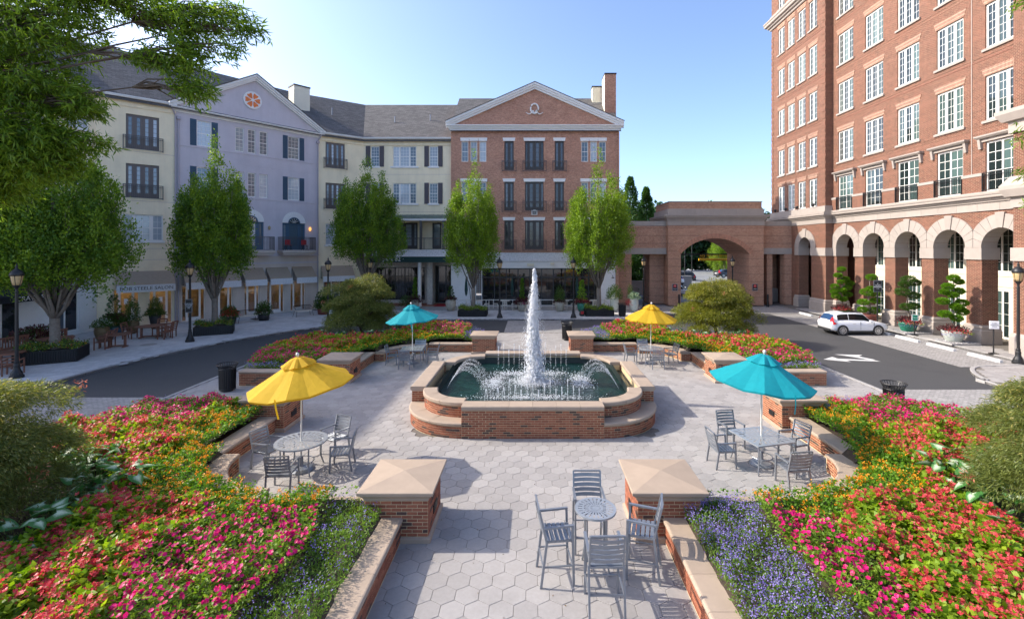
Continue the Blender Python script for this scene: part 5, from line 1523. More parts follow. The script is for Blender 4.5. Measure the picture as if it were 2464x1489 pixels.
def lot_lamp(x, y, h, twin, label):
    t = thing('car_park_lamp', label, 'lamp post', T(x, y, 0), 'car park lamps'); mb = MB().tube([(0, 0, -.1), (0, 0, h)], .07, 8)
    mb.tube([(0, 0, h - .1), (.25, 0, h + .2), (.5, 0, h + .1)], .04, 6)
    ob('pole', (mb, 'iron'), t, T(x, y, 0))
    ob('lamp_head', (MB().lathe([(.32, 0), (.3, .08), (.1, .35), (.04, .5)], 12, (.55, 0)), 'iron'), t, T(x, y, h - .45))
    if twin: ob('lamp_head', (MB().lathe([(.32, 0), (.3, .08), (.1, .35), (.04, .5)], 12, (-.1, .3)), 'iron'), t, T(x, y, h - .2))
    ob('footing', (MB().lathe([(.3, -.1), (.3, .75), (.26, .8)], 12), 'concrete'), t, T(x, y, 0))
lot_lamp(21.9, 68, 8.0, True, 'twin-headed car park lamp left of centre in the arch'); lot_lamp(25.6, 76, 9.3, False, 'single-headed car park lamp right of centre in the arch')
# ------------------------------------------------------------------ flower beds
def petals(C, n, npet, L, W):
    """flat open flower: npet petals round each centre, facing n"""
    n = unit(n); k = len(C)
    a = unit(np.cross(n, RNG.normal(size=n.shape))); b = np.cross(n, a); out = []
    L = L * RNG.uniform(.75, 1.2, k)[:, None]
    for i in range(npet):
        t = 2 * PI * i / npet
        D = a * math.cos(t) + b * math.sin(t) + n * .18; s = b * math.cos(t) - a * math.sin(t)
        m = C + D * L * .6
        out.append(np.stack([C, m + s * W / 2, C + D * L, m - s * W / 2], 1))
    return np.concatenate(out)
def wob(P, s, ph=0.):
    return np.sin(P[:, 0] * s + ph) * np.cos(P[:, 1] * s * 1.13 + ph * 1.7) + .5 * np.sin(P[:, 0] * s * 2.3 + P[:, 1] * s * 1.9 + ph)
SOILZ = .42
SHRUB = {-1: (10.75, 9.3), 1: (10.2, 10.4)}
def zones(Q, sx, sy):
    """0 violet, 1 magenta, 2 coral begonia, 3 orange lantana, -1 nothing"""
    a, b = Q[:, 0], Q[:, 1]
    d = np.where((a >= 5.65) & (b >= 5.8), np.hypot(a - 5.65, b - 5.8) - 2.17, np.where(b < 5.8, a - 8.32, b - 8.32))
    n = wob(Q, 1.7, 1.0 + sx + 2 * sy) * .18
    z = np.full(len(Q), 2)
    vw, mg = (.85, 6.1) if sx < 0 else (1.30, 5.5)
    z[(b > 8.3) & (a + n < mg - .10 * (b - 8.3))] = 1
    z[(b < 4.7) & (a + n > 9.4)] = 1
    lw_ = np.where(b > 8.3, np.clip((a - 3.2) * .36, .22, .9), .95)
    z[(d + n < lw_) & (b > 3.1)] = 3
    z[(b > 8.25) & (a + n * .6 < 2.97 + vw)] = 0
    z[(b + n * .6 < 2.5) | ((b < 3.2) & (d < 1.0))] = 0
    z[d < -.10] = -1
    z[(a < 2.86) & (b > 8.2)] = -1
    z[(b < 2.08)] = -1
    c = SHRUB[sy]; ds = np.hypot(a - c[0], b - c[1])
    z[ds < 2.55] = -1
    return z, d
PH = [.26, .47, .52, .44]
def plant_dome(Q, sp):
    """1 in the middle of each plant, lower between neighbours (plants stand on a jittered grid)"""
    c = np.floor(Q / sp); best = np.full(len(Q), 9.)
    for i in (-1, 0, 1):
        for j in (-1, 0, 1):
            k = c + np.array([i, j])
            hx = np.modf(np.abs(np.sin(k[:, 0] * 127.1 + k[:, 1] * 311.7) * 43758.5))[0]; hy = np.modf(np.abs(np.sin(k[:, 0] * 269.5 + k[:, 1] * 183.3) * 43758.5))[0]
            p = (k + .2 + .6 * np.stack([hx, hy], 1)) * sp
            best = np.minimum(best, np.hypot(*(Q - p).T) / sp)
    return 1 - np.clip(best / .75, 0, 1) ** 2
def canopy(Q, z, sx, sy):
    h = np.choose(np.clip(z, 0, 3), PH) * (.66 + .40 * plant_dome(Q, .42))
    return h * (1 + .18 * wob(Q, 2.6, sx * 2. + sy))
FLN = [('violet_flowers', 'violet angelonia', 'leaf_ang', 'flower_violet'), ('magenta_flowers', 'magenta impatiens', 'leaf_imp', 'flower_magenta'),
       ('coral_flowers', 'coral-red begonia', 'leaf_begonia', 'flower_coral'), ('orange_flowers', 'orange lantana', 'leaf_lant', 'flower_orange')]
#        leaf/m2, L, W, blooms/m2, petals, spread, petal L, petal W
SPEC = [(2000, .060, .018, 520, 3, .02, .028, .020), (1500, .080, .034, 260, 5, .020, .036, .036), (950, .115, .078, 120, 4, .042, .037, .032), (1500, .066, .040, 150, 7, .018, .030, .027)]
for nm, sx, sy, poly in BEDS:
    PQ = poly
    far = sy > 0
    arr = np.array(PQ); lo = arr.min(0); hi = arr.max(0)
    if not far: hi[1] = min(hi[1], 13.2)
    # soil mound
    gs = .22
    gx = np.arange(lo[0], hi[0] + gs, gs); gy = np.arange(lo[1], hi[1] + gs, gs)
    XX, YY = np.meshgrid(gx, gy); Q = np.stack([XX.ravel(), YY.ravel()], 1)
    z, d = zones(Q, sx, sy)
    H = SOILZ + np.where(z >= 0, canopy(Q, z, sx, sy) * .45, .02) * 1.0
    ins = inpoly(PQ, Q) & (d > -.2)
    idx = -np.ones(len(Q), int); idx[ins] = np.arange(ins.sum())
    nx = len(gx); fs = []
    for j in range(len(gy) - 1):
        for i in range(nx - 1):
            q = [j * nx + i, j * nx + i + 1, (j + 1) * nx + i + 1, (j + 1) * nx + i]
            if all(idx[k] >= 0 for k in q): fs.append([idx[k] for k in (q if sx * sy > 0 else q[::-1])])
    V = np.stack([sx * Q[ins][:, 0], CY0 + sy * Q[ins][:, 1], H[ins]], 1)
    me = bpy.data.meshes.new('bed_soil'); me.from_pydata(V.tolist(), [], fs); me.materials.append(MATS['soil']); me.update()
    bs = struct('bed_soil', me, 'dark soil of the %s flower bed' % nm)
    ob('soil_fill', (flat(quad_pts([(a_, min(b_, 13.3)) for a_, b_ in PQ], sx, sy), .02, .335), 'soil'), bs, I4)
    k = .62 if far else 1.0; sc = 1.25 if far else 1.0
    area = float(np.prod(hi - lo))
    for s in range(4):
        nmx, lab, lm_, fm_ = FLN[s]; dl, L, Wd, db, npet, sp, pl_, pw_ = SPEC[s]
        Q = lo + RNG.random((int(area * dl * k * 1.0), 2)) * (hi - lo)
        z, d = zones(Q, sx, sy); m_ = (z == s) & inpoly(PQ, Q); Q = Q[m_]; z = z[m_]
        if len(Q) < 10: continue
        H = canopy(Q, z, sx, sy)
        u = RNG.random(len(Q))
        P = np.stack([sx * Q[:, 0], CY0 + sy * Q[:, 1], SOILZ + H * (1 - .5 * u * u) - .02 + RNG.normal(0, .02, len(Q))], 1)
        D = RNG.normal(size=(len(Q), 3)); D[:, 2] = np.abs(D[:, 2]) * .45 + (.1 if s != 0 else .8)
        lv = leaves(P, D, L * sc * RNG.uniform(.7, 1.25, len(Q)), Wd * sc * RNG.uniform(.8, 1.2, len(Q)), .15)
        nb = int(area * db * k)
        B = lo + RNG.random((nb, 2)) * (hi - lo)
        z, d = zones(B, sx, sy); m_ = (z == s) & inpoly(PQ, B)
        # blooms come in drifts
        m_ &= (wob(B, 4.1, s) + RNG.normal(0, .7, nb)) > (-.55 if s != 3 else -.15)
        B = B[m_]; z = z[m_]; H = canopy(B, z, sx, sy)
        C = np.stack([sx * B[:, 0], CY0 + sy * B[:, 1], SOILZ + H + RNG.uniform(-.05, .05, len(B))], 1)
        if s == 0 and sx * sy > 0 and sx < 0: C = C[RNG.random(len(C)) < .22]
        if s in (1, 2):     # open flowers; the begonias carry them in hanging clusters
            if s == 2: C = np.repeat(C, RNG.integers(2, 8, len(C)), 0); C = C + RNG.normal(0, sp, C.shape)
            nn = RNG.normal(0, .55, C.shape); nn[:, 2] += 1; nn[:, 1] -= .25
            pt = petals(C, nn, npet, pl_ * sc, pw_ * sc)
        else:
            C = np.repeat(C, npet, 0)
            D = RNG.normal(size=C.shape); D[:, 2] = np.abs(D[:, 2]) * .7 + .15
            if s == 0: C[:, 2] += RNG.uniform(-.02, .09, len(C))
            C = C + RNG.normal(0, sp, C.shape)
            pt = leaves(C, D, pl_ * sc * RNG.uniform(.8, 1.25, len(C)), pw_ * sc, .0, .6)
        tag(ob(nmx, qmesh(nmx, [(lv, lm_), (pt, fm_)])), '%s flowers massed in the %s bed' % (lab, nm), 'flowers', lab + ' beds', 'stuff')
# caladiums between the begonias and the feathery maples
def heart():
    pts = [(0, 0, 0)]
    out = [(0, .05), (.06, .0), (.11, -.055), (.135, -.02), (.13, .06), (.10, .14), (.05, .22), (0, .30), (-.05, .22), (-.10, .14), (-.13, .06), (-.135, -.02), (-.11, -.055), (-.06, 0)]
    mb = MB(); mb.add([(0, .07, .012)] + [(x, y, -.05 * (abs(x) / .135) ** 2 - .10 * max(0, y - .15)) for x, y in out], [(0, 1 + i, 1 + (i + 1) % len(out)) for i in range(len(out))])
    return mb
def caladium_mat():
    m, nt, p = _base('caladium')
    tc = N(nt, 'ShaderNodeTexCoord'); s = N(nt, 'ShaderNodeSeparateXYZ'); nt.links.new(tc.outputs['Object'], s.inputs[0])
    r = mth(nt, 'ADD', mth(nt, 'MULTIPLY', mth(nt, 'ABSOLUTE', s.outputs[0]), 8.5), mth(nt, 'MULTIPLY', mth(nt, 'ABSOLUTE', mth(nt, 'SUBTRACT', s.outputs[1], .08)), 3.8))
    n1 = noise(nt, tc.outputs['Object'], 45, 3)
    f = ramp(nt, mth(nt, 'ADD', r, mth(nt, 'MULTIPLY', n1, .5)), .50, 1.0)
    c = mixc(nt, f, (.60, .70, .48), (.06, .20, .035))
    nt.links.new(c, p.inputs['Base Color']); p.inputs['Roughness'].default_value = .45
    t = nt.nodes.new('ShaderNodeBsdfTranslucent'); nt.links.new(c, t.inputs[0])
    mx = nt.nodes.new('ShaderNodeMixShader'); mx.inputs[0].default_value = .35
    nt.links.new(p.outputs[0], mx.inputs[1]); nt.links.new(t.outputs[0], mx.inputs[2]); nt.links.new(mx.outputs[0], nt.nodes['Material Output'].inputs[0])
caladium_mat()
HM = heart().mesh('leaf', 'caladium', True)
CALW = {('front left', 0): 'lowest, at the left picture edge'}
for nm, sx, sy, poly in BEDS:
    c = SHRUB[sy]
    cnt = 0
    angs = np.linspace(R(118), R(262), 15) if sy < 0 else np.linspace(R(190), R(285), 8)
    for i, t in enumerate(angs):
        for ring in ((2.52, 2.1) if sy < 0 else (2.55,)):
            jt = random.uniform(-.22, .30); a = c[0] + (ring + jt) * math.cos(t + .1 * ring); b = c[1] + (ring + jt) * math.sin(t + .1 * ring)
            if not inpoly(poly, np.array([[a, b]]))[0]: continue
            x, y = sx * a, CY0 + sy * b
            cnt += 1
            p = thing('caladium', 'white-veined caladium plant among the begonias beside the feathery maple, %s bed' % nm, 'plant', T(x, y, SOILZ), 'caladiums in the %s bed' % nm)
            st_ = MB()
            for k in range(7 if sy < 0 else 5):
                az = 2 * PI * k / 9 + random.uniform(-.5, .5); rr = random.uniform(.05, .30); hz = random.uniform(.22, .72)
                s_ = random.uniform(.6, 1.15)
                M = T(x + rr * math.cos(az), y + rr * math.sin(az), SOILZ + hz) @ RZ(az - PI / 2) @ Matrix.Rotation(random.uniform(-1.15, .25), 4, 'X') @ Matrix.Rotation(random.uniform(-.6, .6), 4, 'Y') @ Matrix.Diagonal((s_, s_, s_, 1))
                ob('leaf', HM, p, M)
                st_.tube([(x, y, SOILZ - .05), (x + rr * .6 * math.cos(az), y + rr * .6 * math.sin(az), SOILZ + hz * .6), (x + rr * math.cos(az), y + rr * math.sin(az), SOILZ + hz)], .006, 4)
            ob('stems', (st_, 'leaf_green'), p, I4)
# ------------------------------------------------------------------ trees
def limb_path(p, q, bend, n=5):
    p = np.array(p, float); q = np.array(q, float); b = np.array(bend, float)
    return [tuple(p + (q - p) * t + b * math.sin(PI * t) + RNG.normal(0, .03, 3) * (0 < t < 1)) for t in np.linspace(0, 1, n)]
def clumped(centers, per, sig, L, Wd, up=.3, out=None):
    P = np.repeat(centers, per, 0) + RNG.normal(0, 1, (len(centers) * per, 3)) * sig
    D = RNG.normal(size=P.shape); D[:, 2] += up
    if out is not None: D += unit(P - out) * .9
    return leaves(P, D, L * RNG.uniform(.7, 1.3, len(P)), Wd * RNG.uniform(.8, 1.2, len(P)), .1)
def hornbeam(x, y, label, H, zb, Rc, nplume, seed, fork=2.0, tr=.15, mats=('leaf_horn', 'leaf_horn_dark'), broad=False, per=62, ncl=46, group='hornbeams planted along the pavement'):
    global RNG
    RNG = np.random.default_rng(seed)
    t = thing('street_tree', label, 'tree', T(x, y, 0), group)
    br_ = MB(); br_.tube([(x, y, 0), (x, y, .3), (x + .02, y, fork * .6), (x, y, fork)], [tr * 1.35, tr * 1.1, tr, tr * .95], 12)
    groups = []
    for k in range(nplume):
        if k == 0: px, py, top, rr = 0, 0, H, Rc * .44
        else:
            a = 2 * PI * k * .618 * 1.0 + RNG.uniform(-.3, .3); q = Rc * (.35 + .38 * RNG.random() ** .6)
            px, py = q * math.cos(a), q * math.sin(a)
            top = zb + (H - zb) * ((1 - .55 * (q / Rc) ** 1.6) * RNG.uniform(.78, 1.0)) if not broad else zb + (H - zb) * (1 - .55 * (q / Rc) ** 2) * RNG.uniform(.66, 1.02)
            rr = Rc * RNG.uniform(.25, .42)
        b0 = zb + RNG.uniform(-.2, .7) + .15 * math.hypot(px, py)
        cz, hz = (b0 + top) / 2, (top - b0) / 2
        n = int(ncl * (1.4 if k == 0 else 1))
        d = unit(RNG.normal(size=(n, 3))); r = (RNG.random(n) ** .30)[:, None]
        # widest a third of the way up, pointed top
        C = d * r * np.array([rr, rr, hz]); zz = (C[:, 2] / hz + 1) / 2
        taper = np.clip(1.22 - zz * 1.0, .16, 1.1)
        C[:, :2] *= taper[:, None]
        C += np.array([x + px, y + py, cz])
        C = C[np.abs(RNG.normal(0, 1, len(C))) < 2]
        bright = RNG.random(len(C)) < .6
        groups.append((clumped(C[bright], per, np.array([.14, .14, .22]), .145, .080, .45, np.array([x + px, y + py, cz - hz])), mats[0]))
        groups.append((clumped(C[~bright], per, np.array([.14, .14, .22]), .145, .080, .45, np.array([x + px, y + py, cz - hz])), mats[1]))
        # limb rising steeply into its plume, with side branches
        z0 = fork * RNG.uniform(.85, 1.25)
        lp = limb_path((x, y, z0), (x + px * 1.0, y + py * 1.0, cz + hz * .5), (px * .10, py * .10, -.35 * (k > 0)), 7)
        r0 = tr * RNG.uniform(.30, .46); br_.tube(lp, [r0 * (1 - .85 * i / 6) for i in range(7)], 6)
        for c in C[RNG.choice(len(C), min(7, len(C)), False)]:
            s = lp[2 + int(RNG.integers(0, 4))]
            if c[2] > s[2] - .2: br_.tube(limb_path(s, c, (0, 0, -.08), 4), [.022, .017, .012, .006], 4)
    ob('trunk', (br_, 'bark', True), t, I4)
    ob('crown', qmesh('crown', groups), t, I4)
    RNG = np.random.default_rng(seed + 100)
    return t
TREES = [(-23.9, 23.6, 'broad spreading hornbeam at the far left, trunk in a black iron planter', 12.0, 3.1, 3.35, 34, 11, 2.1, .21, ('leaf_horn', 'leaf_horn_dark'), True, 52, 46),
         (-20.9, 31.0, 'upright hornbeam in front of the mauve building', 13.1, 3.3, 2.4, 26, 12, 2.3, .17, ('leaf_horn', 'leaf_horn_dark'), False, 50, 40),
         (-13.9, 39.6, 'bushy hornbeam before the corner of the cream building, behind the left maple', 13.5, 3.9, 3.3, 28, 13, 2.4, .16, ('leaf_horn', 'leaf_horn_dark'), False, 48, 40),
         (-4.95, 39.2, 'bright hornbeam left of the fountain jet, before the brick building', 13.8, 3.2, 2.6, 24, 14, 2.3, .17, ('leaf_horn', 'leaf_horn'), False, 46, 38),
         (5.5, 39.4, 'bright hornbeam right of the fountain jet, before the brick building', 14.1, 3.1, 3.0, 27, 15, 2.3, .19, ('leaf_horn', 'leaf_horn'), False, 48, 40)]
for a in TREES: hornbeam(*a)
def lace_maple(x, y, label, H, Rx, seed, warm, n=70000, ls=1.):
    """mounded cut-leaf maple: overlapping drooping tiers"""
    global RNG
    RNG = np.random.default_rng(seed)
    t = thing('lace_maple', label, 'tree', T(x, y, 0), 'mounded cut-leaf maples in the flower beds')
    br_ = MB(); tips = []
    groups = []
    ntier = 46
    for k in range(ntier):
        az = 2 * PI * .618 * k + RNG.uniform(-.2, .2); e = math.asin(min(1, .02 + .98 * (k / ntier) ** .8)) if k else .05
        q = RNG.uniform(.70, 1.04)
        cx = x + Rx * .78 * q * math.cos(e) * math.cos(az); cy = y + Rx * .78 * q * math.cos(e) * math.sin(az); cz = .35 + (H - .75) * (.10 + .9 * q * math.sin(e))
        m = n // ntier
        # a tier is a small shell dome, leaves hang from it
        sr = Rx * RNG.uniform(.20, .42)
        d = unit(RNG.normal(size=(m, 3))); d[:, 2] = np.abs(d[:, 2]) * 1.2 - .25; d = unit(d)
        r = RNG.uniform(.6, 1.08, m)[:, None]
        P = np.array([cx, cy, cz]) + d * r * np.array([sr, sr, sr * .62])
        P[:, 2] = np.maximum(P[:, 2], .25)
        D = d * .8 + np.array([.5 * math.cos(az), .5 * math.sin(az), -.6]) + RNG.normal(0, .55, P.shape)
        lv = leaves(P, D, .14 * ls * RNG.uniform(.5, 1.3, m), .024 * ls, .1, .4)
        tip = (RNG.random(m) < .25 * np.clip((P[:, 2] - H * .45) / (H * .5), 0, 1)) 
        groups.append((lv[~tip], warm)); groups.append((lv[tip], 'leaf_tip'))
        tips.append((cx, cy, cz))
        if k % 9 == 4:
            pk = np.array([cx, cy, cz]) + np.array([math.cos(az), math.sin(az), .35]) * sr + RNG.normal(0, .07, (30, 3))
            groups.append((leaves(pk, RNG.normal(size=pk.shape), .09, .022), 'leaf_pinktip'))
    br_.tube([(x, y, 0), (x + .1, y, .5), (x - .05, y + .05, 1.0)], [.13, .11, .09], 8)
    for (cx, cy, cz) in tips: br_.tube(limb_path((x - .05, y + .05, .9), (cx, cy, cz), (0, 0, .25), 6), [.045, .04, .03, .022, .015, .008], 5)
    ob('trunk', (br_, 'bark_dark', True), t, I4); ob('crown', qmesh('crown', groups), t, I4)
lace_maple(-10.2, 28.0, 'olive feathery maple mound behind the back left flowers', 4.25, 2.25, 31, 'leaf_maple')
lace_maple(10.9, 28.2, 'golden-green feathery maple mound behind the back right flowers', 3.9, 2.4, 32, 'leaf_maple_warm')
lace_maple(-10.75, 8.35, 'dark feathery maple mound cut by the left picture edge', 3.5, 2.3, 33, 'leaf_maple', 150000, .66)
lace_maple(10.65, 8.5, 'feathery maple mound cut by the right picture edge', 3.65, 2.35, 34, 'leaf_maple', 150000, .66)
RNG = np.random.default_rng(77)
def oak(label, trunk, fork, ells, seed, L=.105, Wd=.020):
    global RNG
    RNG = np.random.default_rng(seed)
    t = thing('willow_oak', label, 'tree', T(trunk[0], trunk[1], 0)); br_ = MB()
    br_.tube([(trunk[0], trunk[1], 0), (trunk[0] + .05, trunk[1], fork * .5), (trunk[0], trunk[1], fork)], [.3, .25, .22], 10)
    gl = []; gd = []
    for (cx, cy, cz, rx, ry, rz, ns) in ells:
        hub = (cx + (trunk[0] - cx) * .12, cy, cz + rz * .25)
        br_.tube(limb_path((trunk[0], trunk[1], fork), hub, (0, 0, .5), 8), [.045, .038, .032, .026, .02, .015, .011, .007], 6)
        ns = int(ns * .85); C = unit(RNG.normal(size=(ns, 3))) * (RNG.random(ns) ** .4)[:, None] * np.array([rx, ry, rz]) + np.array([cx, cy, cz])
        for c in C[::3]: br_.tube(limb_path(hub, c, (0, 0, .04), 4), [.013, .009, .006, .003], 4)
        # spray: a twig with leaves along it
        td = unit(C - np.array(hub) + RNG.normal(0, .25, C.shape)); td[:, 2] -= .25; td = unit(td)
        k = 13
        s = np.tile(np.linspace(-.10, .12, k), ns)[:, None]
        P = np.repeat(C, k, 0) + np.repeat(td, k, 0) * s + RNG.normal(0, .012, (ns * k, 3))
        D = np.repeat(td, k, 0) * .7 + RNG.normal(0, .65, P.shape); D[:, 2] -= .15
        lv = leaves(P, D, L * RNG.uniform(.7, 1.2, len(P)), Wd, .12)
        gl.append(lv)
    ob('trunk', (br_, 'bark_dark', True), t, I4); ob('crown', qmesh('crown', [(np.concatenate(gl), 'leaf_oak')]), t, I4)
oak('willow oak with narrow leaves overhanging the upper left corner', (-10.5, 5.6), 5.2,
    [(-7.2, 6.0, 8.7, 1.0, .9, .6, 700), (-7.0, 6.0, 7.7, .9, .9, .6, 700), (-6.55, 5.9, 6.95, .75, .7, .42, 420), (-6.1, 6.0, 8.35, .55, .6, .45, 260), (-6.1, 6.0, 7.55, .50, .5, .30, 230), (-5.7, 5.95, 7.4, .28, .3, .13, 60),
     (-5.55, 6.0, 8.75, .35, .4, .22, 90), (-4.95, 6.0, 8.7, .45, .45, .25, 130), (-4.45, 6.1, 8.45, .42, .4, .30, 160), (-4.45, 6.0, 7.95, .30, .35, .30, 120), (-4.35, 6.0, 7.6, .25, .25, .16, 60), (-4.85, 5.9, 8.0, .22, .25, .16, 35), (-3.95, 6.1, 8.6, .36, .3, .16, 75), (-3.68, 6.1, 8.38, .20, .2, .10, 28), (-3.85, 6.0, 8.1, .14, .15, .12, 18), (-6.3, 5.8, 7.0, .5, .5, .2, 90), (-7.3, 6.2, 6.9, .8, .7, .5, 420), (-6.35, 6.0, 6.7, .45, .5, .25, 170), (-7.5, 6.0, 6.3, .6, .6, .3, 200), (-6.0, 6.0, 8.85, .5, .5, .3, 160), (-6.15, 6.0, 6.75, .4, .4, .35, 150), (-5.75, 6.0, 6.95, .28, .3, .14, 50), (-6.9, 6.0, 6.45, .5, .5, .3, 200)], 41)
oak('willow oak whose twig tips enter at the right picture edge', (10.8, 3.5), 5.2,
    [(6.42, 6.0, 8.75, .20, .3, .16, 22), (6.36, 6.0, 7.05, .17, .25, .14, 14), (6.38, 6.0, 6.55, .16, .2, .12, 12), (6.35, 6.0, 6.2, .12, .2, .10, 8), (7.4, 5.4, 8.3, .7, .6, .6, 160)], 42)
RNG = np.random.default_rng(5)
def conifer(x, y, H, Rb, label):
    t = thing('conifer', label, 'tree', T(x, y, 0), 'conifers behind the gatehouse'); n = 9000
    z = RNG.random(n) ** 1.4; a = RNG.random(n) * 2 * PI
    lay = .75 + .25 * np.sin(z * 46 + a * 3)
    r = Rb * (1 - z) ** .75 * lay * (.45 + .65 * RNG.random(n) ** .5)
    P = np.stack([x + r * np.cos(a), y + r * np.sin(a), .6 + (H - .7) * z], 1)
    D = np.stack([np.cos(a), np.sin(a), np.full(n, .25)], 1) + RNG.normal(0, .4, (n, 3))
    ob('trunk', (MB().tube([(x, y, 0), (x, y, H * .9)], [.2, .04], 8), 'bark_dark'), t, I4)
    ob('crown', qmesh('crown', [(leaves(P, D, .42, .16), 'leaf_conifer')]), t, I4)
conifer(12.6, 61, 14.8, 3.1, 'tall dark conifer behind the left gate wing, leftmost of the pair'); conifer(14.9, 62, 13.6, 2.6, 'slightly shorter conifer behind the left gate wing, right of the pair')
conifer(11.0, 60, 8.0, 2.2, 'low dark conifer seen under the left gate wing')
hornbeam(32.2, 79, 'bright green tree at the right inside the arch view', 9.2, 1.4, 3.4, 12, 91, 1.2, .12, ('leaf_horn', 'leaf_horn'), True, 60, 36, 'trees of the car park')
RNG = np.random.default_rng(6)
n = 90000
cx = RNG.uniform(4, 66, 150); cy = RNG.uniform(88, 110, 150); ch = RNG.uniform(7, 13.2, 150) - np.abs(cx - 26) * .03
k = RNG.integers(0, 150, n); d = unit(RNG.normal(size=(n, 3))); rr = RNG.uniform(1.5, 3.2, 150)
P = np.stack([cx[k] + d[:, 0] * rr[k], cy[k] + d[:, 1] * rr[k], np.maximum(.2, (ch[k] - 3.2) * RNG.random(n) ** .5 + 2.6 + d[:, 2] * 2.6)], 1)
tag(ob('woodland', qmesh('woodland', [(leaves(P, RNG.normal(size=P.shape), 1.0, .75), 'leaf_wood')])), 'dark green woodland far behind the car park', 'trees', kind='stuff')
# ------------------------------------------------------------------ plaza furniture
def chair_parts(bar):
    sh = .76 if bar else .44; bt = 1.27 if bar else .91; ah = 1.0 if bar else .66; w = .27; tb = .032
    c = {}
    def leg(x, front):
        mb = MB()
        if front: mb.bar((x, .25, 0), (x, .23, ah), tb, .04)
        else: mb.bar((x, -.30 if bar else -.27, 0), (x, -.20, sh), tb, .04)
        return mb
    P = [('leg', leg(-w, True)), ('leg', leg(w, True)), ('leg', leg(-w, False)), ('leg', leg(w, False))]
    for x in (-w, w):
        P.append(('armrest', MB().bar((x, .25, ah), (x, -.245, ah - .02), .045, .03)))
        P.append(('back_post', MB().bar((x * .96, -.20, sh - .02), (x * .96, -.32, bt), .03, .035)))
    P.append(('seat_frame', MB().box(-w, w, -.22, -.19, sh - .04, sh - .012).box(-w, w, .205, .235, sh - .04, sh - .012).box(-w + .02, -w + .05, -.19, .205, sh - .04, sh - .012).box(w - .05, w - .02, -.19, .205, sh - .04, sh - .012)))
    for k in range(6):
        y = -.20 + k * .078
        P.append(('seat_slat', MB().cbox(-w + .02, w - .02, y, y + .062, sh - .01, sh + .008, .003)))
    for k in range(5):
        t = .18 + k * .165; z = sh + (bt - sh) * t; y = -.20 - .12 * t
        mb = MB()
        n = 6
        for j in range(n):   # gently curved slat
            x0 = -w * .93 + 2 * w * .93 * j / n; x1 = -w * .93 + 2 * w * .93 * (j + 1) / n
            c0 = -.035 * (1 - (x0 / w) ** 2); c1 = -.035 * (1 - (x1 / w) ** 2); q = .0055; hh = .030 if bar else .027
            mb.add([(x0, y + c0 - q, z - hh), (x1, y + c1 - q, z - hh), (x1, y + c1 + q, z - hh), (x0, y + c0 + q, z - hh), (x0, y + c0 - q - .012, z + hh), (x1, y + c1 - q - .012, z + hh), (x1, y + c1 + q - .012, z + hh), (x0, y + c0 + q - .012, z + hh)],
                   [(0, 3, 2, 1), (4, 5, 6, 7), (0, 1, 5, 4), (2, 3, 7, 6)] + ([(3, 0, 4, 7)] if j == 0 else []) + ([(1, 2, 6, 5)] if j == n - 1 else []))
        P.append(('back_slat', mb))
    P.append(('top_rail', MB().bar((-w * .96, -.322, bt), (w * .96, -.322, bt), .03, .025)))
    if bar:
        P.append(('stretcher', MB().bar((-w, .245, .30), (w, .245, .30), .025, .02))); P.append(('stretcher', MB().bar((-w, -.26, .34), (w, -.26, .34), .022)))
        for x in (-w, w): P.append(('stretcher', MB().bar((x, .245, .34), (x, -.265, .34), .022)))
    return [(n, m.mesh(n, 'silver')) for n, m in P]
CH = {False: chair_parts(False), True: chair_parts(True)}
def chair(x, y, ang, label, bar=False, group='metal chairs around the parasol tables', z=0.):
    """ang: direction the sitter faces"""
    M = T(x, y, z) @ RZ(ang - PI / 2)
    t = thing('bar_chair' if bar else 'patio_chair', label, 'chair', M, group)
    for n, me in CH[bar]: ob(n, me, t, M)
    return t
def slotted(r, square, m):
    """table top with radiating slots cut through"""
    na, bands = 72, [(0, .06, 0), (.06, .16, 0), (.16, .27, 1), (.27, .34, 0), (.34, .58, 1), (.58, .64, 0), (.64, .86, 1), (.86, 1.0, 0)]
    mb = MB()
    def P(q, k, z):
        t = 2 * PI * k / na; s = 1.
        if square: s = 1 / max(abs(math.cos(t)), abs(math.sin(t))) if q > .5 else 1 / max(abs(math.cos(t)), abs(math.sin(t)))
        return (r * q * s * math.cos(t), r * q * s * math.sin(t), z)
    for (a, b, slot) in bands:
        for k in range(na):
            if slot and k % 3 == 0: continue
            if a == 0: mb.add([(0, 0, 0), P(b, k, 0), P(b, k + 1, 0)], [(0, 1, 2)]); continue
            mb.quad(P(a, k, 0), P(b, k, 0), P(b, k + 1, 0), P(a, k + 1, 0))
    for k in range(na):
        mb.quad(P(1, k, 0), P(1, k, -.035), P(1, k + 1, -.035), P(1, k + 1, 0)); mb.quad(P(.97, k, -.035), P(1, k, -.035), P(1, k + 1, -.035), P(.97, k + 1, -.035))
    return mb.mesh('table_top', m)
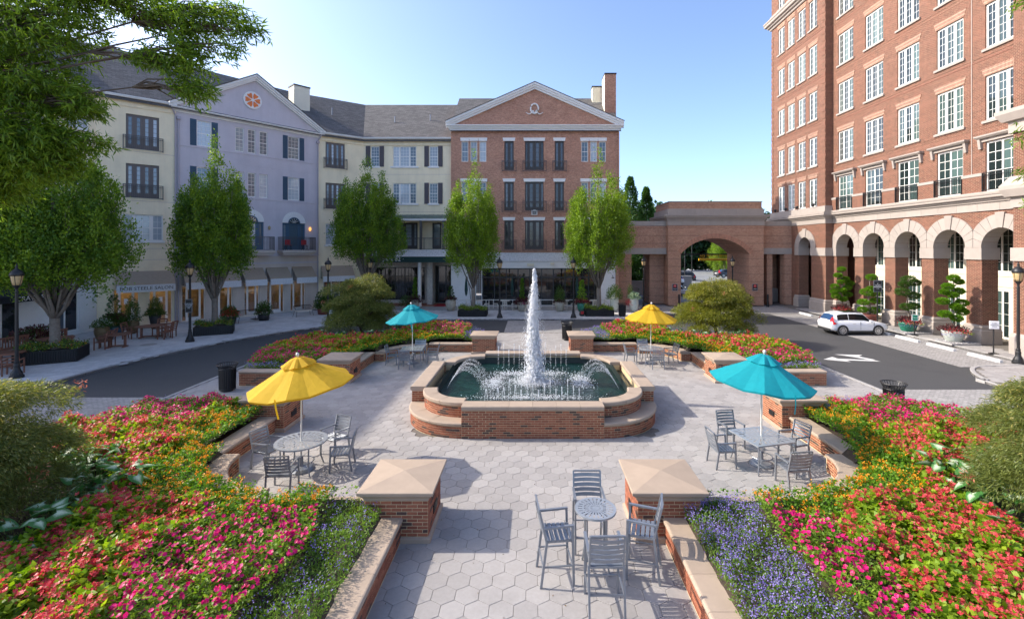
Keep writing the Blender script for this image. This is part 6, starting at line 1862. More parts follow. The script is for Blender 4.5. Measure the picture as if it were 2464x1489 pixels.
def table(x, y, r, square, h, label, bar=False, rot=0.):
    M = T(x, y, 0) @ RZ(rot)
    t = thing('bar_table' if bar else 'patio_table', label, 'table', M, 'slotted metal tables')
    ob('table_top', slotted(r, square, 'silver_top'), t, M @ T(0, 0, h))
    for k in range(4):
        a = PI / 4 + PI / 2 * k
        q = r * (.8 if not square else 1.22)
        if bar: q = .24
        mb = MB().tube([(q * math.cos(a), q * math.sin(a), h - .03), (q * .98 * math.cos(a), q * .98 * math.sin(a), h * .3), ((q + .06) * math.cos(a), (q + .06) * math.sin(a), 0)], .018, 6)
        ob('leg', (mb, 'silver'), t, M)
    rg = [(.3 * r * 1.6 * math.cos(2 * PI * k / 24), .3 * r * 1.6 * math.sin(2 * PI * k / 24), .22) for k in range(25)]
    mb = MB().tube(rg, .012, 5, False)
    for k in range(4):
        a = PI / 4 + PI / 2 * k; q = (r * (.8 if not square else 1.22)) if not bar else .25
        mb.bar((.48 * r * math.cos(a), .48 * r * math.sin(a), .22), (q * math.cos(a), q * math.sin(a), .22), .015)
    ob('brace', (mb, 'silver'), t, M)
    return t
def parasol(x, y, m, label, tilt, hr=2.17, ht_=2.82, r=1.27, rot=0.):
    M0 = T(x, y, 0)
    t = thing('parasol', label, 'parasol', M0, 'parasols on the plaza')
    ob('base', (MB().lathe([(.30, 0), (.30, .03), (.24, .07), (.08, .10), (.05, .12), (.05, .32), (.03, .34)], 24), 'silver'), t, M0)
    ob('pole', (MB().lathe([(.021, .1), (.021, ht_ + .02)], 12), 'pole_white'), t, M0)
    MT = M0 @ T(0, 0, hr) @ Matrix.Rotation(tilt[0], 4, 'Y') @ Matrix.Rotation(tilt[1], 4, 'X') @ T(0, 0, -hr) @ RZ(rot)
    def ring(q, z, sag): 
        out = []
        for k in range(32):
            a = 2 * PI * k / 32; f = (k % 4) / 4
            e = abs(f - .5) * 2 if True else 0           # 1 at the ribs, 0 between
            ef = 1 - (1 - e ** 1.5) * .075 * (q / r)
            out.append((q * ef * math.cos(a), q * ef * math.sin(a), z - sag * (1 - e) * .06))
        return out
    mb = MB(); vs = []; nr = 7
    for i in range(nr):
        u = i / (nr - 1); q = .16 + (r - .16) * u; vs += ring(q, ht_ - .06 - (ht_ - .06 - hr) * (u ** .93), u)
    fs = [(i * 32 + k, i * 32 + (k + 1) % 32, (i + 1) * 32 + (k + 1) % 32, (i + 1) * 32 + k) for i in range(nr - 1) for k in range(32)]
    mb.add(vs, [f[::-1] for f in fs]); 
    edge = vs[-32:]
    mb.add(edge + [(a * .985, b * .985, c - .05) for a, b, c in edge], [(k, (k + 1) % 32, 32 + (k + 1) % 32, 32 + k) for k in range(32)])
    can = ob('canopy', (mb, m), t, MT)
    vv = []
    for i, (q, z) in enumerate(((.03, ht_ + .04), (.15, ht_ + .01), (.30, ht_ - .09), (.40, ht_ - .16))):
        for k in range(32):
            a = 2 * PI * k / 32; rip = 1 + .08 * math.cos(8 * a) * (i / 3) + .03 * math.sin(13 * a) * (i / 3)
            vv.append((q * rip * math.cos(a), q * rip * math.sin(a), z + .018 * math.cos(8 * a) * (i / 3)))
    ob('vent_cap', (MB().add(vv, [(i * 32 + k, (i + 1) * 32 + k, (i + 1) * 32 + (k + 1) % 32, i * 32 + (k + 1) % 32) for i in range(3) for k in range(32)]), m), can, MT)
    for k in range(8):
        a = 2 * PI * k / 8
        ob('rib', (MB().bar((.03 * math.cos(a), .03 * math.sin(a), ht_ - .08), ((r - .03) * math.cos(a), (r - .03) * math.sin(a), hr - .012), .014, .02), 'pole_white'), t, MT)
    st = MB()
    for k in range(8):
        a = 2 * PI * k / 8; st.bar((.03 * math.cos(a), .03 * math.sin(a), hr + .05), (r * .55 * math.cos(a), r * .55 * math.sin(a), ht_ - .10 - (ht_ - hr) * .55), .012)
    ob('struts', (st, 'pole_white'), t, MT)
    ob('finial', (MB().lathe([(.02, ht_), (.02, ht_ + .05), (.04, ht_ + .08), (.045, ht_ + .11), (.03, ht_ + .14), (.005, ht_ + .155)], 12), 'pole_white', True), t, MT)
    ob('strap', (MB().add([(-.02, 0, 0), (.02, 0, 0), (.03, -.03, -.2), (-.01, -.03, -.2), (.05, -.02, -.45), (.01, -.02, -.45)], [(0, 1, 2, 3), (3, 2, 4, 5)]), m), can, MT @ T(-.25, -r * .93, hr + .03))
    return t
SETS = [(-5.86, 11.95, .62, False, 'canvas_yellow', 'near left', 'yellow', (-.11, .04), PI / 16), (5.93, 12.25, .56, True, 'canvas_teal', 'near right', 'turquoise', (.10, .02), PI / 8),
        (-5.85, 22.95, .52, True, 'canvas_teal', 'far left', 'turquoise', (-.09, .02), PI / 8), (5.75, 23.0, .58, False, 'canvas_yellow', 'far right', 'yellow', (.04, .02), 0)]
CHS = [[(-.95, .22, 'left of the table'), (.05, -.98, 'nearest the camera, back turned'), (.98, .1, 'right of the table'), (.42, 1.0, 'far side of the table')],
       [(-1.02, -.02, 'left of the table'), (.22, -1.05, 'nearest the camera, back turned'), (1.02, .35, 'right of the table'), (-.32, 1.10, 'far side of the table')],
       [(-.92, -.1, 'left of the table'), (-.05, -.90, 'nearest the camera, back turned'), (.95, .05, 'right of the table'), (.1, .95, 'far side of the table')],
       [(-.95, .1, 'left of the table'), (.05, -.95, 'nearest the camera, back turned'), (1.0, .15, 'right of the table'), (-.1, 1.0, 'far side of the table')]]
for (x, y, r, sq, m, where, colr, tilt, rot), cs in zip(SETS, CHS):
    table(x, y, r, sq, .74, '%s slotted metal table under the %s %s parasol' % ('square' if sq else 'round', where, colr), rot=.25 if sq and x > 0 else (.1 if sq else 0))
    parasol(x, y, m, '%s parasol, %s of the fountain' % (colr, where), tilt, rot=rot)
    for dx, dy, w_ in cs:
        a = math.atan2(-dy, -dx) + random.uniform(-.12, .12)
        chair(x + dx * 1.02, y + dy * 1.02, a, 'silver slatted chair at the %s %s parasol, %s' % (where, colr, w_))
bx, by = 1.10, 8.28
table(bx, by, .36, False, 1.05, 'tall round slotted metal table in the right foreground', True)
for dx, dy, a, w_ in ((-.70, -.20, .12, 'left of the tall table, facing right'), (-.05, .60, -PI / 2, 'behind the tall table'), (.80, -.10, PI - .28, 'right of the tall table, angled to it'), (.02, -.86, PI / 2 + .02, 'front of the tall table, back to the camera')):
    chair(bx + dx, by + dy, a, 'tall silver slatted bar chair ' + w_, True, 'bar chairs around the tall table')
# ------------------------------------------------------------------ lamps, bins, planters
def lamp_post(x, y, label, sign=None):
    M = T(x, y, 0); t = thing('street_lamp', label, 'street lamp', M, 'street lamps with amber lanterns')
    def base(): return MB().lathe([(.24, 0), (.24, .10), (.20, .14), (.19, .22), (.12, .36), (.10, .48), (.11, .52), (.10, .58), (.085, .62), (.09, .70), (.07, .74)], 16).mesh('base', 'iron', False)
    def pole(): return MB().lathe([(.068, .72), (.058, 3.65), (.075, 3.68), (.05, 3.72), (.05, 3.84), (.10, 3.92), (.13, 3.97), (.14, 4.0)], 20, flute=.10).mesh('pole', 'iron')
    def glass(): return MB().lathe([(.125, 4.0), (.16, 4.12), (.20, 4.36), (.205, 4.42)], 16).mesh('lantern_glass', 'lamp_glass', True)
    def cap(): return MB().lathe([(.23, 4.40), (.245, 4.43), (.235, 4.50), (.19, 4.60), (.10, 4.68), (.05, 4.72), (.045, 4.78), (.06, 4.81), (.03, 4.85), (.006, 4.96)], 16).mesh('lantern_cap', 'iron', True)
    def bars():
        mb = MB()
        for k in range(6):
            a = PI / 3 * k; mb.bar((.135 * math.cos(a), .135 * math.sin(a), 4.0), (.215 * math.cos(a), .215 * math.sin(a), 4.42), .016)
        return mb.mesh('lantern_bars', 'iron')
    for n_, f in (('base', base), ('pole', pole), ('lantern_glass', glass), ('lantern_cap', cap), ('lantern_bars', bars)): ob(n_, shared(('lp', n_), f), t, M)
    if sign: ob('sign_board', (MB().box(-.20, .20, -.10, -.075, 1.75, 2.55), 'silver'), t, M); s_ = ob('sign_field', (MB().box(-.17, .17, -.107, -.1, 1.78, 2.52), 'sign_black'), t, M); text(s_, sign, .085, M @ T(0, -.112, 2.15), 'text_white')
lamp_post(-22.3, 20.4, 'street lamp at the left picture edge before the broad tree')
lamp_post(-20.55, 28.3, 'street lamp with small black sign before the mauve building', 'PLANTATION\nSHUTTERS\nSTONE\nTILE')
lamp_post(-15.0, 34.6, 'street lamp rising left of the back left maple')
lamp_post(-13.3, 38.6, 'street lamp left of the restaurant sign, partly in the tree'); lamp_post(-2.66, 37.95, 'street lamp left of the fountain jet'); lamp_post(3.27, 37.95, 'street lamp right of the fountain jet')
lamp_post(10.1, 43.0, 'street lamp before the left gate opening'); lamp_post(17.9, 42.3, 'street lamp standing before the gate arch'); lamp_post(23.55, 22.9, 'street lamp at the right picture edge')
def bin_(x, y, label, z=0.):
    M = T(x, y, z); t = thing('litter_bin', label, 'bin', M, 'black slatted litter bins')
    ob('liner', shared('bl', lambda: MB().lathe([(.24, .05), (.26, .92), (.20, .92), (.2, .5)], 20).mesh('liner', 'car_plastic')), t, M)
    def sl():
        mb = MB()
        for k in range(26):
            a = 2 * PI * k / 26; c, s = math.cos(a), math.sin(a)
            mb.bar((.27 * c, .27 * s, .06), (.285 * c, .285 * s, .9), .035, .012); mb.bar((.285 * c, .285 * s, .9), (.37 * c, .37 * s, 1.06), .02, .012)
        return mb.mesh('slats', 'iron')
    def rims():
        mb = MB()
        for (r, z) in ((.275, .10), (.288, .88), (.37, 1.06)): mb.tube([(r * math.cos(2 * PI * k / 28), r * math.sin(2 * PI * k / 28), z) for k in range(29)], .016, 6, False)
        return mb.mesh('rims', 'iron')
    ob('slats', shared('bs', sl), t, M); ob('rims', shared('br', rims), t, M); ob('foot', shared('bf', lambda: MB().lathe([(.2, 0), (.2, .06)], 16).mesh('foot', 'iron')), t, M)
bin_(-12.0, 18.55, 'black litter bin left of the near yellow parasol'); bin_(12.15, 15.9, 'black litter bin at the right edge of the near right flowers'); bin_(2.08, 28.8, 'black litter bin behind the back right pier'); bin_(7.35, 38.8, 'black litter bin on the far pavement right of the bright tree')
def foliage_dome(cx, cy, cz, rx, ry, rz, n, L, Wd, m, up=.4):
    d = unit(RNG.normal(size=(n, 3))); d[:, 2] = np.abs(d[:, 2]); r = RNG.uniform(.45, 1.05, n)[:, None]
    P = np.array([cx, cy, cz]) + d * r * np.array([rx, ry, rz]); return (leaves(P, d + RNG.normal(0, .5, P.shape) + np.array([0, 0, up]), L * RNG.uniform(.7, 1.2, n), Wd), m)
def iron_planter(x, y, ang, w, d, h, label, mix):
    M = T(x, y, 0) @ RZ(ang); t = thing('iron_planter', label, 'planter', M, 'black iron tree planters')
    mb = MB()
    for (x0, y0, x1, y1) in ((-w, -d, w, -d), (w, -d, w, d), (w, d, -w, d), (-w, d, -w, -d)):
        L = math.hypot(x1 - x0, y1 - y0); n_ = int(L / .09)
        for k in range(n_ + 1): mb.bar((x0 + (x1 - x0) * k / n_, y0 + (y1 - y0) * k / n_, .02), (x0 + (x1 - x0) * k / n_, y0 + (y1 - y0) * k / n_, h), .05, .03)
    ob('palings', (mb, 'iron'), t, M)
    ob('liner', (MB().box(-w + .03, w - .03, -d + .03, d - .03, 0, h - .04), 'car_plastic'), t, M)
    rl = MB()
    for (x0, y0, x1, y1) in ((-w, -d, w, -d), (w, -d, w, d), (w, d, -w, d), (-w, d, -w, -d)): rl.bar((x0, y0, h), (x1, y1, h), .045, .03); rl.bar((x0, y0, .05), (x1, y1, .05), .045, .03)
    ob('rails', (rl, 'iron'), t, M)
    gs = []
    for (m, n_, L, Wd) in mix:
        P = np.stack([RNG.uniform(-w, w, n_), RNG.uniform(-d, d, n_), h + np.abs(RNG.normal(0, .11, n_))], 1)
        P[:, 2] += .08 * np.sin(P[:, 0] * 5) + .05
        D = RNG.normal(size=P.shape); D[:, 2] = np.abs(D[:, 2]) + .2
        gs.append((leaves(P, D, L, Wd), m))
    ob('bedding_plants', qmesh('bedding', gs), t, M)
mixA = [('leaf_green', 1500, .10, .05), ('leaf_lime', 700, .09, .05), ('flower_red', 160, .05, .05), ('flower_white', 130, .04, .04), ('flower_orange', 90, .04, .04)]
mixB = [('leaf_lime', 1600, .10, .05), ('leaf_green', 1100, .10, .05), ('flower_white', 90, .04, .04)]
iron_planter(-23.9, 23.5, R(28), 1.15, .8, .62, 'black iron planter with bedding plants around the broad left tree', mixA)
iron_planter(-20.9, 31.0, R(28), 1.05, .7, .55, 'black iron planter with bedding plants around the tree by the mauve building', mixA)
iron_planter(-4.95, 39.2, 0, 1.15, .7, .50, 'black iron planter with lime foliage around the tree left of the jet', mixB)
iron_planter(5.5, 39.4, 0, 1.15, .7, .50, 'black iron planter with lime foliage around the tree right of the jet', mixB)
iron_planter(-13.9, 39.6, 0, 1.0, .7, .50, 'black iron planter around the bushy tree behind the left maple', mixB)
def pot(x, y, prof, m, label, plants, z=0.):
    M = T(x, y, z); t = thing('plant_pot', label, 'plant pot', M); top = max(p[1] for p in prof)
    ob('pot', (MB().lathe(prof, 24), m, True), t, M)
    for nm_, gs in plants: ob(nm_, qmesh(nm_, gs), t, M)
    return t
URN = [(.18, 0), (.24, .05), (.36, .45), (.38, .62), (.34, .78), (.37, .84), (.33, .85)]
BOWL = [(.25, 0), (.32, .1), (.45, .42), (.50, .50), (.46, .51)]
def spiral(h0, h1, r, m, n=1500):
    z = RNG.random(n); a = RNG.random(n) * 2 * PI; q = r * (1 - .75 * z) * (.72 + .28 * np.sin(z * 28 + a)); P = np.stack([q * np.cos(a), q * np.sin(a), h0 + (h1 - h0) * z], 1)
    return (leaves(P, np.stack([np.cos(a), np.sin(a), np.full(n, .5)], 1) + RNG.normal(0, .4, P.shape), .09, .045), m)
D_ = foliage_dome
pot(-26.1, 28.6, URN, 'pot_bronze', 'bronze ribbed urn with white flowers behind the broad left tree', [('plants', [D_(0, 0, .8, .5, .5, .5, 900, .1, .05, 'leaf_green'), D_(0, 0, .9, .5, .5, .45, 260, .05, .05, 'flower_white')])])
pot(-26.9, 30.3, [(.38, 0), (.5, .15), (.58, .6), (.55, .62)], 'pot_blue', 'wide blue glazed pot with blue conifer, left of the salon', [('plants', [D_(0, 0, .55, .85, .85, .8, 1800, .13, .06, 'leaf_green'), D_(0, 0, 1.0, .6, .6, .4, 400, .12, .06, 'leaf_plum')]), ('conifer', [spiral(1.1, 2.6, .55, 'leaf_conifer')])])
pot(-26.3, 31.0, URN, 'pot_bronze', 'bronze urn with upright dark shrub next to the salon awning', [('shrub', [D_(0, 0, 1.2, .38, .38, 1.2, 1200, .1, .04, 'leaf_conifer')]), ('plants', [D_(0, 0, .8, .5, .5, .5, 700, .1, .05, 'leaf_green'), D_(0, 0, .85, .5, .5, .4, 180, .05, .05, 'flower_white')])])
pot(-26.4, 33.0, [(.2, 0), (.22, .1), (.36, .9), (.34, .92)], 'car_plastic', 'tall dark pot with palm-like shrub between the salon doors', [('plants', [D_(0, 0, .9, .6, .6, .45, 900, .14, .05, 'leaf_green'), D_(0, 0, 1.2, .38, .38, .95, 800, .16, .04, 'leaf_conifer')])])
pot(-22.4, 34.9, [(.35, 0), (.4, .45), (.38, .46)], 'car_plastic', 'dark tub of red and green foliage beside the black bench', [('plants', [D_(0, 0, .45, .6, .6, .85, 1100, .14, .06, 'leaf_green'), D_(0, 0, .6, .6, .6, .6, 500, .12, .06, 'flower_red')])])
pot(-20.9, 36.7, [(.35, 0), (.4, .45), (.38, .46)], 'car_plastic', 'dark tub of foliage right of the bench, behind the upright tree', [('plants', [D_(0, 0, .45, .6, .6, 1.0, 1200, .14, .06, 'leaf_green'), D_(0, 0, .6, .6, .6, .5, 250, .1, .05, 'leaf_plum')])])
pot(-17.7, 40.2, [(.55, 0), (.62, .5), (.58, .52)], 'pot_rust', 'wide rust-red pot with large dark shrub by the mauve shop', [('plants', [D_(0, 0, .5, .85, .85, 1.5, 2200, .16, .07, 'leaf_green')])])
pot(-16.5, 40.6, [(.22, 0), (.36, .4), (.42, .7), (.36, .8)], 'pot_rust', 'small round rust-red pot with clipped bright shrub', [('plants', [D_(0, 0, .8, .5, .5, .65, 900, .1, .05, 'leaf_lant')])])
pot(-17.0, 39.7, [(.12, 0), (.2, .25), (.14, .45), (.1, .46)], 'white_paint', 'little white jug between the rust-red pots', [('plants', [D_(0, 0, .45, .2, .2, .15, 100, .08, .04, 'leaf_green')])])
pot(-10.8, 43.3, URN, 'pot_stone', 'plum and green planter with columnar juniper before the restaurant windows', [('plants', [D_(0, 0, .6, .75, .75, .7, 900, .12, .05, 'leaf_plum'), D_(-.8, 0, .3, .7, .7, 1.0, 900, .12, .05, 'leaf_green')]), ('juniper', [spiral(1.0, 2.9, .28, 'leaf_lant')])])
pot(-7.35, 42.3, [(.25, 0), (.42, .3), (.48, .7), (.42, 1.0), (.38, 1.02)], 'pot_stone', 'large stone urn with spiral topiary at the end of the rail', [('topiary', [spiral(.95, 2.2, .42, 'leaf_green')]), ('plants', [D_(0, 0, .95, .55, .55, .35, 400, .12, .06, 'leaf_plum')])])
pot(-.95, 41.9, [(.3, 0), (.42, .5), (.44, .8), (.40, .82)], 'pot_stone', 'speckled pot with columnar juniper left of the jet', [('plants', [D_(0, 0, .6, .75, .75, .65, 1100, .12, .06, 'leaf_plum'), D_(.1, -.3, .65, .25, .25, .2, 160, .06, .06, 'flower_magenta')]), ('juniper', [spiral(1.1, 2.9, .24, 'leaf_lant')])])
pot(2.4, 42.0, [(.3, 0), (.42, .5), (.44, .8), (.40, .82)], 'pot_stone', 'pot with round dark shrub just right of the jet', [('plants', [D_(0, 0, .9, .5, .5, 1.3, 1100, .1, .05, 'leaf_green'), D_(0, 0, .7, .6, .6, .4, 400, .1, .06, 'leaf_plum')])])
pot(4.35, 41.8, [(.3, 0), (.42, .4), (.44, .75), (.40, .77)], 'pot_green', 'green glazed pot with spiral topiary beside the right lamp', [('topiary', [spiral(1.0, 2.75, .5, 'leaf_lant')]), ('plants', [D_(0, 0, .7, .75, .75, .5, 900, .12, .06, 'leaf_plum'), D_(0, 0, .75, .7, .7, .4, 160, .06, .06, 'flower_coral')])])
VASE = [(.22, 0), (.34, .3), (.40, .75), (.36, 1.15), (.40, 1.22), (.36, 1.23)]
pot(7.2, 41.7, VASE, 'pot_pale', 'tall pale vase with bushy shrub at the corner of the brick building', [('plants', [D_(0, 0, 1.1, .75, .75, 1.3, 1900, .11, .05, 'leaf_green')])])
pot(8.9, 41.5, VASE, 'pot_pale', 'tall pale vase with white caladiums, right of its twin', [('plants', [D_(0, 0, 1.15, .5, .5, .5, 380, .2, .15, 'caladium_leaf'), D_(-.3, .2, 1.2, .3, .3, 1.2, 600, .1, .04, 'leaf_green'), D_(-.5, -.1, .6, .4, .4, .5, 200, .07, .06, 'flower_coral')])])
pot(-22.95, 34.2, [(.1, 0), (.2, .25), (.22, .42), (.14, .55), (.17, .6)], 'pot_bronze', 'small dark jar at the foot of the salon pilaster', [('plants', [D_(0, 0, .58, .08, .08, .05, 20, .05, .03, 'leaf_green')])])
# topiaries in front of the arcade
def cloud_tree(x, y, pm, label, clouds, flowers=True, green='leaf_lant', slab=True):
    M = T(x, y, 0)
    if slab:
        s = thing('gravel_slab', 'square stone-edged gravel pad under the ' + label, 'gravel pad', M, 'gravel pads along the arcade')
        ob('edging', (MB().box(-.85, .85, -.85, -.75, 0, .10).box(-.85, .85, .75, .85, 0, .10).box(-.85, -.75, -.75, .75, 0, .10).box(.75, .85, -.75, .75, 0, .10), 'kerb_stone'), s, M)
        V_, F_ = beads(np.stack([RNG.uniform(-.74, .74, 900), RNG.uniform(-.74, .74, 900), RNG.uniform(.03, .10, 900)], 1), RNG.uniform(.025, .055, 900), .6)
        g = ob('gravel', npmesh('gravel', V_, F_, ['gravel']), s, M); g['kind'] = 'stuff'
    t = thing('cloud_topiary', label, 'topiary', M, 'cloud-pruned topiaries along the arcade')
    ob('pot', (MB().lathe([(.30, .05), (.40, .15), (.56, .60), (.60, .68), (.55, .70)], 24), pm, True), t, M)
    tr = MB().tube([(0, 0, .6), (.08, 0, 1.2), (-.05, .05, 1.9), (.05, 0, 2.6), (0, 0, max(c[2] for c in clouds))], [.06, .05, .045, .035, .015], 7)
    gs = []
    for (cx, cy, cz, r) in clouds:
        tr.tube([(0, 0, cz - .3), (cx * .6, cy * .6, cz - .12), (cx, cy, cz)], [.03, .022, .014], 5)
        d = unit(RNG.normal(size=(900, 3))); P = np.array([cx, cy, cz]) + d * np.array([r, r, r * .55]) * RNG.uniform(.6, 1.05, 900)[:, None]
        gs.append((leaves(P, d + RNG.normal(0, .3, P.shape) + np.array([0, 0, .4]), .10, .05), green))
    ob('trunk', (tr, 'bark', True), t, M); ob('cloud_foliage', qmesh('cloud_foliage', gs), t, M)
    if flowers:
        ob('bedding_plants', qmesh('bedding', [D_(0, 0, .65, .75, .75, .4, 500, .13, .07, 'leaf_plum'), D_(-.1, -.3, .62, .7, .6, .28, 150, .08, .07, 'flower_coral'), D_(0, -.25, .45, .72, .6, .22, 260, .06, .04, 'flower_violet'), D_(.2, -.3, .55, .6, .5, .2, 200, .08, .05, 'leaf_lime')]), t, M)
CL1 = [(0, 0, 3.9, .28), (-.3, 0, 3.4, .28), (.35, .1, 3.1, .28), (-.15, -.1, 2.9, .25), (-.5, .1, 2.5, .30), (.45, 0, 2.4, .30), (-.05, -.2, 2.2, .26), (.55, .1, 1.85, .3), (-.55, -.1, 1.75, .3), (.0, -.2, 1.5, .28)]
cloud_tree(24.95, 28.0, 'pot_pale', 'many-tiered cloud topiary in pale pot with mixed flowers, nearest of the row', [(x * 1.1, y_, z_ * .98, r_) for x, y_, z_, r_ in CL1] + [(.35, 0, 3.6, .2), (-.45, .1, 3.0, .22), (.3, -.1, 2.0, .24)])
cloud_tree(24.95, 31.4, 'pot_green', 'cloud-pruned pine in green glazed pot with flowers', [(.05, 0, 3.5, .42), (-.25, 0, 3.2, .30), (.45, 0, 3.3, .32), (-.35, 0, 2.7, .42), (.35, 0, 2.45, .38), (-.1, 0, 1.7, .35), (.4, 0, 1.75, .3)], True, 'leaf_green')
cloud_tree(24.95, 35.0, 'pot_rust', 'cloud-pruned juniper in brown pot behind the white car', [(.15, 0, 3.45, .34), (-.2, 0, 2.35, .42), (.35, 0, 2.25, .38), (.45, 0, 1.7, .3), (-.45, 0, 1.6, .36), (-.5, 0, 1.05, .32), (.35, 0, 1.0, .36), (.1, 0, 2.6, .25)], False)
cloud_tree(25.0, 38.2, 'pot_rust', 'tall cloud topiary farthest along the arcade, behind the white car', CL1 + [(-.6, 0, 2.1, .3), (.65, 0, 2.75, .3)], True)
# ------------------------------------------------------------------ car
def car(x, y, ang, label, paint, L=4.7, Wd=1.9, H=1.66, kind='suv', z=-.085):
    M = T(x, y, z) @ RZ(ang) @ Matrix.Scale(.87, 4)
    t = thing('parked_car', label, 'car', M)
    hw = Wd / 2; l = L / 2
    # body: stations along x (rear -> front): lower/belt/shoulder heights and half widths
    top = {'suv': [(-l, .62, .98, .80), (-l + .10, .36, 1.02, .90), (-l + .55, .30, 1.05, .965), (-.9, .28, 1.05, 1.0), (.3, .28, 1.02, 1.0), (l - 1.35, .28, .99, 1.0), (l - .75, .30, .95, .975), (l - .25, .34, .84, .89), (l - .02, .42, .70, .74)],
           'sedan': [(-l, .55, .88, .78), (-l + .1, .34, .95, .90), (-l + .6, .28, .97, .97), (-.9, .26, .95, 1.0), (.3, .26, .92, 1.0), (l - 1.3, .26, .86, 1.0), (l - .7, .28, .80, .97), (l - .25, .32, .72, .88), (l - .02, .4, .6, .72)]}[kind]
    def sect(x_, zl, zb, w_):
        w = hw * w_; zm = zl + (zb - zl) * .45
        return [(x_, -w * .93, zl), (x_, -w, zl + .12), (x_, -w * 1.0, zm + .1), (x_, -w * .955, zb - .04), (x_, -w * .87, zb), (x_, 0, zb + .03), (x_, w * .87, zb), (x_, w * .955, zb - .04), (x_, w, zm + .1), (x_, w, zl + .12), (x_, w * .93, zl)]
    vs = []; 
    for s in top: vs += sect(*s)
    k = 11; fs = [(i * k + j, i * k + (j + 1) % k, (i + 1) * k + (j + 1) % k, (i + 1) * k + j) for i in range(len(top) - 1) for j in range(k)]
    fs += [tuple(range(k - 1, -1, -1)), tuple(range(len(vs) - k, len(vs)))]
    body = ob('body', (MB().add(vs, fs), paint, True), t, M)
    # greenhouse
    if kind == 'suv': gs = [(-l + .10, 1.00, .78, 1.02), (-l + .45, H - .13, .68, 1.04), (-l + .85, H - .03, .66, 1.04), (-.3, H, .67, 1.03), (.35, H - .06, .66, 1.02), (l - 1.28, .98, .80, 1.0)]
    else: gs = [(-l + .35, .96, .74, .97), (-l + 1.1, H - .08, .62, .95), (-.3, H, .62, .94), (.35, H - .06, .60, .92), (l - 1.25, .86, .76, .88)]
    vs = []
    for (x_, zt, wt, zb) in gs:
        w = hw * wt; wb = hw * .865
        vs += [(x_, -wb, zb - .05), (x_, -w * (1 if zt > zb + .1 else 1.05), zt - .03), (x_, -w * .86, zt), (x_, 0, zt + .025), (x_, w * .86, zt), (x_, w * (1 if zt > zb + .1 else 1.05), zt - .03), (x_, wb, zb - .05)]
    k = 7; fs = [(i * k + j, i * k + j + 1, (i + 1) * k + j + 1, (i + 1) * k + j) for i in range(len(gs) - 1) for j in range(k - 1)]
    ob('cabin', (MB().add(vs, fs), paint, True), body, M)
    def lerp(a, b, f): return tuple(a[i] + (b[i] - a[i]) * f for i in range(3))
    def pane(i, f0, f1, side, h0=.16, h1=.88):
        j0, j1 = (0, 1) if side < 0 else (6, 5)
        A, B = vs[i * k + j0], vs[i * k + j1]; C, D = vs[(i + 1) * k + j0], vs[(i + 1) * k + j1]
        a = lerp(A, B, h0); b = lerp(A, B, h1); c = lerp(C, D, h0); d = lerp(C, D, h1)
        o = .012 * side
        q = [lerp(a, c, f0), lerp(a, c, f1), lerp(b, d, f1), lerp(b, d, f0)]
        return [(p[0], p[1] + o, p[2]) for p in q]
    for side in (-1, 1):
        segs = [(1, .3, 1.), (2, .0, .5), (2, .54, 1.), (3, .0, 1.), (4, .0, .62)] if kind == 'suv' else [(1, .05, .95), (2, .0, 1), (3, 0., .6)]
        mb = MB()
        for (i, f0, f1) in segs: mb.add(pane(i, f0, f1, side, .22, .90 if i != 4 else .86), [(0, 1, 2, 3) if side < 0 else (3, 2, 1, 0)])
        ob('side_window', (mb, 'car_glass'), body, M)
    def cross(i, f0, f1, wf, o):
        rows = []
        for f in (f0, f1):
            for j in (1, 3, 5):
                p = lerp(vs[i * k + j], vs[(i + 1) * k + j], f); rows.append((p[0] + o[0], p[1] * wf, p[2] + o[1]))
        return rows
    r_ = cross(0, .16, .92, .93, (-.02, .012)); ob('rear_window', (MB().add(r_, [(0, 1, 4, 3), (1, 2, 5, 4)]), 'car_bluewin'), body, M)
    e = len(gs) - 2; r_ = cross(e, .08, .92, .92, (.012, .016)); ob('windscreen', (MB().add(r_, [(0, 3, 4, 1), (1, 4, 5, 2)]), 'car_glass'), body, M)
    zw = .36 if kind == 'suv' else .32
    for fx in (-l + .88, l - .92):
        for sd in (-1, 1):
            MWh = M @ T(fx, sd * (hw - .11), zw) @ Matrix.Rotation(R(90), 4, 'X')
            wo = ob('wheel', shared(('tyre', zw), lambda: MB().lathe([(zw * .62, -.11), (zw * .93, -.115), (zw, -.07), (zw, .07), (zw * .93, .115), (zw * .62, .11)], 28).mesh('wheel', 'tyre')), t, MWh)
            def rim():
                mb = MB().lathe([(zw * .72, -.1), (zw * .74, -.117), (zw * .66, -.119), (zw * .63, -.09)], 28)
                mb2 = MB().lathe([(zw * .72, .1), (zw * .74, .117), (zw * .66, .119), (zw * .63, .09)], 28); mb.add(mb2.v, mb2.f)
                for q in range(10):
                    a = 2 * PI * q / 10
                    for s in (-1, 1): mb.bar((.04 * math.cos(a), .04 * math.sin(a), s * .117), (zw * .68 * math.cos(a + .12), zw * .68 * math.sin(a + .12), s * .116), .038, .02)
                return mb.mesh('rim', 'rim')
            ob('rim', shared(('rim', zw), rim), wo, MWh)
            MA = M @ T(fx, sd * (hw * 1.0 - .055), zw) @ Matrix.Rotation(R(90), 4, 'X')
            ob('wheel_arch', shared(('arch', zw), lambda: MB().lathe([(zw * 1.16, -.062), (zw * 1.16, .062)], 28).mesh('wheel_arch', 'car_plastic')), body, MA)
    ob('sill', (MB().box(-l + 1.3, l - 1.35, -hw * .985, hw * .985, .20, .34), 'car_plastic'), body, M)
    ob('rear_bumper', (MB().box(-l - .01, -l + .35, -hw * .78, hw * .78, .30, .46), 'car_plastic'), body, M)
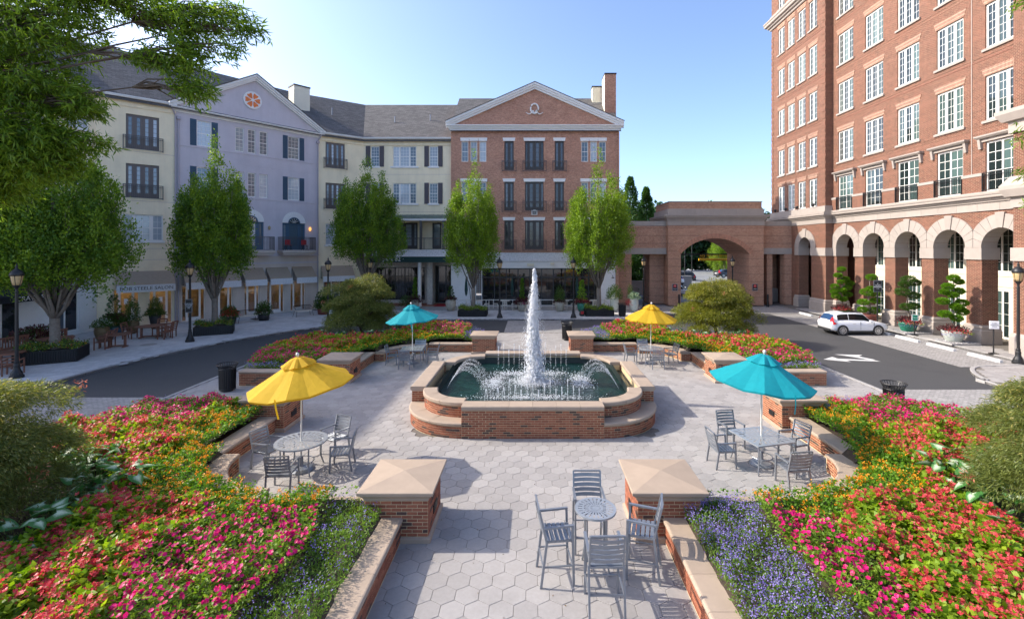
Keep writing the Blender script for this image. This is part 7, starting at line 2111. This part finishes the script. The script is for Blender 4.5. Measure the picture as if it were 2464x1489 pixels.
    for sd in (-1, 1):
        tl = MB().add([(-l + .02, sd * hw * .70, 1.0), (-l + .005, sd * hw * .80, .82), (-l + .30, sd * hw * .965, .80), (-l + .48, sd * hw * .965, .88), (-l + .24, sd * hw * .925, 1.0), (-l + .26, sd * hw * .80, 1.36), (-l + .20, sd * hw * .74, 1.36)], [(0, 1, 2, 4), (2, 3, 4), (0, 4, 5, 6)])
        tl.v = [(a, b + sd * .015, c) for a, b, c in tl.v]
        ob('tail_light', (tl, 'tail_red'), body, M)
        ob('headlight', (MB().add([(l - .12, sd * hw * .55, .82), (l - .08, sd * hw * .62, .70), (l - .32, sd * hw * .90, .74), (l - .40, sd * hw * .90, .86)], [(0, 1, 2, 3)]), 'lens'), body, M)
        ob('mirror', (MB().cbox(.62, .80, min(sd * hw * .98, sd * hw * 1.16), max(sd * hw * .98, sd * hw * 1.16), 1.0, 1.14, .03), paint), body, M)
        for fx in (-.62, .42): ob('door_handle', (MB().cbox(fx, fx + .22, min(sd * hw, sd * (hw + .02)), max(sd * hw, sd * (hw + .02)), .86, .89, .005), 'rim'), body, M)
        ob('door_gap', (MB().box(-.02, -.005, min(sd * hw * .97, sd * (hw + .004)), max(sd * hw * .97, sd * (hw + .004)), .40, 1.0).box(.98, .995, min(sd * hw * .97, sd * (hw + .004)), max(sd * hw * .97, sd * (hw + .004)), .40, .98), 'car_plastic'), body, M)
    ob('number_plate', (MB().box(-l - .02, -l + .0, -.26, .26, .70, .82), 'window_frame'), body, M)
    if kind == 'suv':
        rr = MB()
        for sd in (-1, 1): rr.bar((-l + .8, sd * hw * .60, H + .015), (.3, sd * hw * .60, H + .0), .03)
        ob('roof_rails', (rr, 'rim'), body, M); ob('sunroof', (MB().box(-.9, .25, -.5, .5, H + .012, H + .03), 'car_glass'), body, M)
    return t
car(21.4, 31.6, .0, 'white sport utility car parked nose-in beside the arcade', 'car_white', L=4.45)
car(19.3, 66.0, R(180 - 70), 'white car far left in the arch view, rear with red light showing', 'car_white', z=.5)
car(22.5, 71.5, R(170), 'dark pickup-like car at the back of the car park', 'car_dark', H=1.8, z=.5); car(29.4, 71.0, R(10), 'dark car at the right end of the back row beyond the arch', 'car_dark', kind='sedan', H=1.45, z=1.2)
car(23.9, 60.5, R(172), 'white sport utility car passing under the yellow height bar', 'car_white', H=1.75)
car(17.6, 56.8, R(-25), 'small white car half hidden at the left of the arch', 'car_white', kind='sedan', H=1.42, L=4.4)
struct('lot_ramp', (MB().add([(16, 62.5, -.086), (40, 62.5, -.086), (40, 68, .55), (16, 68, .55), (16, 86, 1.6), (40, 86, 1.6), (16, 86, -.2), (40, 86, -.2), (16, 62.5, -.2), (40, 62.5, -.2), (16, 68, -.2), (40, 68, -.2)], [(0, 1, 2, 3), (3, 2, 5, 4), (4, 5, 7, 6), (0, 3, 10, 8), (3, 4, 6, 10), (1, 9, 11, 2), (2, 11, 7, 5)]), 'lot'), 'rising rear part of the car park')
# ------------------------------------------------------------------ street things on the right
for i, (y, l_) in enumerate(((40.2, 'farthest, behind the white car'), (31.7, 'at the front wheels of the white car'), (29.3, 'next after the white car'), (26.9, 'second from the right picture edge'), (24.3, 'nearest the right picture edge'))):
    M = T(23.25, y, -.085)
    t = thing('wheel_stop', 'white concrete wheel stop, ' + l_, 'wheel stop', M, 'white wheel stops')
    ob('block', (MB().rings([(-.09, .09, -.9, .9, 0), (-.085, .085, -.88, .88, .10), (-.05, .05, -.85, .85, .14)]), 'road_paint'), t, M)
ar = MB()
def arrow(mb, x, y, s):
    z = -.094
    mb.add([(x, y, z), (x + s * 1.0, y + .42, z), (x + s * .95, y + .14, z), (x + s * 2.0, y + .14, z), (x + s * 2.0, y - .14, z), (x + s * .95, y - .14, z), (x + s * 1.0, y - .42, z)], [(0, 1, 2, 3, 4, 5, 6) if s < 0 else (6, 5, 4, 3, 2, 1, 0)])
z = -.094
ar.add([(14.9, 24.2, z), (15.7, 24.75, z), (15.75, 24.35, z), (17.35, 24.05, z), (17.5, 23.75, z), (15.9, 24.0, z), (15.95, 23.65, z)], [(0, 6, 5, 4, 3, 2, 1)])
ar.add([(16.2, 25.35, z), (17.6, 25.2, z), (17.15, 24.85, z), (17.5, 24.1, z), (17.2, 24.07, z), (16.75, 24.75, z)], [(0, 5, 4, 3, 2, 1)])
struct('road_arrow', (ar, 'road_paint'), 'white double arrow painted on the right road')
def sign_post(x, y, h, w, hh, label, body, field, txt, ts, tc, base=True):
    M = T(x, y, 0); t = thing('sign_post', label, 'sign', M)
    ob('post', (MB().tube([(0, 0, .02), (0, 0, h)], .03 if h < 2 else .045, 8), 'iron'), t, M)
    if base: ob('base', (MB().lathe([(.22, 0), (.22, .03), (.06, .07)], 16), 'iron'), t, M)
    MS = M @ T(0, -.03, h - hh / 2 - (.25 if h > 2 else 0)) @ RZ(R(-18))
    b = ob('board', (MB().box(-w / 2, w / 2, -.02, .0, -hh / 2, hh / 2), body), t, MS)
    f = ob('field', (MB().box(-w / 2 + .03, w / 2 - .03, -.027, -.02, -hh / 2 + .03, hh / 2 - .03), field), t, MS)
    text(f, txt, ts, MS @ T(0, -.032, 0), tc)
sign_post(24.45, 33.5, 3.55, .5, .8, 'tall black parking sign post behind the white car', 'silver', 'sign_black', 'P\nVALETS\nPARKING\n<->', .11, 'text_white')
sign_post(24.5, 30.3, 1.35, .34, .40, 'small green and white sign on stand beside the green pot', 'text_white', 'sign_green', 'Reserved', .07, 'text_white')
sign_post(24.4, 25.0, 1.75, .42, .42, 'small white parking sign on stand at the right', 'text_white', 'text_white', '5 MIN\nPARKING\nONLY', .085, 'text_dark')
def bollard(x, y, label):
    M = T(x, y, 0); t = thing('bollard', label, 'bollard', M, 'black bollards at the gate'); ob('shaft', (MB().lathe([(.13, -.08), (.13, .12), (.09, .18), (.085, .85), (.11, .9), (.09, .95)], 14), 'iron'), t, M); ob('knob', (MB().lathe([(.04, .95), (.09, 1.0), (.1, 1.07), (.06, 1.14), (.01, 1.16)], 14), 'iron', True), t, M)
bollard(20.9, 45.4, 'black bollard before the right pier of the gate arch'); bollard(22.7, 45.6, 'black bollard right of the gatehouse'); bollard(14.1, 45.5, 'black bollard before the left pier of the gate arch')
ch = thing('chain', 'sagging chain across the left gate opening', 'chain', T(10.7, 47, .6)); ob('links', (MB().tube([(9.75 + 2. * u, 47.1, .95 - 1.4 * u * (1 - u)) for u in np.linspace(0, 1, 12)], .02, 5), 'iron'), ch, I4); ob('tag', (MB().box(10.5, 10.95, 47.05, 47.09, .5, .72), 'sign_black'), ch, I4)
hy = thing('fire_hydrant', 'red fire hydrant on the pavement near the gate', 'hydrant', T(9.35, 42.6, 0)); MH = T(9.35, 42.6, 0)
ob('barrel', (MB().lathe([(.17, 0), (.17, .06), (.11, .08), (.11, .55), (.15, .57), (.15, .62), (.11, .72), (.04, .78), (.04, .84)], 14), 'red_paint', False), hy, MH)
ob('nozzle', (MB().tube([(-.2, 0, .45), (.2, 0, .45)], .05, 8), 'red_paint'), hy, MH); ob('nozzle', (MB().tube([(0, -.2, .42), (0, 0, .42)], .065, 8), 'red_paint'), hy, MH)
# ------------------------------------------------------------------ terrace of the restaurant
rl = thing('rail_fence', 'white tubular rail fence along the dining terrace', 'fence', T(-6.4, 42.2, 0)); YR = 42.45
ob('upper_rail', (MB().tube([(-6.75, YR, 0), (-6.75, YR, .75), (-6.6, YR, .92), (-6.4, YR, .95), (6.3, YR, .95), (6.6, YR, .8), (6.9, YR, .5)], .03, 8), 'pole_white'), rl, I4); ob('lower_rail', (MB().tube([(-6.2, YR + .02, 0), (-6.2, YR + .02, .3), (-6.05, YR + .02, .44), (6.3, YR + .02, .45)], .03, 8), 'pole_white'), rl, I4)
for x in (-4.2, -1.8, .6, 3.0, 5.4): ob('post', (MB().tube([(x, YR + .01, 0), (x, YR + .01, .93)], .028, 8), 'pole_white'), rl, I4)
def ter_table(x, y, label):
    M = T(x, y, .012); t = thing('terrace_table', label, 'table', M, 'white dining tables on the terrace')
    ob('table_top', (MB().cbox(-.45, .45, -.35, .35, .71, .75), 'cream_seat'), t, M); ob('pedestal', (MB().lathe([(.25, 0), (.25, .03), (.04, .05), (.04, .71)], 12), 'pole_white'), t, M)
def ter_chair(x, y, a, label):
    M = T(x, y, .012) @ RZ(a); t = thing('terrace_chair', label, 'chair', M, 'white dining chairs on the terrace')
    def seat(): return MB().cbox(-.22, .22, -.22, .22, .43, .46).mesh('seat', 'cream_seat')
    def legs(k):
        sx, sy = ((-1, -1), (1, -1), (1, 1), (-1, 1))[k]
        return MB().bar((sx * .2, sy * .2, 0), (sx * .2, sy * .2, .84 if sy < 0 else .43), .03).mesh('leg', 'pole_white')
    def back(): return MB().box(-.19, .19, -.215, -.195, .56, .64).box(-.19, .19, -.215, -.195, .70, .78).box(-.19, .19, -.215, -.195, .80, .85).mesh('backrest', 'cream_seat')
    ob('seat', shared('ts', seat), t, M); ob('backrest', shared('tb', back), t, M)
    for k in range(4): ob('leg', shared(('tl', k), lambda: legs(k)), t, M)
for i, x in enumerate((-5.1, -2.6, -.3, 2.9, 5.6)):
    w_ = ('at the left end of the rail', 'left of the left lamp', 'just left of the jet', 'just right of the jet', 'right of the right lamp')[i]
    ter_table(x, 43.7, 'white dining table on the terrace ' + w_)
    ter_chair(x - .85, 43.7, -PI / 2, 'white dining chair left of the terrace table ' + w_); ter_chair(x + .85, 43.65, PI / 2, 'white dining chair right of the terrace table ' + w_)
    if i != 0: ter_chair(x + .05, 43.0, 0, 'white dining chair in front of the terrace table ' + w_)
def closed_umbrella(x, y, label):
    M = T(x, y, 0); t = thing('closed_parasol', label, 'parasol', M, 'closed dark parasols on the terrace'); ob('pole', (MB().tube([(.5, 0, 0), (.35, 0, 1.6), (.1, 0, 2.95), (0, 0, 3.0)], .03, 6), 'iron'), t, M)
    ob('canopy', (MB().lathe([(.03, 1.15), (.10, 1.3), (.16, 1.7), (.12, 2.4), (.05, 2.85), (.02, 2.95)], 9, flute=.3), 'awning_green'), t, M)
    ob('base', (MB().lathe([(.32, 0), (.32, .06), (.05, .1)], 14, (.5, 0)), 'iron'), t, M)
closed_umbrella(-6.2, 43.9, 'closed dark parasol left of the bright left tree'); closed_umbrella(-1.9, 43.6, 'closed dark parasol behind the left lamp'); closed_umbrella(4.1, 43.8, 'closed dark parasol behind the right lamp')
bp = thing('backpack', 'black and red backpack lying by the right iron planter', 'backpack', T(4.05, 38.9, 0)); ob('bag', (MB().lathe([(.10, 0), (.2, .04), (.24, .2), (.2, .4), (.08, .48)], 10), 'car_plastic', True), bp, T(4.05, 38.9, 0) @ Matrix.Scale(.7, 4, (0, 1, 0))); ob('flap', (MB().box(-.1, .12, -.2, -.14, .2, .4), 'red_cloth'), bp, T(4.05, 38.9, 0))
# ------------------------------------------------------------------ wooden furniture and benches on the left pavement
def wood_table(x, y, r, label, rot=0.):
    M = T(x, y, 0) @ RZ(rot); t = thing('wooden_table', label, 'table', M, 'wooden tables on the pavement')
    ob('table_top', (MB().lathe([(r - .02, .70), (r, .71), (r, .735), (r - .01, .74)], 16), 'wood'), t, M)
    for s in (-1, 1): ob('leg', (MB().box(s * r * .6 - .05, s * r * .6 + .05, -.05, .05, 0, .70).box(s * r * .6 - .05, s * r * .6 + .05, -r * .4, r * .4, 0, .06), 'wood'), t, M)
    ob('stretcher', (MB().box(-r * .55, r * .55, -.04, .04, .06, .12), 'wood'), t, M)
def wood_chair(x, y, a, label):
    M = T(x, y, 0) @ RZ(a - PI / 2); t = thing('wooden_chair', label, 'chair', M, 'wooden armchairs on the pavement')
    for sx in (-1, 1):
        ob('leg', shared(('wl', sx, 1), lambda: MB().bar((sx * .27, .24, 0), (sx * .27, .24, .66), .05).mesh('leg', 'wood')), t, M)
        ob('leg', shared(('wl', sx, 0), lambda: MB().bar((sx * .27, -.24, 0), (sx * .27, -.24, .42), .05).bar((sx * .27, -.24, .42), (sx * .27, -.36, .98), .05).mesh('leg', 'wood')), t, M)
        ob('armrest', shared(('wa', sx), lambda: MB().bar((sx * .27, .27, .67), (sx * .27, -.28, .67), .06, .03).mesh('armrest', 'wood')), t, M)
    ob('seat', shared('ws', lambda: MB().box(-.27, .27, -.24, .26, .40, .43).mesh('seat', 'wood')), t, M)
    for k in range(4): ob('back_slat', shared(('wb', k), lambda: MB().bar((-.25, -.26 - .028 * k, .54 + k * .135), (.25, -.26 - .028 * k, .54 + k * .135), .02, .06).mesh('back_slat', 'wood')), t, M)
    ob('top_rail', shared('wt', lambda: MB().bar((-.28, -.36, .97), (.28, -.36, .97), .03, .07).mesh('top_rail', 'wood')), t, M)
wood_table(-23.5, 26.7, .62, 'oval wooden table standing alone before the salon', R(15)); wood_table(-24.0, 29.6, .75, 'wooden table with chairs before the salon', R(15))
wood_chair(-25.0, 29.3, R(10), 'wooden chair left of the table before the salon'); wood_chair(-24.2, 30.6, R(-80), 'wooden chair behind the table before the salon'); wood_chair(-22.95, 29.8, R(185), 'wooden chair right of the table before the salon, rear one'); wood_chair(-22.75, 29.2, R(170), 'wooden chair right of the table before the salon, front one')
wood_table(-24.6, 22.0, .7, 'wooden table at the left picture edge behind the lamp', .3); wood_table(-25.9, 25.6, .8, 'wooden table behind the trunk of the broad left tree', .3)
for x, y, a, l_ in ((-23.9, 21.0, 80, 'in front of the lamp at the left edge'), (-23.0, 20.9, 120, 'just right of the lamp at the left edge'), (-23.9, 26.2, 200, 'right of the broad tree trunk, front one'), (-24.2, 26.9, 205, 'right of the broad tree trunk, rear one'), (-24.9, 25.0, 150, 'hidden behind the broad tree trunk'), (-25.6, 21.4, 60, 'at the very left picture edge')):
    wood_chair(x, y, R(a), 'wooden chair ' + l_)
def wood_bench(x, y, a, label):
    M = T(x, y, 0) @ RZ(a); t = thing('wooden_bench', label, 'bench', M, 'wooden benches before the market'); ob('seat', (MB().box(-.75, .75, -.25, .25, .40, .44), 'wood'), t, M)
    for s in (-1, 1): ob('leg', (MB().box(s * .68 - .04, s * .68 + .04, -.25, -.17, 0, .6), 'wood'), t, M); ob('leg', (MB().box(s * .68 - .04, s * .68 + .04, .17, .25, 0, .95), 'wood'), t, M)
    for k in range(11): ob('back_slat', shared('wbs', lambda: MB().box(-.03, .03, .2, .225, .44, .92).mesh('back_slat', 'wood')), t, M @ T(-.6 + .12 * k, 0, 0))
    ob('top_rail', (MB().box(-.75, .75, .18, .25, .90, .98), 'wood'), t, M)
wood_bench(-27.0, 24.6, R(80), 'wooden bench by the market front, left of the pair'); wood_bench(-26.9, 26.6, R(80), 'wooden bench by the market front, right of the pair')
pot(-27.6, 26.2, BOWL, 'pot_rust', 'tub of red-leaved begonias behind the wooden benches', [('plants', [D_(0, 0, .5, 1.1, 1.1, .8, 1500, .12, .07, 'leaf_plum'), D_(0, 0, .5, 1.1, 1.1, .7, 700, .12, .07, 'leaf_green')])])
def metal_bench(x, y, a, label):
    M = T(x, y, 0) @ RZ(a); t = thing('metal_bench', label, 'bench', M, 'black metal benches before the mauve shops'); ob('seat', (MB().cbox(-.62, .62, -.25, .22, .42, .48), 'cream_seat'), t, M)
    mb = MB()
    for k in range(22): q = -.66 + 1.32 * k / 21; mb.bar((q, .22, .44), (q * 1.03, .30, .86), .014)
    mb.tube([(-.7, -.2, .62), (-.7, .25, .80), (-.68, .30, .87), (.68, .30, .87), (.7, .25, .80), (.7, -.2, .62)], .02, 6)
    ob('backrest', (mb, 'iron'), t, M)
    for sx in (-1, 1):
        for y_ in (-.22, .24): ob('leg', (MB().bar((sx * .62, y_, .44), (sx * .72, y_ * 1.3, 0), .025), 'iron'), t, M)
metal_bench(-21.7, 35.9, R(51), 'black wire-backed bench behind the upright tree, between two tubs'); metal_bench(-18.9, 38.9, R(51), 'black wire-backed bench left of the rust-red pots')
mm = thing('door_mat', 'dark mat before the mauve shop door', 'mat', T(-22.3, 38.6, 0)); ob('mat', (MB().box(-.6, .6, -.4, .4, .002, .02), 'car_plastic'), mm, T(-21.7, 37.6, 0) @ RZ(R(51)))
mh = thing('manhole_cover', 'round pale manhole cover on the pavement before the salon', 'manhole', T(-22.6, 27.0, 0)); ob('lid', (MB().lathe([(.4, .0), (.4, .012), (.36, .014)], 24), 'concrete'), mh, T(-22.3, 27.4, 0))
for (u, l_) in ((7.9, 'left'), (9.3, 'right')):
    M = F2 @ T(u, -.55, 5.41); t = thing('folding_chair', 'red folding chair on the mauve balcony, %s one' % l_, 'chair', M, 'red chairs on the balcony')
    ob('seat', (MB().box(-.22, .22, -.2, .2, .43, .46), 'red_cloth'), t, M); ob('backrest', (MB().box(-.22, .22, .18, .22, .5, .92), 'red_cloth'), t, M); ob('legs', (MB().bar((-.2, -.2, 0), (-.2, .2, .45), .025).bar((.2, -.2, 0), (.2, .2, .45), .025).bar((-.2, .2, 0), (-.2, -.2, .45), .025).bar((.2, .2, 0), (.2, -.2, .45), .025), 'iron'), t, M)

# leaves and grit blown over the plaza floor
n = 420
P = np.stack([RNG.uniform(-7.5, 7.5, n), RNG.uniform(6.5, 30, n), np.full(n, .006)], 1)
D = RNG.normal(size=(n, 3)); D[:, 2] = RNG.uniform(0, .25, n)
fl = leaves(P, D, RNG.uniform(.015, .06, n), RNG.uniform(.008, .022, n), .1)
mat('dry_leaf', (.16, .10, .05), .8, piece=.4)
tag(ob('fallen_leaves', qmesh('fallen_leaves', [(fl, 'dry_leaf')])), 'scattered dry leaf scraps on the plaza pavers', 'leaves', kind='stuff')
